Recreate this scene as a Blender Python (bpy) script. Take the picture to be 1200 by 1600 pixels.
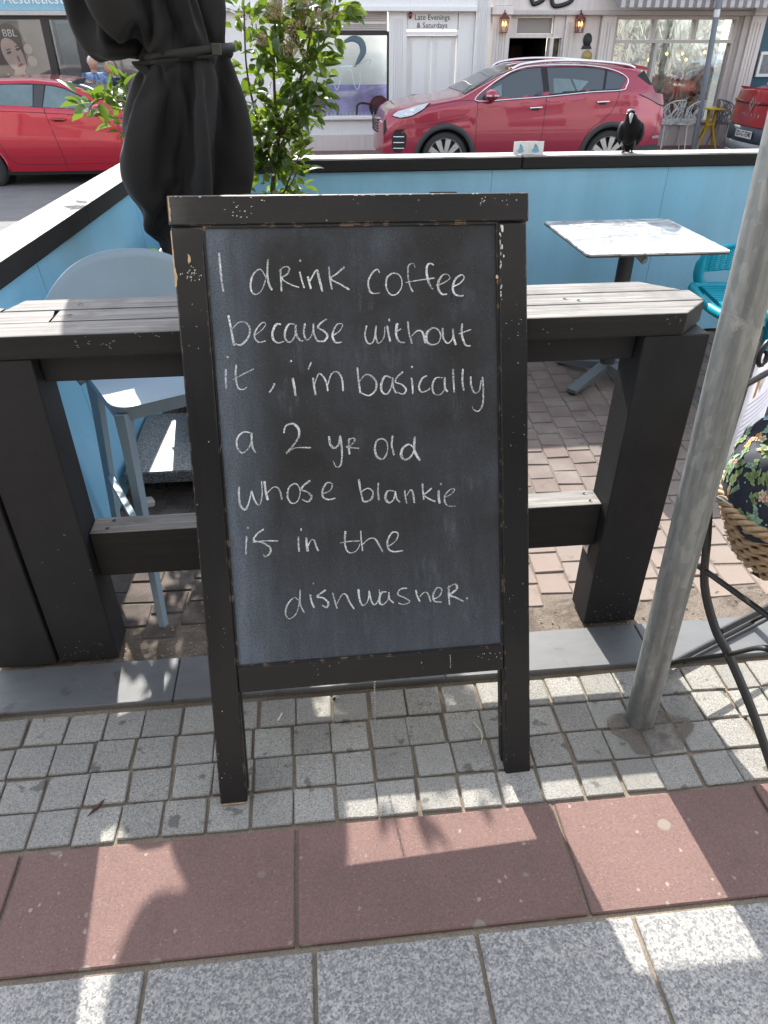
import bpy, bmesh, math, random
from mathutils import Vector, Matrix, noise
R = math.radians
PI = math.pi
random.seed(7)
sc = bpy.context.scene
for o in list(bpy.data.objects):
    bpy.data.objects.remove(o)
col = sc.collection

# ------------------------------------------------------------------ camera
cam_d = bpy.data.cameras.new("camera")
cam = bpy.data.objects.new("camera", cam_d)
col.objects.link(cam)
cam.location = (0, 0, 1.55)
cam_d.sensor_fit = 'VERTICAL'
cam_d.sensor_height = 32.0
cam_d.lens = 32.0 * 1106 / 1600
cam_d.clip_start = 0.02
cam_d.clip_end = 300
_p, _y = math.atan(750 / 1106), R(5.9)
fw = Vector((math.sin(_y) * math.cos(_p), math.cos(_y) * math.cos(_p), -math.sin(_p)))
cam.rotation_euler = fw.to_track_quat('-Z', 'Y').to_euler()
sc.camera = cam

# ------------------------------------------------------------------ light
SUN_EL, SUN_AZ = 36.9, -6.0
w = bpy.data.worlds.new("World")
sc.world = w
w.use_nodes = True
wn = w.node_tree
bg = wn.nodes['Background']
sky = wn.nodes.new('ShaderNodeTexSky')
sky.sky_type = 'NISHITA'
sky.sun_disc = False
sky.sun_elevation = R(SUN_EL)
sky.sun_rotation = R(SUN_AZ)
sky.air_density = 1.0
sky.dust_density = 1.2
hs = wn.nodes.new('ShaderNodeHueSaturation')
hs.inputs['Saturation'].default_value = .46
wn.links.new(sky.outputs[0], hs.inputs['Color'])
wn.links.new(hs.outputs[0], bg.inputs[0])
bg.inputs[1].default_value = 0.15
sd = bpy.data.lights.new("sun", 'SUN')
sd.energy = 3.0
sd.angle = R(0.53)
sd.color = (1.0, 0.95, 0.87)
so = bpy.data.objects.new("sun", sd)
col.objects.link(so)
_a, _e = R(SUN_AZ), R(SUN_EL)
to_sun = Vector((math.sin(_a) * math.cos(_e), math.cos(_a) * math.cos(_e), math.sin(_e)))
so.rotation_euler = (-to_sun).to_track_quat('-Z', 'Y').to_euler()
so.location = (0, 0, 10)
sc.view_settings.view_transform = 'Standard'
sc.view_settings.look = 'None'
sc.view_settings.exposure = 1.94
sc.view_settings.gamma = 1.0
sc.render.resolution_x = 768
sc.render.resolution_y = 1024

# ------------------------------------------------------------------ helpers
def tag(o, label=None, cat=None, group=None, kind=None):
    if label: o['label'] = label
    if cat: o['category'] = cat
    if group: o['group'] = group
    if kind: o['kind'] = kind
    return o

def thing(name, label, cat, loc=(0, 0, 0), rot=(0, 0, 0), group=None):
    o = bpy.data.objects.new(name, None)
    o.empty_display_size = 0.1
    o.location = loc
    o.rotation_euler = rot
    col.objects.link(o)
    return tag(o, label, cat, group)

def kids(o):
    return [c for c in bpy.data.objects if c.parent == o]

def copy_tree(o, parent=None):
    c = o.copy()
    col.objects.link(c)
    c.parent = parent
    for ch in kids(o):
        copy_tree(ch, c)
    return c

class MB:
    """collects shapes, then links them as one mesh object"""
    def __init__(self):
        self.v = []; self.f = []; self.s = []; self.m = []; self.mi = 0
    def add(self, vs, fs, smooth=False, M=None):
        n = len(self.v)
        if M is not None:
            vs = [M @ Vector(q) for q in vs]
        self.v += [tuple(q) for q in vs]
        for f in fs:
            self.f.append([i + n for i in f]); self.s.append(smooth); self.m.append(self.mi)
        return self
    def box(self, x0, x1, y0, y1, z0, z1, bev=0.0, M=None, seg=1):
        if x1 < x0: x0, x1 = x1, x0
        if y1 < y0: y0, y1 = y1, y0
        if z1 < z0: z0, z1 = z1, z0
        if bev <= 0:
            vs = [(x0, y0, z0), (x1, y0, z0), (x1, y1, z0), (x0, y1, z0), (x0, y0, z1), (x1, y0, z1), (x1, y1, z1), (x0, y1, z1)]
            fs = [(0, 3, 2, 1), (4, 5, 6, 7), (0, 1, 5, 4), (1, 2, 6, 5), (2, 3, 7, 6), (3, 0, 4, 7)]
            return self.add(vs, fs, False, M)
        bm = bmesh.new()
        bmesh.ops.create_cube(bm, size=1)
        for q in bm.verts:
            q.co = Vector((x0 + (q.co.x + .5) * (x1 - x0), y0 + (q.co.y + .5) * (y1 - y0), z0 + (q.co.z + .5) * (z1 - z0)))
        b = min(bev, .45 * min(x1 - x0, y1 - y0, z1 - z0))
        bmesh.ops.bevel(bm, geom=list(bm.edges), offset=b, segments=seg, profile=.5, affect='EDGES')
        return self.frombm(bm, False, M)
    def frombm(self, bm, smooth=False, M=None):
        bm.verts.index_update()
        vs = [q.co.copy() for q in bm.verts]
        fs = [[q.index for q in f.verts] for f in bm.faces]
        bm.free()
        return self.add(vs, fs, smooth, M)
    def prism(self, poly, axis, a, b, M=None, smooth=False):
        """poly of 2d points extruded along axis from a to b"""
        def P(p, t):
            return {'x': (t, p[0], p[1]), 'y': (p[0], t, p[1]), 'z': (p[0], p[1], t)}[axis]
        n = len(poly)
        vs = [P(p, a) for p in poly] + [P(p, b) for p in poly]
        fs = [list(range(n)), list(range(2 * n - 1, n - 1, -1))]
        fs += [(i, n + i, n + (i + 1) % n, (i + 1) % n) for i in range(n)]
        return self.add(vs, fs, smooth, M)
    def tube(self, pts, r, n=8, cap=True, flat=1.0, up=None, smooth=True, M=None):
        pts = [Vector(p) for p in pts]
        rs = r if isinstance(r, (list, tuple)) else [r] * len(pts)
        vs = []; fs = []
        u = None
        for i, p in enumerate(pts):
            t = (pts[min(i + 1, len(pts) - 1)] - pts[max(i - 1, 0)])
            if t.length < 1e-9: t = Vector((0, 0, 1))
            t.normalize()
            if u is None:
                a = Vector(up) if up else (Vector((0, 0, 1)) if abs(t.z) < .9 else Vector((1, 0, 0)))
                u = (a - t * a.dot(t)).normalized()
            else:
                u = (u - t * u.dot(t))
                u = u.normalized() if u.length > 1e-6 else Vector((1, 0, 0))
            w_ = t.cross(u)
            for k in range(n):
                an = 2 * PI * (k + .5) / n
                vs.append(p + u * math.cos(an) * rs[i] + w_ * math.sin(an) * rs[i] * flat)
        for i in range(len(pts) - 1):
            for k in range(n):
                fs.append((i * n + k, i * n + (k + 1) % n, (i + 1) * n + (k + 1) % n, (i + 1) * n + k))
        self.add(vs, fs, smooth, M)
        if cap:
            m = len(pts) - 1
            self.add([vs[k] for k in range(n)], [list(range(n - 1, -1, -1))], False, M)
            self.add([vs[m * n + k] for k in range(n)], [list(range(n))], False, M)
        return self
    def lathe(self, prof, c=(0, 0, 0), n=24, axis='z', smooth=True, M=None, a0=0, a1=2 * PI):
        vs = []; fs = []
        full = abs(a1 - a0 - 2 * PI) < 1e-6
        k_ = n if full else n + 1
        for (r_, h) in prof:
            for k in range(k_):
                an = a0 + (a1 - a0) * k / n
                x, y = r_ * math.cos(an), r_ * math.sin(an)
                if axis == 'z': q = (c[0] + x, c[1] + y, c[2] + h)
                elif axis == 'y': q = (c[0] + x, c[1] + h, c[2] + y)
                else: q = (c[0] + h, c[1] + x, c[2] + y)
                vs.append(q)
        for i in range(len(prof) - 1):
            for k in range(n):
                kk = (k + 1) % k_
                fs.append((i * k_ + k, i * k_ + kk, (i + 1) * k_ + kk, (i + 1) * k_ + k))
        return self.add(vs, fs, smooth, M)
    def ball(self, c, r, n=10, M=None):
        rr = r if isinstance(r, (tuple, list)) else (r, r, r)
        vs = []; fs = []
        for i in range(n + 1):
            th = PI * i / n
            for k in range(n):
                ph = 2 * PI * k / n
                vs.append((c[0] + rr[0] * math.sin(th) * math.cos(ph), c[1] + rr[1] * math.sin(th) * math.sin(ph), c[2] + rr[2] * math.cos(th)))
        for i in range(n):
            for k in range(n):
                fs.append((i * n + k, (i + 1) * n + k, (i + 1) * n + (k + 1) % n, i * n + (k + 1) % n))
        return self.add(vs, fs, True, M)
    def grid(self, nu, nv, fn, smooth=True, M=None):
        vs = [fn(i / nu, j / nv) for i in range(nu + 1) for j in range(nv + 1)]
        fs = [(i * (nv + 1) + j, (i + 1) * (nv + 1) + j, (i + 1) * (nv + 1) + j + 1, i * (nv + 1) + j + 1) for i in range(nu) for j in range(nv)]
        return self.add(vs, fs, smooth, M)
    def mesh(self, name, mats, off=(0, 0, 0)):
        me = bpy.data.meshes.new(name)
        ox, oy, oz = off
        me.from_pydata([(q[0] - ox, q[1] - oy, q[2] - oz) for q in self.v], [], self.f)
        me.polygons.foreach_set('use_smooth', self.s)
        me.polygons.foreach_set('material_index', self.m)
        for m in (mats if isinstance(mats, (list, tuple)) else [mats]):
            me.materials.append(m)
        me.update()
        return me
    def build(self, name, mats, parent=None, local=False, **tg):
        """coordinates are world ones unless local=True (then in the parent's frame)"""
        off = Vector((0, 0, 0))
        if parent is not None and not local:
            q = parent
            while q is not None:
                off += q.location; q = q.parent
        me = self.mesh(name, mats, off)
        o = bpy.data.objects.new(name, me)
        col.objects.link(o)
        if parent is not None: o.parent = parent
        tag(o, **tg)
        return o

def solid(o, t, off=0):
    m = o.modifiers.new('thick', 'SOLIDIFY'); m.thickness = t; m.offset = off
    return o

def smooth_pts(pts, n=6):
    P = [Vector(p) for p in pts]
    if len(P) < 3: 
        return [P[0].lerp(P[-1], i / n) for i in range(n + 1)]
    out = []
    for i in range(len(P) - 1):
        p0, p1, p2, p3 = P[max(i - 1, 0)], P[i], P[i + 1], P[min(i + 2, len(P) - 1)]
        for k in range(n):
            t = k / n
            out.append(.5 * ((2 * p1) + (p2 - p0) * t + (2 * p0 - 5 * p1 + 4 * p2 - p3) * t * t + (3 * p1 - p0 - 3 * p2 + p3) * t ** 3))
    out.append(P[-1])
    return out

def text_obj(name, body, size, mat, M, parent=None, depth=.001, sx=1.0, font=None, align='CENTER'):
    cu = bpy.data.curves.new(name, 'FONT')
    cu.body = body; cu.size = size; cu.extrude = depth; cu.align_x = align; cu.align_y = 'CENTER'
    cu.resolution_u = 3
    t = bpy.data.objects.new(name, cu)
    col.objects.link(t)
    bpy.context.view_layer.update()
    me = bpy.data.meshes.new_from_object(t)
    bpy.data.objects.remove(t)
    me.transform(M @ Matrix.Diagonal((sx, 1, 1, 1)))
    me.materials.clear(); me.materials.append(mat)
    o = bpy.data.objects.new(name, me)
    if parent is not None:
        off = Vector((0, 0, 0)); q = parent
        while q is not None:
            off += q.location; q = q.parent
        me.transform(Matrix.Translation(-off))
        o.parent = parent
    col.objects.link(o)
    return o

# ------------------------------------------------------------------ materials
class NT:
    def __init__(self, name):
        self.mat = bpy.data.materials.new(name)
        self.mat.use_nodes = True
        self.t = self.mat.node_tree
        self.b = self.t.nodes['Principled BSDF']
        self.out = self.t.nodes['Material Output']
    def n(self, typ, **kw):
        q = self.t.nodes.new(typ)
        for k, v_ in kw.items():
            if hasattr(q, k): setattr(q, k, v_)
            else: q.inputs[k].default_value = v_
        return q
    def l(self, a, b): self.t.links.new(a, b)
    def coord(self, kind='Object', scale=(1, 1, 1), rot=(0, 0, 0)):
        if kind == 'World':
            g_ = self.n('ShaderNodeNewGeometry'); src = g_.outputs['Position']
        else:
            c_ = self.n('ShaderNodeTexCoord'); src = c_.outputs[kind]
        m_ = self.n('ShaderNodeMapping'); m_.inputs['Scale'].default_value = scale
        m_.inputs['Rotation'].default_value = rot
        self.l(src, m_.inputs[0])
        return m_.outputs[0]
    def noise(self, co, scale, detail=4, rough=.55, dist=0):
        q = self.n('ShaderNodeTexNoise'); q.inputs['Scale'].default_value = scale
        q.inputs['Detail'].default_value = detail; q.inputs['Roughness'].default_value = rough
        q.inputs['Distortion'].default_value = dist
        self.l(co, q.inputs['Vector'])
        return q.outputs['Fac']
    def vor(self, co, scale, feature='F1', out='Distance', rnd=1):
        q = self.n('ShaderNodeTexVoronoi'); q.feature = feature
        q.inputs['Scale'].default_value = scale; q.inputs['Randomness'].default_value = rnd
        self.l(co, q.inputs['Vector'])
        return q.outputs[out]
    def ramp(self, fac, stops, interp='LINEAR'):
        q = self.n('ShaderNodeValToRGB'); q.color_ramp.interpolation = interp
        e = q.color_ramp.elements
        while len(e) < len(stops): e.new(.5)
        for i, (p_, c_) in enumerate(stops):
            e[i].position = p_
            e[i].color = (c_, c_, c_, 1) if isinstance(c_, (int, float)) else (*c_, 1)
        self.l(fac, q.inputs[0])
        return q.outputs[0]
    def mix(self, fac, a, b, mode='MIX'):
        q = self.n('ShaderNodeMix'); q.data_type = 'RGBA'; q.blend_type = mode
        for s_, x in ((0, fac), (6, a), (7, b)):
            if isinstance(x, (int, float)): q.inputs[s_].default_value = x if s_ == 0 else (x, x, x, 1)
            elif isinstance(x, tuple): q.inputs[s_].default_value = (*x, 1)
            else: self.l(x, q.inputs[s_])
        return q.outputs[2]
    def math(self, op, a, b=0.0, clamp=False):
        q = self.n('ShaderNodeMath'); q.operation = op; q.use_clamp = clamp
        for s_, x in ((0, a), (1, b)):
            if isinstance(x, (int, float)): q.inputs[s_].default_value = x
            else: self.l(x, q.inputs[s_])
        return q.outputs[0]
    def rnd(self):
        return self.n('ShaderNodeObjectInfo').outputs['Random']
    def col(self, c):
        if isinstance(c, tuple): self.b.inputs['Base Color'].default_value = (*c, 1)
        else: self.l(c, self.b.inputs['Base Color'])
    def rough(self, r):
        if isinstance(r, (int, float)): self.b.inputs['Roughness'].default_value = r
        else: self.l(r, self.b.inputs['Roughness'])
    def bump(self, h, s=.3, d=.001):
        q = self.n('ShaderNodeBump'); q.inputs['Strength'].default_value = s; q.inputs['Distance'].default_value = d
        self.l(h, q.inputs['Height']); self.l(q.outputs[0], self.b.inputs['Normal'])
    def edge(self, r=.003):
        """wear mask on sharp edges"""
        bv = self.n('ShaderNodeBevel'); bv.samples = 4; bv.inputs['Radius'].default_value = r
        g_ = self.n('ShaderNodeNewGeometry')
        d = self.n('ShaderNodeVectorMath'); d.operation = 'DOT_PRODUCT'
        self.l(bv.outputs[0], d.inputs[0]); self.l(g_.outputs['Normal'], d.inputs[1])
        return self.ramp(d.outputs['Value'], [(.80, 1.0), (.97, 0.0)])

def plain(name, c, rough=.5, metal=0.0, var=.12, scale=30, bump=.1, spec=.5, coat=0, kind='Object'):
    m = NT(name)
    co = m.coord(kind)
    nz = m.noise(co, scale, 5)
    k = m.ramp(nz, [(.25, 1 - var), (.75, 1 + var)])
    cc = m.mix(1.0, c, k, 'MULTIPLY')
    m.col(cc)
    m.rough(m.math('ADD', rough - .08, m.math('MULTIPLY', nz, .16)))
    m.b.inputs['Metallic'].default_value = metal
    m.b.inputs['Specular IOR Level'].default_value = spec
    m.b.inputs['Coat Weight'].default_value = coat
    if bump: m.bump(nz, bump, .002)
    return m.mat

def granite(name, base, dark, light, sc_=260, warm=(.9, .88, .84), stain=.5, coarse=1.0):
    m = NT(name)
    co = m.coord('World')
    r_ = m.rnd()
    a = m.vor(co, sc_, 'F1', 'Color')
    sep = m.n('ShaderNodeSeparateColor'); m.l(a, sep.inputs[0])
    c1 = m.ramp(sep.outputs[0], [(.0, dark), (.18, dark), (.32, base), (.72, base), (.9, light)])
    b = m.noise(co, sc_ * .35, 4, .7)
    c2 = m.mix(m.ramp(b, [(.35, 0.0), (.7, .6 * coarse)]), c1, tuple(x * .6 for x in base))
    big = m.noise(co, 3.3, 5, .6)
    c3 = m.mix(m.ramp(big, [(.3, stain), (.62, 0.0)]), c2, tuple(x * .62 for x in base))
    spots = m.noise(co, 17, 3, .5)
    c4 = m.mix(m.ramp(spots, [(.635, 0.0), (.68, .75)]), c3, tuple(x * .28 for x in base))
    br = m.ramp(r_, [(0, .84), (1, 1.10)])
    m.col(m.mix(1.0, c4, br, 'MULTIPLY'))
    m.rough(.82)
    m.b.inputs['Specular IOR Level'].default_value = .3
    h = m.math('ADD', m.noise(co, sc_ * .6, 3), m.math('MULTIPLY', big, .5))
    m.bump(h, .35, .002)
    return m.mat

M = {}
M['sett'] = granite('sett_granite', (.325, .315, .288), (.15, .145, .135), (.42, .405, .37), 460, stain=.7)
def mk_flag():
    m = NT('slab_granite')
    co = m.coord('World')
    vv = m.vor(co, 240, 'F1', 'Color'); sv = m.n('ShaderNodeSeparateColor'); m.l(vv, sv.inputs[0])
    a = m.math('ADD', m.math('MULTIPLY', m.noise(co, 190, 4, .8), .72), m.math('MULTIPLY', sv.outputs[0], .28)); b = m.noise(co, 75, 4, .7, .3); d = m.noise(co, 420, 2, .5)
    c = m.ramp(a, [(.34, (.12, .12, .125)), (.43, (.225, .22, .21)), (.52, (.325, .315, .295)), (.66, (.45, .43, .395))])
    c = m.mix(m.ramp(b, [(.40, .55), (.52, 0.0)]), c, (.12, .125, .14))
    c = m.mix(m.ramp(b, [(.56, 0.0), (.68, .5)]), c, (.46, .41, .37))
    c = m.mix(m.ramp(d, [(.66, 0.0), (.72, .7)]), c, (.04, .042, .048))
    big = m.noise(co, 3.1, 5, .6)
    c = m.mix(m.ramp(big, [(.3, .28), (.6, 0.0)]), c, (.17, .165, .155))
    m.col(m.mix(1.0, c, m.ramp(m.rnd(), [(0, .92), (1, 1.08)]), 'MULTIPLY'))
    m.rough(.72); m.b.inputs['Specular IOR Level'].default_value = .35
    m.bump(a, .25, .0012)
    return m.mat
M['granite'] = mk_flag()

def mk_red():
    m = NT('red_terrazzo')
    co = m.coord('World')
    n1 = m.noise(co, 5, 6, .65)
    n2 = m.noise(co, 160, 4, .7)
    c = m.mix(n1, (.16, .098, .087), (.27, .168, .145))
    c = m.mix(m.ramp(n2, [(.35, .45), (.65, 0.0)]), c, (.10, .05, .047))
    wco = m.coord('World', (1, 1.3, 1), (0, 0, .7)); v1 = m.math('ADD', m.vor(wco, 150, 'F1', 'Distance'), m.math('MULTIPLY', m.noise(co, 400, 2), .35)); vc = m.vor(wco, 150, 'F1', 'Color')
    sp = m.n('ShaderNodeSeparateColor'); m.l(vc, sp.inputs[0])
    fl = m.math('MULTIPLY', m.ramp(v1, [(.30, 1.0), (.50, 0.0)]), m.ramp(sp.outputs[0], [(.86, 0.0), (1.0, .8)]))
    c = m.mix(fl, c, (.40, .30, .27))
    c = m.mix(m.ramp(m.noise(co, 700, 2, .5), [(.62, 0.0), (.72, .6)]), c, (.38, .27, .24))
    v2 = m.vor(co, 11, 'F1', 'Distance'); vc2 = m.vor(co, 11, 'F1', 'Color')
    sp2 = m.n('ShaderNodeSeparateColor'); m.l(vc2, sp2.inputs[0])
    v2n = m.math('ADD', v2, m.math('MULTIPLY', m.noise(co, 60, 3), .12))
    gum = m.math('MULTIPLY', m.ramp(v2n, [(.20, 1.0), (.235, 0.0)]), m.ramp(sp2.outputs[1], [(.58, 0.0), (.64, .75)]))
    c = m.mix(gum, c, (.27, .25, .20))
    v3 = m.vor(m.coord('World', (1.2, 1, 1), (0, 0, 1.1)), 34, 'F1', 'Distance'); v3c = m.vor(m.coord('World', (1.2, 1, 1), (0, 0, 1.1)), 34, 'F1', 'Color'); sp3 = m.n('ShaderNodeSeparateColor'); m.l(v3c, sp3.inputs[0])
    c = m.mix(m.math('MULTIPLY', m.ramp(m.math('ADD', v3, m.math('MULTIPLY', m.noise(co, 150, 2), .3)), [(.26, 1.0), (.34, 0.0)]), m.ramp(sp3.outputs[0], [(.82, 0.0), (.9, .75)])), c, (.40, .33, .28))
    c = m.mix(m.ramp(m.noise(co, 13, 5, .7), [(.58, 0.0), (.75, .45)]), c, (.10, .075, .08))
    m.col(c); m.rough(.78); m.b.inputs['Specular IOR Level'].default_value = .35
    m.bump(m.noise(co, 330, 4, .8), .8, .003)
    return m.mat
M['red'] = mk_red()

def mk_sand(name, c, sc_=300, dirt=.5):
    m = NT(name)
    co = m.coord('World')
    n1 = m.noise(co, sc_, 3, .8); n2 = m.noise(co, 6, 5)
    cc = m.mix(m.ramp(n1, [(.3, 0.0), (.7, 1.0)]), tuple(x * .5 for x in c), tuple(min(x * 1.35, .8) for x in c))
    cc = m.mix(m.ramp(n2, [(.35, dirt), (.6, 0.0)]), cc, tuple(x * .35 for x in c))
    m.col(cc); m.rough(.95); m.b.inputs['Specular IOR Level'].default_value = .15
    m.bump(n1, .7, .003)
    return m.mat
M['mortar'] = mk_sand('mortar', (.27, .225, .17))
M['grit'] = mk_sand('gritty_bedding', (.17, .14, .115), 160, .85)
M['joint_sand'] = mk_sand('joint_sand', (.185, .155, .13), 300, .15)

def mk_paver():
    m = NT('clay_paver')
    co = m.coord('World')
    r_ = m.rnd()
    c = m.ramp(r_, [(0, (.13, .103, .093)), (.35, (.16, .122, .109)), (.7, (.158, .134, .121)), (1, (.195, .143, .127))])
    n1 = m.noise(co, 300, 3, .8)
    c = m.mix(m.ramp(n1, [(.35, .5), (.65, 0.0)]), c, (.09, .07, .062))
    c = m.mix(m.ramp(n1, [(.6, 0.0), (.75, .5)]), c, (.42, .37, .32))
    n2 = m.noise(co, 5, 5)
    c = m.mix(m.ramp(n2, [(.42, 0.0), (.7, .6)]), c, (.23, .205, .18))
    sy_ = m.n('ShaderNodeSeparateXYZ'); m.l(co, sy_.inputs[0])
    dust = m.math('MULTIPLY', m.math('SUBTRACT', 2.75, m.math('ADD', sy_.outputs[1], m.math('MULTIPLY', n2, .6))), 1.2, True)
    side = m.math('MULTIPLY', m.math('ADD', sy_.outputs[0], .1), 4.0, True)
    c = m.mix(m.math('MULTIPLY', m.math('MULTIPLY', dust, side), .6), c, (.30, .24, .20))
    damp = m.math('MULTIPLY', m.math('SUBTRACT', 1.0, side), m.ramp(m.noise(co, 9, 4), [(.38, .8), (.6, .2)]))
    c = m.mix(damp, c, (.05, .042, .036))
    n3 = m.noise(co, 9, 4)
    c = m.mix(m.ramp(n3, [(.6, 0.0), (.75, .8)]), c, (.075, .065, .06))
    m.col(c); m.rough(.88); m.b.inputs['Specular IOR Level'].default_value = .25
    m.bump(m.math('ADD', n1, n2), .5, .002)
    return m.mat
M['paver'] = mk_paver()

def mk_slate():
    m = NT('slate_kerb')
    co = m.coord('World')
    n1 = m.noise(m.coord('World', (1, 3, 1)), 9, 6, .6); n2 = m.noise(co, 14, 3, .5)
    c = m.mix(n1, (.085, .09, .096), (.135, .14, .145))
    c = m.mix(m.ramp(n2, [(.62, 0.0), (.70, .55)]), c, (.05, .046, .042))
    c = m.mix(m.ramp(m.noise(co, 90, 2), [(.74, 0.0), (.78, .7)]), c, (.35, .34, .32))
    m.col(c); m.rough(.62); m.bump(n1, .2, .002)
    return m.mat
M['slate'] = mk_slate()

def mk_asphalt():
    m = NT('asphalt')
    co = m.coord('World')
    n1 = m.noise(co, 120, 2, .8); n2 = m.noise(m.coord('World', (1, 1.5, 1)), 2.2, 4)
    c = m.mix(m.ramp(n1, [(.35, 0.0), (.7, 1.0)]), (.085, .085, .086), (.25, .245, .235))
    c = m.mix(m.ramp(n2, [(.35, .4), (.65, 0.0)]), c, (.09, .09, .09))
    m.col(c); m.rough(.9); m.bump(n1, .8, .006)
    return m.mat
M['asphalt'] = mk_asphalt()
M['far_paving'] = plain('far_paving', (.20, .125, .11), .85, var=.25, scale=20, kind='World')
M['kerb_stone'] = plain('kerb_stone', (.33, .32, .30), .8, kind='World')

def mk_black(name, c=(.0062, .0062, .0070), chip=.45, axis='x', rough=.40, chips=True, grain=.5, raw=(.42, .27, .16), big=.0):
    m = NT(name)
    s_ = {'x': (1.6, 30, 30), 'z': (30, 30, 1.6), 'y': (30, 1.6, 30)}[axis]
    g_ = m.noise(m.coord('Object', s_), 3.0, 6, .65)
    co = m.coord('Object')
    n2 = m.noise(co, 7, 4)
    base = m.mix(g_, tuple(x * .75 for x in c), tuple(x * 1.5 for x in c))
    base = m.mix(m.ramp(n2, [(.45, 0.0), (.75, .5)]), base, tuple(x * 1.9 for x in c))
    if chips:
        e = m.edge(.0035)
        msk = m.math('MULTIPLY', e, m.ramp(m.noise(co, 38, 4, .6), [(.5 + .1 * (1 - chip), 0.0), (.57 + .1 * (1 - chip), 1.0)]))
        base = m.mix(msk, base, raw)
        f = m.math('MULTIPLY', m.ramp(m.noise(co, 150, 2, .5), [(.71, 0.0), (.735, 1.0)]), m.ramp(m.noise(co, 6, 3), [(.52, 0.0), (.62, 1.0)]))
        base = m.mix(f, base, (.55, .53, .50))
    if big:
        wv = m.ramp(m.noise(m.coord('Object', s_), 2, 6, .7), [(.56 - big * .2, 0.0), (.8 - big * .2, 1.0)])
        base = m.mix(wv, base, (.30, .28, .26))
    m.col(base)
    m.rough(m.math('ADD', rough - .08, m.math('MULTIPLY', g_, .22)))
    m.b.inputs['Specular IOR Level'].default_value = .26
    m.bump(g_, grain, .0015)
    return m.mat
def _coat(m_):
    b_ = m_.node_tree.nodes['Principled BSDF']; b_.inputs['Coat Weight'].default_value = .12; b_.inputs['Coat Roughness'].default_value = .12
    return m_
M['frame_x'] = mk_black('painted_frame_across', axis='x')
M['frame_z'] = mk_black('painted_frame_upright', axis='z')
_coat(M['frame_x']); _coat(M['frame_z'])
M['bar_x'] = mk_black('bar_paint_across', (.0150, .0152, .0170), .2, 'x', .62, False, .25)
M['bar_z'] = mk_black('bar_paint_upright', (.0150, .0152, .0170), .2, 'z', .62, False, .25)
M['cap_front'] = mk_black('cap_paint', (.012, .012, .012), .2, 'x', .6, False, .3)

def mk_weathered(name, axis='x', tone=1.0):
    m = NT(name)
    s_ = {'x': (1.2, 22, 22), 'y': (22, 1.2, 22)}[axis]
    co = m.coord('Object', s_)
    g_ = m.noise(co, 3.2, 7, .7, .4)
    c = m.ramp(g_, [(.25, (.07 * tone, .066 * tone, .062 * tone)), (.45, (.21 * tone, .2 * tone, .19 * tone)), (.62, (.34 * tone, .325 * tone, .305 * tone)), (.85, (.5 * tone, .475 * tone, .44 * tone))])
    n2 = m.noise(m.coord('Object'), 5, 5, .65)
    c = m.mix(m.ramp(n2, [(.5, 0.0), (.68, .75)]), c, (.085, .08, .078))
    n3 = m.noise(m.coord('Object', (3, 9, 9)), 6, 3)
    c = m.mix(m.ramp(n3, [(.68, 0.0), (.76, .5)]), c, (.30, .21, .15))
    # the outward side faces keep their black paint
    gn = m.n('ShaderNodeNewGeometry'); sx_ = m.n('ShaderNodeSeparateXYZ'); m.l(gn.outputs['Normal'], sx_.inputs[0])
    top = m.ramp(m.math('ADD', sx_.outputs['Z'], m.math('MULTIPLY', m.math('SUBTRACT', g_, .5), .6)), [(.45, 0.0), (.75, 1.0)])
    dark = m.mix(g_, (.007, .007, .0078), (.026, .025, .0245))
    m.col(m.mix(top, dark, c)); m.rough(.75); m.b.inputs['Specular IOR Level'].default_value = .3
    m.bump(g_, .6, .002)
    return m.mat
M['plank'] = mk_weathered('weathered_plank', 'x', .64)
M['rail_top'] = mk_weathered('faded_rail', 'x', .75)
M['cap_x'] = mk_weathered('weathered_cap_along', 'x', 1.15)
M['cap_y'] = mk_weathered('weathered_cap_deep', 'y', 1.15)

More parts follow.
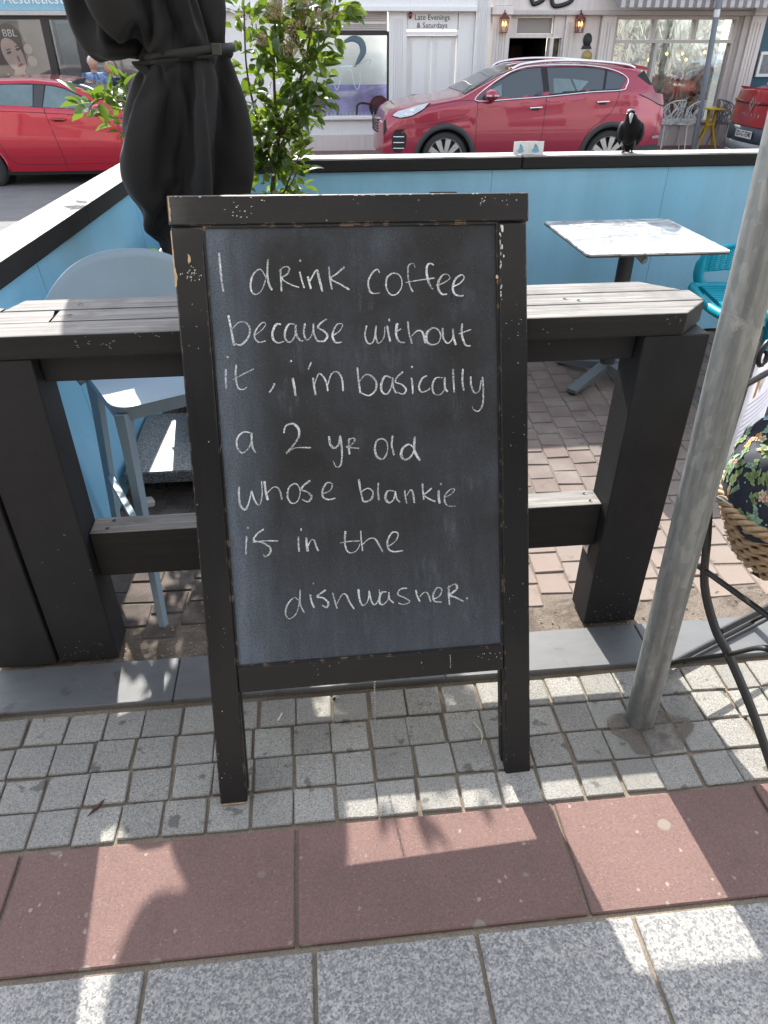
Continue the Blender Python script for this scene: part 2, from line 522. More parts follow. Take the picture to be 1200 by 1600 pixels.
def mk_chalk_panel():
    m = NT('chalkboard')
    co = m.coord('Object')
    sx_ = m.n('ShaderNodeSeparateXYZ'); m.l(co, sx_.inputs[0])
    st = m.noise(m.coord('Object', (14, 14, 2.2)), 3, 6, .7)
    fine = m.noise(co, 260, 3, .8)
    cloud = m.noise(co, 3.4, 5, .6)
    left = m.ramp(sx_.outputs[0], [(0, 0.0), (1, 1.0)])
    # residue at sides and foot of the panel; its blue paints in a reflection
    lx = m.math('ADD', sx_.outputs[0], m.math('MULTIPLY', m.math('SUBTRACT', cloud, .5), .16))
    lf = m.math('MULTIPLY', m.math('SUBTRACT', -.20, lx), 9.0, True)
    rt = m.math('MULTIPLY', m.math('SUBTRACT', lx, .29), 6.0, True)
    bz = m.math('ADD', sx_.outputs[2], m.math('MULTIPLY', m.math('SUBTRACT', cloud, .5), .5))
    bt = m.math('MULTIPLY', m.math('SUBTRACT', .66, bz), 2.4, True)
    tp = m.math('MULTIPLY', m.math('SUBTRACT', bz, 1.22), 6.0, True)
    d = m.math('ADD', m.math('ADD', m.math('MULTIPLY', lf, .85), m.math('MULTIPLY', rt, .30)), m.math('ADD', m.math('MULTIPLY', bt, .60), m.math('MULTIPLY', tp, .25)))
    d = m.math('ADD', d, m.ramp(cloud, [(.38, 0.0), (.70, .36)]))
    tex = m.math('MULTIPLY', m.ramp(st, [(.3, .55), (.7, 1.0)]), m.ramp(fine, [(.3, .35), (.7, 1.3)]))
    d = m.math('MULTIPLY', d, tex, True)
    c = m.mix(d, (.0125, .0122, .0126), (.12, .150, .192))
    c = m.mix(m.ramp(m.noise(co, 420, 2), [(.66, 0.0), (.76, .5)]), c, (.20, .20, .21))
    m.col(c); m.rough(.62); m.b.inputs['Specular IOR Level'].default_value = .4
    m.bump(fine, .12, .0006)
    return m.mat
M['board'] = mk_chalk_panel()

def mk_chalk():
    m = NT('chalk')
    co = m.coord('Object')
    n1 = m.noise(co, 330, 3, .8)
    st = m.noise(co, 14, 3)
    m.col((.80, .84, .86)); m.rough(.95)
    tr = m.n('ShaderNodeBsdfTransparent'); mx = m.n('ShaderNodeMixShader')
    f = m.math('MULTIPLY', m.ramp(n1, [(.32, .12), (.58, 1.0)]), m.ramp(m.noise(co, 22, 3), [(.3, .38), (.62, 1.0)]))
    m.l(f, mx.inputs[0]); m.l(tr.outputs[0], mx.inputs[1]); m.l(m.b.outputs[0], mx.inputs[2])
    m.l(mx.outputs[0], m.out.inputs[0])
    return m.mat
M['chalk'] = mk_chalk()

def mk_blue(name, c=(.225, .485, .675), axis=(1, 1, 1)):
    m = NT(name)
    a = m.noise(m.coord('World', (3.0, 3.0, .25)), 2.2, 4, .5)
    b = m.noise(m.coord('World', (1, 1, 30)), 6, 3)
    k = m.mix(a, tuple(x * .78 for x in c), tuple(min(x * 1.2, .85) for x in c))  # vertical streaks in the colour stand for whitish reflections and drips
    k = m.mix(m.ramp(m.noise(m.coord('World'), 12, 4), [(.64, 0.0), (.78, .4)]), k, tuple(x * .7 for x in c))
    m.col(k); m.rough(m.math('ADD', .30, m.math('MULTIPLY', a, .25)))
    m.bump(m.math('ADD', b, m.math('MULTIPLY', a, 3.0)), .25, .003)
    m.b.inputs['Coat Weight'].default_value = .25
    m.b.inputs['Coat Roughness'].default_value = .25
    return m.mat
M['blue_wall'] = mk_blue('blue_painted_sheet')
M['stool'] = plain('pale_blue_plastic', (.235, .315, .375), .52, var=.05, scale=8, bump=.02)
M['stool'] .name = 'powder_blue_plastic'

def mk_galv():
    m = NT('galvanised_steel')
    co = m.coord('Object')
    v_ = m.vor(m.coord('Object', (1, 1, .5)), 70, 'F1', 'Color')
    sp = m.n('ShaderNodeSeparateColor'); m.l(v_, sp.inputs[0])
    n1 = m.noise(m.coord('Object', (20, 20, 1.5)), 2, 5, .6)
    n2 = m.noise(co, 14, 5, .7)
    c = m.mix(sp.outputs[0], (.235, .247, .245), (.34, .352, .347))
    c = m.mix(m.ramp(n1, [(.4, .75), (.62, 0.0)]), c, (.115, .125, .13))
    c = m.mix(m.ramp(n2, [(.62, 0.0), (.72, .5)]), c, (.50, .50, .48))
    sx_ = m.n('ShaderNodeSeparateXYZ'); m.l(co, sx_.inputs[0])
    m.col(c); m.b.inputs['Metallic'].default_value = .55
    m.rough(m.math('ADD', .42, m.math('MULTIPLY', n2, .25)))
    m.bump(m.math('ADD', n1, n2), .25, .001)
    return m.mat
M['galv'] = mk_galv()

def mk_cloth(name, c):
    m = NT(name)
    co = m.coord('Object')
    wv = m.noise(co, 500, 2); n1 = m.noise(co, 4, 4)
    m.col(m.mix(n1, tuple(x * .8 for x in c), tuple(x * 1.3 for x in c)))
    m.rough(.85); m.b.inputs['Sheen Weight'].default_value = .04; m.b.inputs['Specular IOR Level'].default_value = .3
    m.b.inputs['Sheen Roughness'].default_value = .4
    m.bump(m.math('ADD', wv, m.math('MULTIPLY', m.noise(co, 22, 4), 4)), .25, .002)
    return m.mat
M['umbrella'] = mk_cloth('black_canvas', (.0150, .0150, .0158))
M['strap'] = plain('olive_webbing', (.011, .012, .0105), .7)

def mk_marble():
    m = NT('marble_print')
    co = m.coord('Object', (1, 2.2, 1), (0, 0, .5))
    n1 = m.noise(co, 2.6, 7, .62, 1.6)
    v_ = m.ramp(n1, [(.40, 0.0), (.47, .7), (.50, .95), (.53, .25), (.62, 0.0)])
    n2 = m.noise(co, 7, 5, .6, 2.0)
    v2 = m.ramp(n2, [(.47, 0.0), (.495, .45), (.52, 0.0)])
    c = m.mix(v_, (.50, .50, .485), (.13, .14, .155))
    c = m.mix(v2, c, (.19, .205, .22))
    m.col(c); m.rough(.32)
    return m.mat
M['marble'] = mk_marble()
M['dark_metal'] = plain('charcoal_metal', (.035, .037, .04), .45, .3, var=.1)
M['grey_metal'] = plain('slate_grey_metal', (.12, .135, .145), .45, .4, var=.08)
M['black_metal'] = plain('black_iron', (.018, .018, .019), .45, .2, var=.25, scale=60)
M['raw_steel'] = plain('bright_steel', (.5, .5, .5), .35, .9)
M['turq'] = plain('turquoise_plastic', (.0, .30, .40), .38, var=.04, bump=.0)

def mk_leaf(name, stops, tr=.35):
    m = NT(name)
    r_ = m.rnd()
    c = m.ramp(r_, stops)
    co = m.coord('Object')
    c = m.mix(m.ramp(m.noise(m.coord('World'), 30, 3), [(.3, .35), (.7, 0.0)]), c, (.02, .035, .008))
    m.col(c); m.rough(.30)
    m.b.inputs['Specular IOR Level'].default_value = .6
    tl = m.n('ShaderNodeBsdfTranslucent'); mx = m.n('ShaderNodeMixShader')
    cc = m.mix(.5, c, (.28, .42, .02))
    m.l(cc, tl.inputs[0]); mx.inputs[0].default_value = tr
    m.l(m.b.outputs[0], mx.inputs[1]); m.l(tl.outputs[0], mx.inputs[2]); m.l(mx.outputs[0], m.out.inputs[0])
    return m.mat
M['leaf'] = mk_leaf('glossy_leaf', [(0, (.012, .032, .010)), (.3, (.03, .075, .015)), (.6, (.07, .13, .02)), (.88, (.17, .23, .03)), (1, (.18, .10, .05))], .30)
M['leaf_new'] = mk_leaf('young_leaf', [(0, (.13, .22, .03)), (1, (.28, .34, .05))], .45)
M['stem'] = plain('shrub_bark', (.11, .075, .055), .8, var=.3, scale=50)
M['bloom'] = plain('flower_bud', (.42, .34, .20), .8, var=.5, scale=90)
M['white'] = plain('white_paint', (.78, .78, .76), .6, var=.06, scale=6, kind='World')

def mk_oldpaint(name, c, dirt=(.30, .28, .25), amt=.35):
    m = NT(name)
    a = m.noise(m.coord('World', (8, 8, .8)), 2, 5, .65)
    b = m.noise(m.coord('World'), 1.3, 5)
    k = m.mix(m.ramp(a, [(.5, 0.0), (.75, amt)]), c, dirt)
    k = m.mix(m.ramp(b, [(.5, 0.0), (.75, amt * .5)]), k, tuple(x * .8 for x in c))
    m.col(k); m.rough(.6); m.bump(a, .15, .003)
    return m.mat
M['dental'] = mk_oldpaint('shopfront_pale_grey', (.78, .775, .76), (.5, .48, .45), amt=.15)
M['cream'] = mk_oldpaint('shopfront_off_white', (.68, .63, .59), (.40, .35, .31), .40)
M['cream2'] = mk_oldpaint('shopfront_trim', (.52, .475, .45), (.35, .31, .28), .3)
M['bluegrey'] = mk_oldpaint('teal_render', (.035, .095, .135), (.03, .07, .1), .3)
M['sign_blue'] = plain('blue_fascia', (.22, .44, .54), .5, kind='World')
M['silver'] = plain('silver_trim', (.42, .42, .42), .4, .5)
M['darkframe'] = plain('dark_window_frame', (.022, .018, .018), .45)
M['darkroom'] = plain('dark_interior', (.012, .012, .012), .8)

def mk_glass(name, tint=(.8, .85, .85), mixf=.55, wob=0.0, rough=.02, refl=.10):
    m = NT(name)
    gl = m.n('ShaderNodeBsdfGlossy'); gl.inputs['Roughness'].default_value = rough
    tr = m.n('ShaderNodeBsdfTransparent'); tr.inputs[0].default_value = (*tint, 1)
    fr = m.n('ShaderNodeFresnel'); fr.inputs[0].default_value = 1.5
    mx = m.n('ShaderNodeMixShader')
    f = m.math('ADD', m.math('MULTIPLY', fr.outputs[0], 1.2), refl, True)
    if wob:
        bp = m.n('ShaderNodeBump'); bp.inputs['Strength'].default_value = wob; bp.inputs['Distance'].default_value = .02
        m.l(m.noise(m.coord('World', (1, 1, .6)), 3.2, 3, .5, 1.0), bp.inputs['Height'])
        m.l(bp.outputs[0], gl.inputs['Normal'])
    m.l(f, mx.inputs[0]); m.l(tr.outputs[0], mx.inputs[1]); m.l(gl.outputs[0], mx.inputs[2])
    m.l(mx.outputs[0], m.out.inputs[0])
    return m.mat
M['glass'] = mk_glass('shop_glass', tint=(.93, .95, .95), refl=.02)
M['glass_old'] = mk_glass('wavy_old_glass', wob=.5, refl=.22)
M['car_glass'] = plain('tinted_car_glass', (.022, .034, .044), .03, bump=0, var=0, spec=1.0)
M['car_glass_pale'] = plain('car_glass_over_pale_seats', (.10, .16, .165), .05, bump=0, var=.3, scale=4, spec=1.0)

def mk_paint(name, c):
    m = NT(name)
    m.col(c)
    m.rough(.28); m.b.inputs['Metallic'].default_value = .35
    m.b.inputs['Coat Weight'].default_value = 1.0
    m.b.inputs['Coat Roughness'].default_value = .03
    return m.mat
M['paint_suv'] = mk_paint('crimson_car_paint', (.30, .016, .045))
M['paint_red'] = mk_paint('bright_red_car_paint', (.46, .008, .03))
M['paint_red2'] = mk_paint('flame_red_car_paint', (.42, .010, .020))
M['seam'] = plain('seam_shadow_rubber', (.01, .01, .01), .6)
M['cladding'] = plain('grey_plastic_cladding', (.03, .033, .036), .55, var=.05)
M['chrome'] = plain('chrome', (.75, .75, .76), .12, 1.0, bump=0, var=0)
M['tyre'] = plain('tyre_rubber', (.02, .02, .02), .75)
M['alloy'] = plain('alloy_wheel', (.55, .55, .54), .3, .7, bump=0)
M['lamp_clear'] = plain('clear_lamp', (.55, .57, .58), .08, .3, bump=0, spec=1)
M['lamp_red'] = plain('red_lamp', (.22, .004, .006), .08, bump=0, spec=1)
M['plate'] = plain('plate_white', (.62, .63, .62), .4, bump=0)
M['ink'] = plain('black_ink', (.015, .015, .017), .5, bump=0)
M['tile_shade'] = M['darkroom']

def emis(name, c, s):
    m = NT(name); m.col(c)
    m.b.inputs['Emission Color'].default_value = (*c, 1); m.b.inputs['Emission Strength'].default_value = s
    return m.mat
M['warm_glow'] = emis('warm_bulb', (1.0, .42, .12), 2.5)
M['cool_glow'] = emis('cool_neon', (.45, .85, .95), 1.0)
M['copper'] = plain('aged_copper', (.16, .05, .035), .5, .5)
M['skin'] = plain('skin', (.45, .26, .19), .6, bump=0)
M['wicker'] = plain('wicker', (.36, .25, .145), .6, var=.3, scale=60)
M['wicker_dark'] = plain('wicker_gap', (.10, .055, .025), .8)
M['yellow'] = plain('yellow_metal', (.62, .40, .01), .45, bump=0)
M['paper'] = plain('white_card', (.70, .71, .71), .6, bump=0, var=.02)
M['paper_blue'] = plain('blue_print', (.20, .45, .62), .6, bump=0)
M['feather'] = plain('black_feather', (.003, .003, .004), .7, var=.3, scale=60, spec=.2)
M['feather_grey'] = plain('grey_feather', (.16, .16, .165), .6)
M['beak'] = plain('pale_beak', (.32, .31, .30), .45)

# ================================================================== ground
def struct(name, mb, mat, parent=None, **k):
    o = mb.build(name, mat, parent)
    if parent is None: o['kind'] = 'structure'
    return o

# near footway, bedding under the paving, 8 mm below its face
footway = struct('pavement', MB().box(-14, 16, -2.3, 1.392, -.16, -.009), M['mortar'])
yard = struct('terrace_ground', MB().box(-14, 16, 1.392, 4.75, -.16, -.0050), M['joint_sand'])
strip = MB().grid(120, 8, lambda u, v: (-1.2 + 3.4 * u, 1.555 + .15 * v, -.004 + .006 * noise.noise(Vector((u * 70, v * 8, 0))) + .004 * noise.noise(Vector((u * 300, v * 20, 3)))))
s_o = strip.build('gritty_soil', M['grit'], yard); s_o['kind'] = 'stuff'
gr = random.Random(5)
g_ = MB()
for i in range(260):
    x, y, r = gr.uniform(-.65, 1.9), 1.565 + abs(gr.gauss(0, .07)), gr.uniform(.0012, .0045)
    g_.ball((x, y, r * .4), (r, r * gr.uniform(.6, 1), r * .6), 4)
g_.build('loose_grit', plain('pale_grit', (.36, .32, .27), .9, var=.5, scale=200), yard)['kind'] = 'stuff'

def block_mesh(name, wx, wy, h, mat, bev, seed, rough=.0015):
    rr = random.Random(seed)
    bm = bmesh.new()
    bmesh.ops.create_cube(bm, size=1)
    for q in bm.verts:
        q.co = Vector((q.co.x * wx + rr.uniform(-rough, rough), q.co.y * wy + rr.uniform(-rough, rough), (q.co.z - .5) * h))
    bmesh.ops.bevel(bm, geom=[e for e in bm.edges if any(v_.co.z > -.1 * h for v_ in e.verts)], offset=bev, segments=1, profile=.5, affect='EDGES')
    me = bpy.data.meshes.new(name)
    bm.to_mesh(me); bm.free()
    me.materials.append(mat)
    return me

def put(me, name, loc, rz, parent, off=(0, 0, 0)):
    o = bpy.data.objects.new(name, me)
    o.location = Vector(loc) - Vector(off); o.rotation_euler = (random.uniform(-.006, .006), random.uniform(-.006, .006), rz)
    o.parent = parent
    col.objects.link(o)
    return o

# granite setts: four courses
setts = [block_mesh('sett', .0948, .0905, .05, M['sett'], .0026, i, .0020) for i in range(6)]
rr = random.Random(11)
rest = MB()
for row in range(4):
    y = 1.035 + .0975 * row
    ox = [0.0, .004, -.003, .006][row]
    for k in range(-17, 24):
        x = .039 + .1022 * k + ox + rr.uniform(-.003, .003)
        z = rr.uniform(-.0015, .0015)
        if -1.1 < x < 1.35:
            put(rr.choice(setts), 'sett', (x, y + rr.uniform(-.002, .002), z), rr.uniform(-.012, .012) + (PI if rr.random() < .5 else 0), footway)
        else:
            rest.box(x - .046, x + .046, y - .044, y + .044, -.05, z, .003)
rest.build('setts_beyond', M['sett'], footway)['kind'] = 'stuff'

# red terrazzo slabs
def slab(name, x0, x1, y0, y1, mat, parent, z=0.0, bev=.002, th=.05):
    return MB().box(x0, x1, y0, y1, z - th, z, bev).build(name, mat, parent)
xs = [-2.0, -1.33, -.729, -.106, .514, 1.022, 1.62, 2.3]
for a, b in zip(xs[:-1], xs[1:]):
    slab('red_slab', a + .004, b - .004, .716, .978, M['red'], footway, rr.uniform(-.001, .001), .003)
# big granite flags nearest the viewer, two courses
xs = [-2.08, -1.74, -1.41, -1.075, -.742, -.405, -.07, .266, .603, .94, 1.276, 1.61]
for a, b in zip(xs[:-1], xs[1:]):
    slab('granite_flag', a + .0045, b - .0045, .205, .702, M['granite'], footway, rr.uniform(-.001, .001), .003)
fl = MB()
for j in range(4):
    for i in range(8):
        x = -3 + .75 * i + (.3 if j % 2 else 0)
        fl.box(x + .004, x + .746, -.3 - j * .5 + .004, .197 - j * .5, -.05, 0, .003)
fl.build('flags_behind_viewer', M['granite'], footway)['kind'] = 'stuff'
# slate kerb edging the terrace
xs = [-2.3, -1.25, -.449, .322, .95, 1.72, 2.5]
for a, b in zip(xs[:-1], xs[1:]):
    slab('slate_slab', a + .0015, b - .0015, 1.394, 1.556, M['slate'], footway, .010, .003, .055)

# clay pavers of the terrace: half bond columns running away from the viewer
pav = [block_mesh('paver', .101, .1065, .05, M['paver'], .0030, 40 + i, .004) for i in range(6)]
cand = []
ang = math.atan(.08)
for c in range(-14, 34):
    for r_ in range(0, 26):
        v_ = 1.64 + .112 * r_ + (.056 if c % 2 else 0)
        u_ = .107 * c
        x = u_ * math.cos(ang) + (v_ - 1.6) * math.sin(ang); y = v_ - u_ * math.sin(ang) * .35
        if 1.68 < y < 4.12 and -.85 < x < 2.95:
            vis = (x > .30 + .18 * (y - 1.6)) or (x < -.1 and y < 2.6)
            cand.append((0 if vis and x < 1.6 + .35 * (y - 1.6) else 1, y, x))
cand.sort()
rest = MB()
for i, (h_, y, x) in enumerate(cand):
    z = rr.uniform(-.0018, .0014)
    if i < 290 and h_ == 0:
        put(rr.choice(pav), 'paver', (x, y, z), -ang * .5 + rr.uniform(-.02, .02), yard)
    else:
        rest.box(x - .05, x + .05, y - .052, y + .052, -.05, z, .0035)
rest.build('pavers_beyond', M['paver'], yard)['kind'] = 'stuff'

# the dark stain and damp dirt round the pole foot
st = MB()
sp = []
for k in range(26):
    a = 2 * PI * k / 26
    r_ = .092 * (1 + .45 * noise.noise(Vector((math.cos(a) * 1.7, math.sin(a) * 1.7, 4))) + .1 * math.sin(3 * a))
    sp.append((.832 + r_ * math.cos(a) * 1.15, 1.165 + r_ * math.sin(a) * .9))
def mk_patch():
    m = NT('concrete_haunch')
    co = m.coord('World')
    n_ = m.noise(co, 230, 3, .8); b_ = m.noise(co, 12, 5, .7)
    c = m.mix(n_, (.10, .082, .068), (.20, .17, .14))
    m.col(c); m.rough(.95)
    tr = m.n('ShaderNodeBsdfTransparent'); mx = m.n('ShaderNodeMixShader')
    m.l(m.ramp(b_, [(.34, .15), (.60, .80)]), mx.inputs[0]); m.l(tr.outputs[0], mx.inputs[1]); m.l(m.b.outputs[0], mx.inputs[2])
    m.l(mx.outputs[0], m.out.inputs[0])
    return m.mat
st.add([(x, y, .0035) for x, y in sp], [list(range(26))])
st.build('dirt_stain', mk_patch(), footway)

# street: the road falls away to the far side
def road_z(y): return -.13 - (y - 4.9) * (.33 / 9.2)
rd = MB().grid(60, 20, lambda u, v: (-40 + 80 * u, 4.9 + 9.25 * v, road_z(4.9 + 9.25 * v)))
rd.build('road', M['asphalt'])['kind'] = 'structure'
kb = MB()
for i in range(-16, 18): kb.box(i * .9 + .004, i * .9 + .896, 4.752, 4.898, -.3, -.002, .01)
kb.build('near_kerb', M['kerb_stone'])['kind'] = 'structure'
kb = MB()
for i in range(-22, 26): kb.box(i * .9 + .004, i * .9 + .896, 14.12, 14.26, -.7, -.345, .012)
kb.build('far_kerb', M['kerb_stone'])['kind'] = 'structure'
fp = MB().box(-30, 30, 14.262, 15.9, -.7, -.352)
fpo = fp.build('far_pavement', M['far_paving']); fpo['kind'] = 'structure'
bk = MB()
for j in range(10):
    for i in range(-70, 110):
        x = i * .21 + (.105 if j % 2 else 0); y = 14.27 + j * .105
        if -6 < x < 10: bk.box(x, x + .204, y, y + .099, -.38, -.345)
bk.build('far_brick_paving', M['far_paving'], fpo)['kind'] = 'stuff'
MB().box(-120, 120, -60, 140, -1.6, -1.2).build('ground', M['asphalt'])['kind'] = 'structure'

# ================================================================== blue terrace walls
bw = thing('terrace_wall', 'long pale blue boarded wall across the back of the terrace, with a flat weathered cap board', 'wall', (1.2, 4.1, 0))
seams = [-.62, .62, 1.40, 2.35, 3.6]
pb = [-.78, .02, 1.0, 1.98, 2.9, 3.9]
for a, b in zip(pb[:-1], pb[1:]):
    MB().box(a + .0004, b - .0004, 4.062, 4.12, .02, .943, .002).build('wall_panel', M['blue_wall'], bw)
MB().box(-.74, 3.9, 4.125, 4.15, .0, .93).build('wall_back', M['cap_front'], bw)
for a, b in ((-.775, 1.15), (1.154, 3.1), (3.104, 3.95)):
    MB().box(a, b, 4.035, 4.185, .945, 1.01, .006).build('cap_board', M['cap_x'], bw)
lw = thing('terrace_wall', 'leaning pale blue side wall left of the stool, its wide grey cap board running back from the viewer', 'wall', (-.85, 2.6, 0))
def lwx(y, z): return (-.875 + .06 * (y - 2.3)) + (.95 - z) * (.095 - .02 * (y - 2.3) if y < 4 else .06)
for y0, y1 in ((1.72, 2.42), (2.424, 3.64), (3.644, 4.055)):
    q = MB()
    vs = []
    for (z) in (.02, .943):
        for y in (y0, y1):
            vs += [(lwx(y, z), y, z), (lwx(y, z) - .06, y, z)]
    q.add(vs, [(0, 2, 6, 4), (1, 5, 7, 3), (0, 4, 5, 1), (2, 3, 7, 6), (4, 6, 7, 5), (0, 1, 3, 2)])
    q.build('wall_panel', M['blue_wall'], lw)
for y0, y1 in ((1.84, 2.95), (2.954, 4.18)):
    q = MB(); vs = []
    for z in (.945, 1.01):
        for y in (y0, y1):
            xi = -.862 + .06 * (y - 2.3)
            vs += [(xi, y, z), (xi - .15, y, z)]
    q.add(vs, [(0, 2, 6, 4), (1, 5, 7, 3), (0, 4, 5, 1), (2, 3, 7, 6), (4, 6, 7, 5), (0, 1, 3, 2)])
    q.build('cap_board', M['cap_y'], lw)

# ================================================================== far shopfronts
FY = 15.3
ZT = 4.35
def fbox(mb, x0, x1, z0, z1, d0, d1, bev=0.0):
    """d = how far in front of (+) or behind (-) the facade plane"""
    return mb.box(x0, x1, FY - d1, FY - d0, z0, z1, bev)

def part(name, mat, parent, *boxes, bev=0.0, **k):
    mb = MB()
    for b in boxes: fbox(mb, *b, bev=bev)
    return mb.build(name, mat, parent, **k)

# --- left: beauty shop
s1 = thing('shop_building', 'shop with a blue fascia and dark framed windows behind the left red car', 'building', (-5.2, FY, -.35))
part('wall', M['white'], s1, (-12, -1.92, 2.62, ZT, -.3, 0.0), (-2.5, -1.92, -.4, 2.62, -.3, .02))
part('fascia', M['sign_blue'], s1, (-12, -2.5, 1.855, 2.6, -.05, .08))
part('fascia_trim', M['silver'], s1, (-12, -2.5, 1.79, 1.85, -.05, .12))
part('stallriser', M['darkframe'], s1, (-12, -2.5, -.4, .12, -.2, .03))
fr = [(-12, -2.5, 1.725, 1.785, -.12, .0), (-12, -2.5, .12, .19, -.12, .0)]
for x in (-6.6, -5.42, -4.29, -3.76, -2.56): fr.append((x - .06, x + .06, .19, 1.725, -.12, .0))
for b in fr: part('window_frame', M['darkframe'], s1, b)
for a, b in ((-6.54, -5.48), (-5.36, -4.35), (-4.23, -3.82), (-3.70, -2.62)):
    part('pane', M['glass'], s1, (a, b, .19, 1.725, -.07, -.06))
part('interior_wall', plain('grey_interior', (.10, .095, .10), .8), s1, (-12, -2.0, -.3, 1.9, -1.5, -1.42))
part('interior_blind', plain('grey_blind', (.20, .20, .21), .8), s1, (-4.18, -3.86, .95, 1.70, -.30, -.28), (-3.66, -3.2, .6, 1.25, -.34, -.32))
text_obj('fascia_lettering', '&', .215, M['white'], Matrix.Translation((-3.86, FY - .085, 2.01)) @ Matrix.Rotation(PI / 2, 4, 'X'), s1, .006)
text_obj('fascia_lettering', 'Aesthetics', .215, M['white'], Matrix.Translation((-4.40, FY - .085, 2.01)) @ Matrix.Rotation(PI / 2, 4, 'X'), s1, .006)
# poster: a plain portrait print
ps = thing('poster', 'poster of a dark haired face with pale round discs in the left shop window', 'poster', (-4.9, FY + .14, 1.2))
def disc(name, cx, cz, rx, rz, mat, d, rot=0, n=22, sq=1.0):
    q = MB(); vs = []
    for k in range(n):
        a = 2 * PI * k / n
        x, z = rx * math.cos(a), rz * math.sin(a)
        vs.append((cx + x * math.cos(rot) - z * math.sin(rot), FY + d, cz + x * math.sin(rot) + z * math.cos(rot)))
    q.add(vs, [list(range(n))])
    return q.build(name, mat, ps)
MB().box(-5.34, -4.40, FY + .142, FY + .15, .55, 1.71).build('backing', plain('mauve_grey_print', (.20, .17, .18), .6), ps)
hair = plain('brown_print', (.07, .025, .02), .6, bump=0); face = plain('peach_print', (.72, .50, .42), .6, var=.15, scale=6, bump=0)
disc('hair_print', -4.98, 1.33, .27, .35, hair, .1405); disc('hair_print', -5.1, 1.1, .22, .40, hair, .1400)
disc('face_print', -4.97, 1.21, .165, .27, face, .1390, .38); disc('face_print', -4.93, .80, .12, .24, face, .1395)
for dx, dz in ((-.075, .08), (.09, .13)):
    disc('eye_print', -4.96 + dx, 1.17 + dz, .042, .02, hair, .1380, .3); disc('brow_print', -4.96 + dx, 1.215 + dz, .05, .010, hair, .1381, .3)
disc('nose_print', -4.90, 1.16, .022, .05, plain('shade_print', (.34, .18, .14), .6), .1380, .2)
disc('mouth_print', -4.895, 1.06, .055, .022, plain('lip_print', (.38, .08, .08), .6), .1380, .35)
for cx, cz, r_ in ((-4.70, 1.30, .075), (-4.67, 1.12, .078), (-4.62, .86, .07)):
    disc('disc_print', cx, cz, r_, r_, plain('pink_print', (.52, .38, .35), .6), .1380)
text_obj('poster_lettering', 'BBL', .15, M['white'], Matrix.Translation((-4.95, FY + .1375, 1.53)) @ Matrix.Rotation(PI / 2, 4, 'X'), ps, .0005)
text_obj('poster_lettering', 'young', .085, M['white'], Matrix.Translation((-4.74, FY + .1375, .90)) @ Matrix.Rotation(PI / 2, 4, 'X'), ps, .0005)
text_obj('poster_lettering', 'Forever', .085, M['white'], Matrix.Translation((-5.02, FY + .1375, .90)) @ Matrix.Rotation(PI / 2, 4, 'X'), ps, .0005)
text_obj('poster_lettering', 'Skin Care.', .085, M['white'], Matrix.Translation((-4.88, FY + .1375, .80)) @ Matrix.Rotation(PI / 2, 4, 'X'), ps, .0005)

# --- middle: dental surgery
s2 = thing('shop_building', 'pale grey dental shopfront with fluted pilasters behind the shrub and the red car bonnet', 'building', (1, FY, -.35))
D = M['dental']
part('wall', D, s2, (-1.9, 3.5, 2.55, ZT, -.3, 0.0))
part('fascia', D, s2, (-1.9, 3.22, 1.93, 2.53, -.2, .16))
part('cornice', D, s2, (-1.9, 3.22, 1.85, 1.928, -.2, .20), bev=.01)
part('side_panel', D, s2, (-1.9, -.12, -.05, 1.848, -.2, .0))
part('plinth', D, s2, (-1.9, -.12, -.4, -.052, -.2, .04))
part('stallriser', D, s2, (-.118, 1.66, -.08, .17, -.2, .0))
part('plinth', M['cream'], s2, (-.118, 1.66, -.4, -.082, -.2, .05))
part('window_sill', D, s2, (-.118, 1.66, .172, .235, -.2, .09), bev=.012)
part('window_frame', M['darkframe'], s2, (1.64, 1.668, .236, 1.56, -.1, .02)); part('window_frame', M['darkframe'], s2, (-.1, 1.64, 1.50, 1.57, -.08, .0))
q = MB()
for i in range(9): q.box(-.1, 1.64, FY - .01, FY + .02, 1.575 + i * .03, 1.597 + i * .03)
q.build('shutter_slats', M['cream2'], s2)['kind'] = 'stuff'
part('roller_blind', M['cream'], s2, (-.1, 1.64, 1.56, 1.85, -.08, -.05))
part('valance', M['cream'], s2, (-.1, 1.64, 1.665, 1.70, .0, .03))
part('pane', M['glass'], s2, (-.1, 1.64, .236, 1.50, -.05, -.04))
room = plain('pale_waiting_room', (.72, .76, .78), .8, var=.15, scale=2)
part('added_window_board', room, s2, (-.2, 1.7, .72, 1.60, -.45, -.42))  # board added close behind the glass to give its bright, reflecting look
part('added_window_board', plain('violet_screen', (.34, .33, .66), .7, var=.6, scale=3), s2, (-.2, 1.7, .15, .72, -.45, -.42))
part('interior_wall', room, s2, (-.4, 1.9, -.3, 1.9, -1.3, -1.25))
for x, nm in ((.28, 1), (1.52, -1)):
    q = MB(); q.ball((x, FY + .25, .36), (.20, .05, .19), 14); q.tube(smooth_pts([(x + nm * .16, FY + .22, .40), (x + nm * .34, FY + .18, .43), (x + nm * .43, FY + .2, .38), (x + nm * .44, FY + .22, .2)], 5), .022, 6)
    q.tube([(x, FY + .27, .3), (x, FY + .27, -.3)], .03, 6)
    o_ = q.build('waiting_chair', M['ink'])
    tag(o_, 'black tub chair inside the dental window, %s' % ('its left one beside the shrub' if nm > 0 else 'its right one beside the pilaster'), 'chair', 'waiting chairs in the dental window')
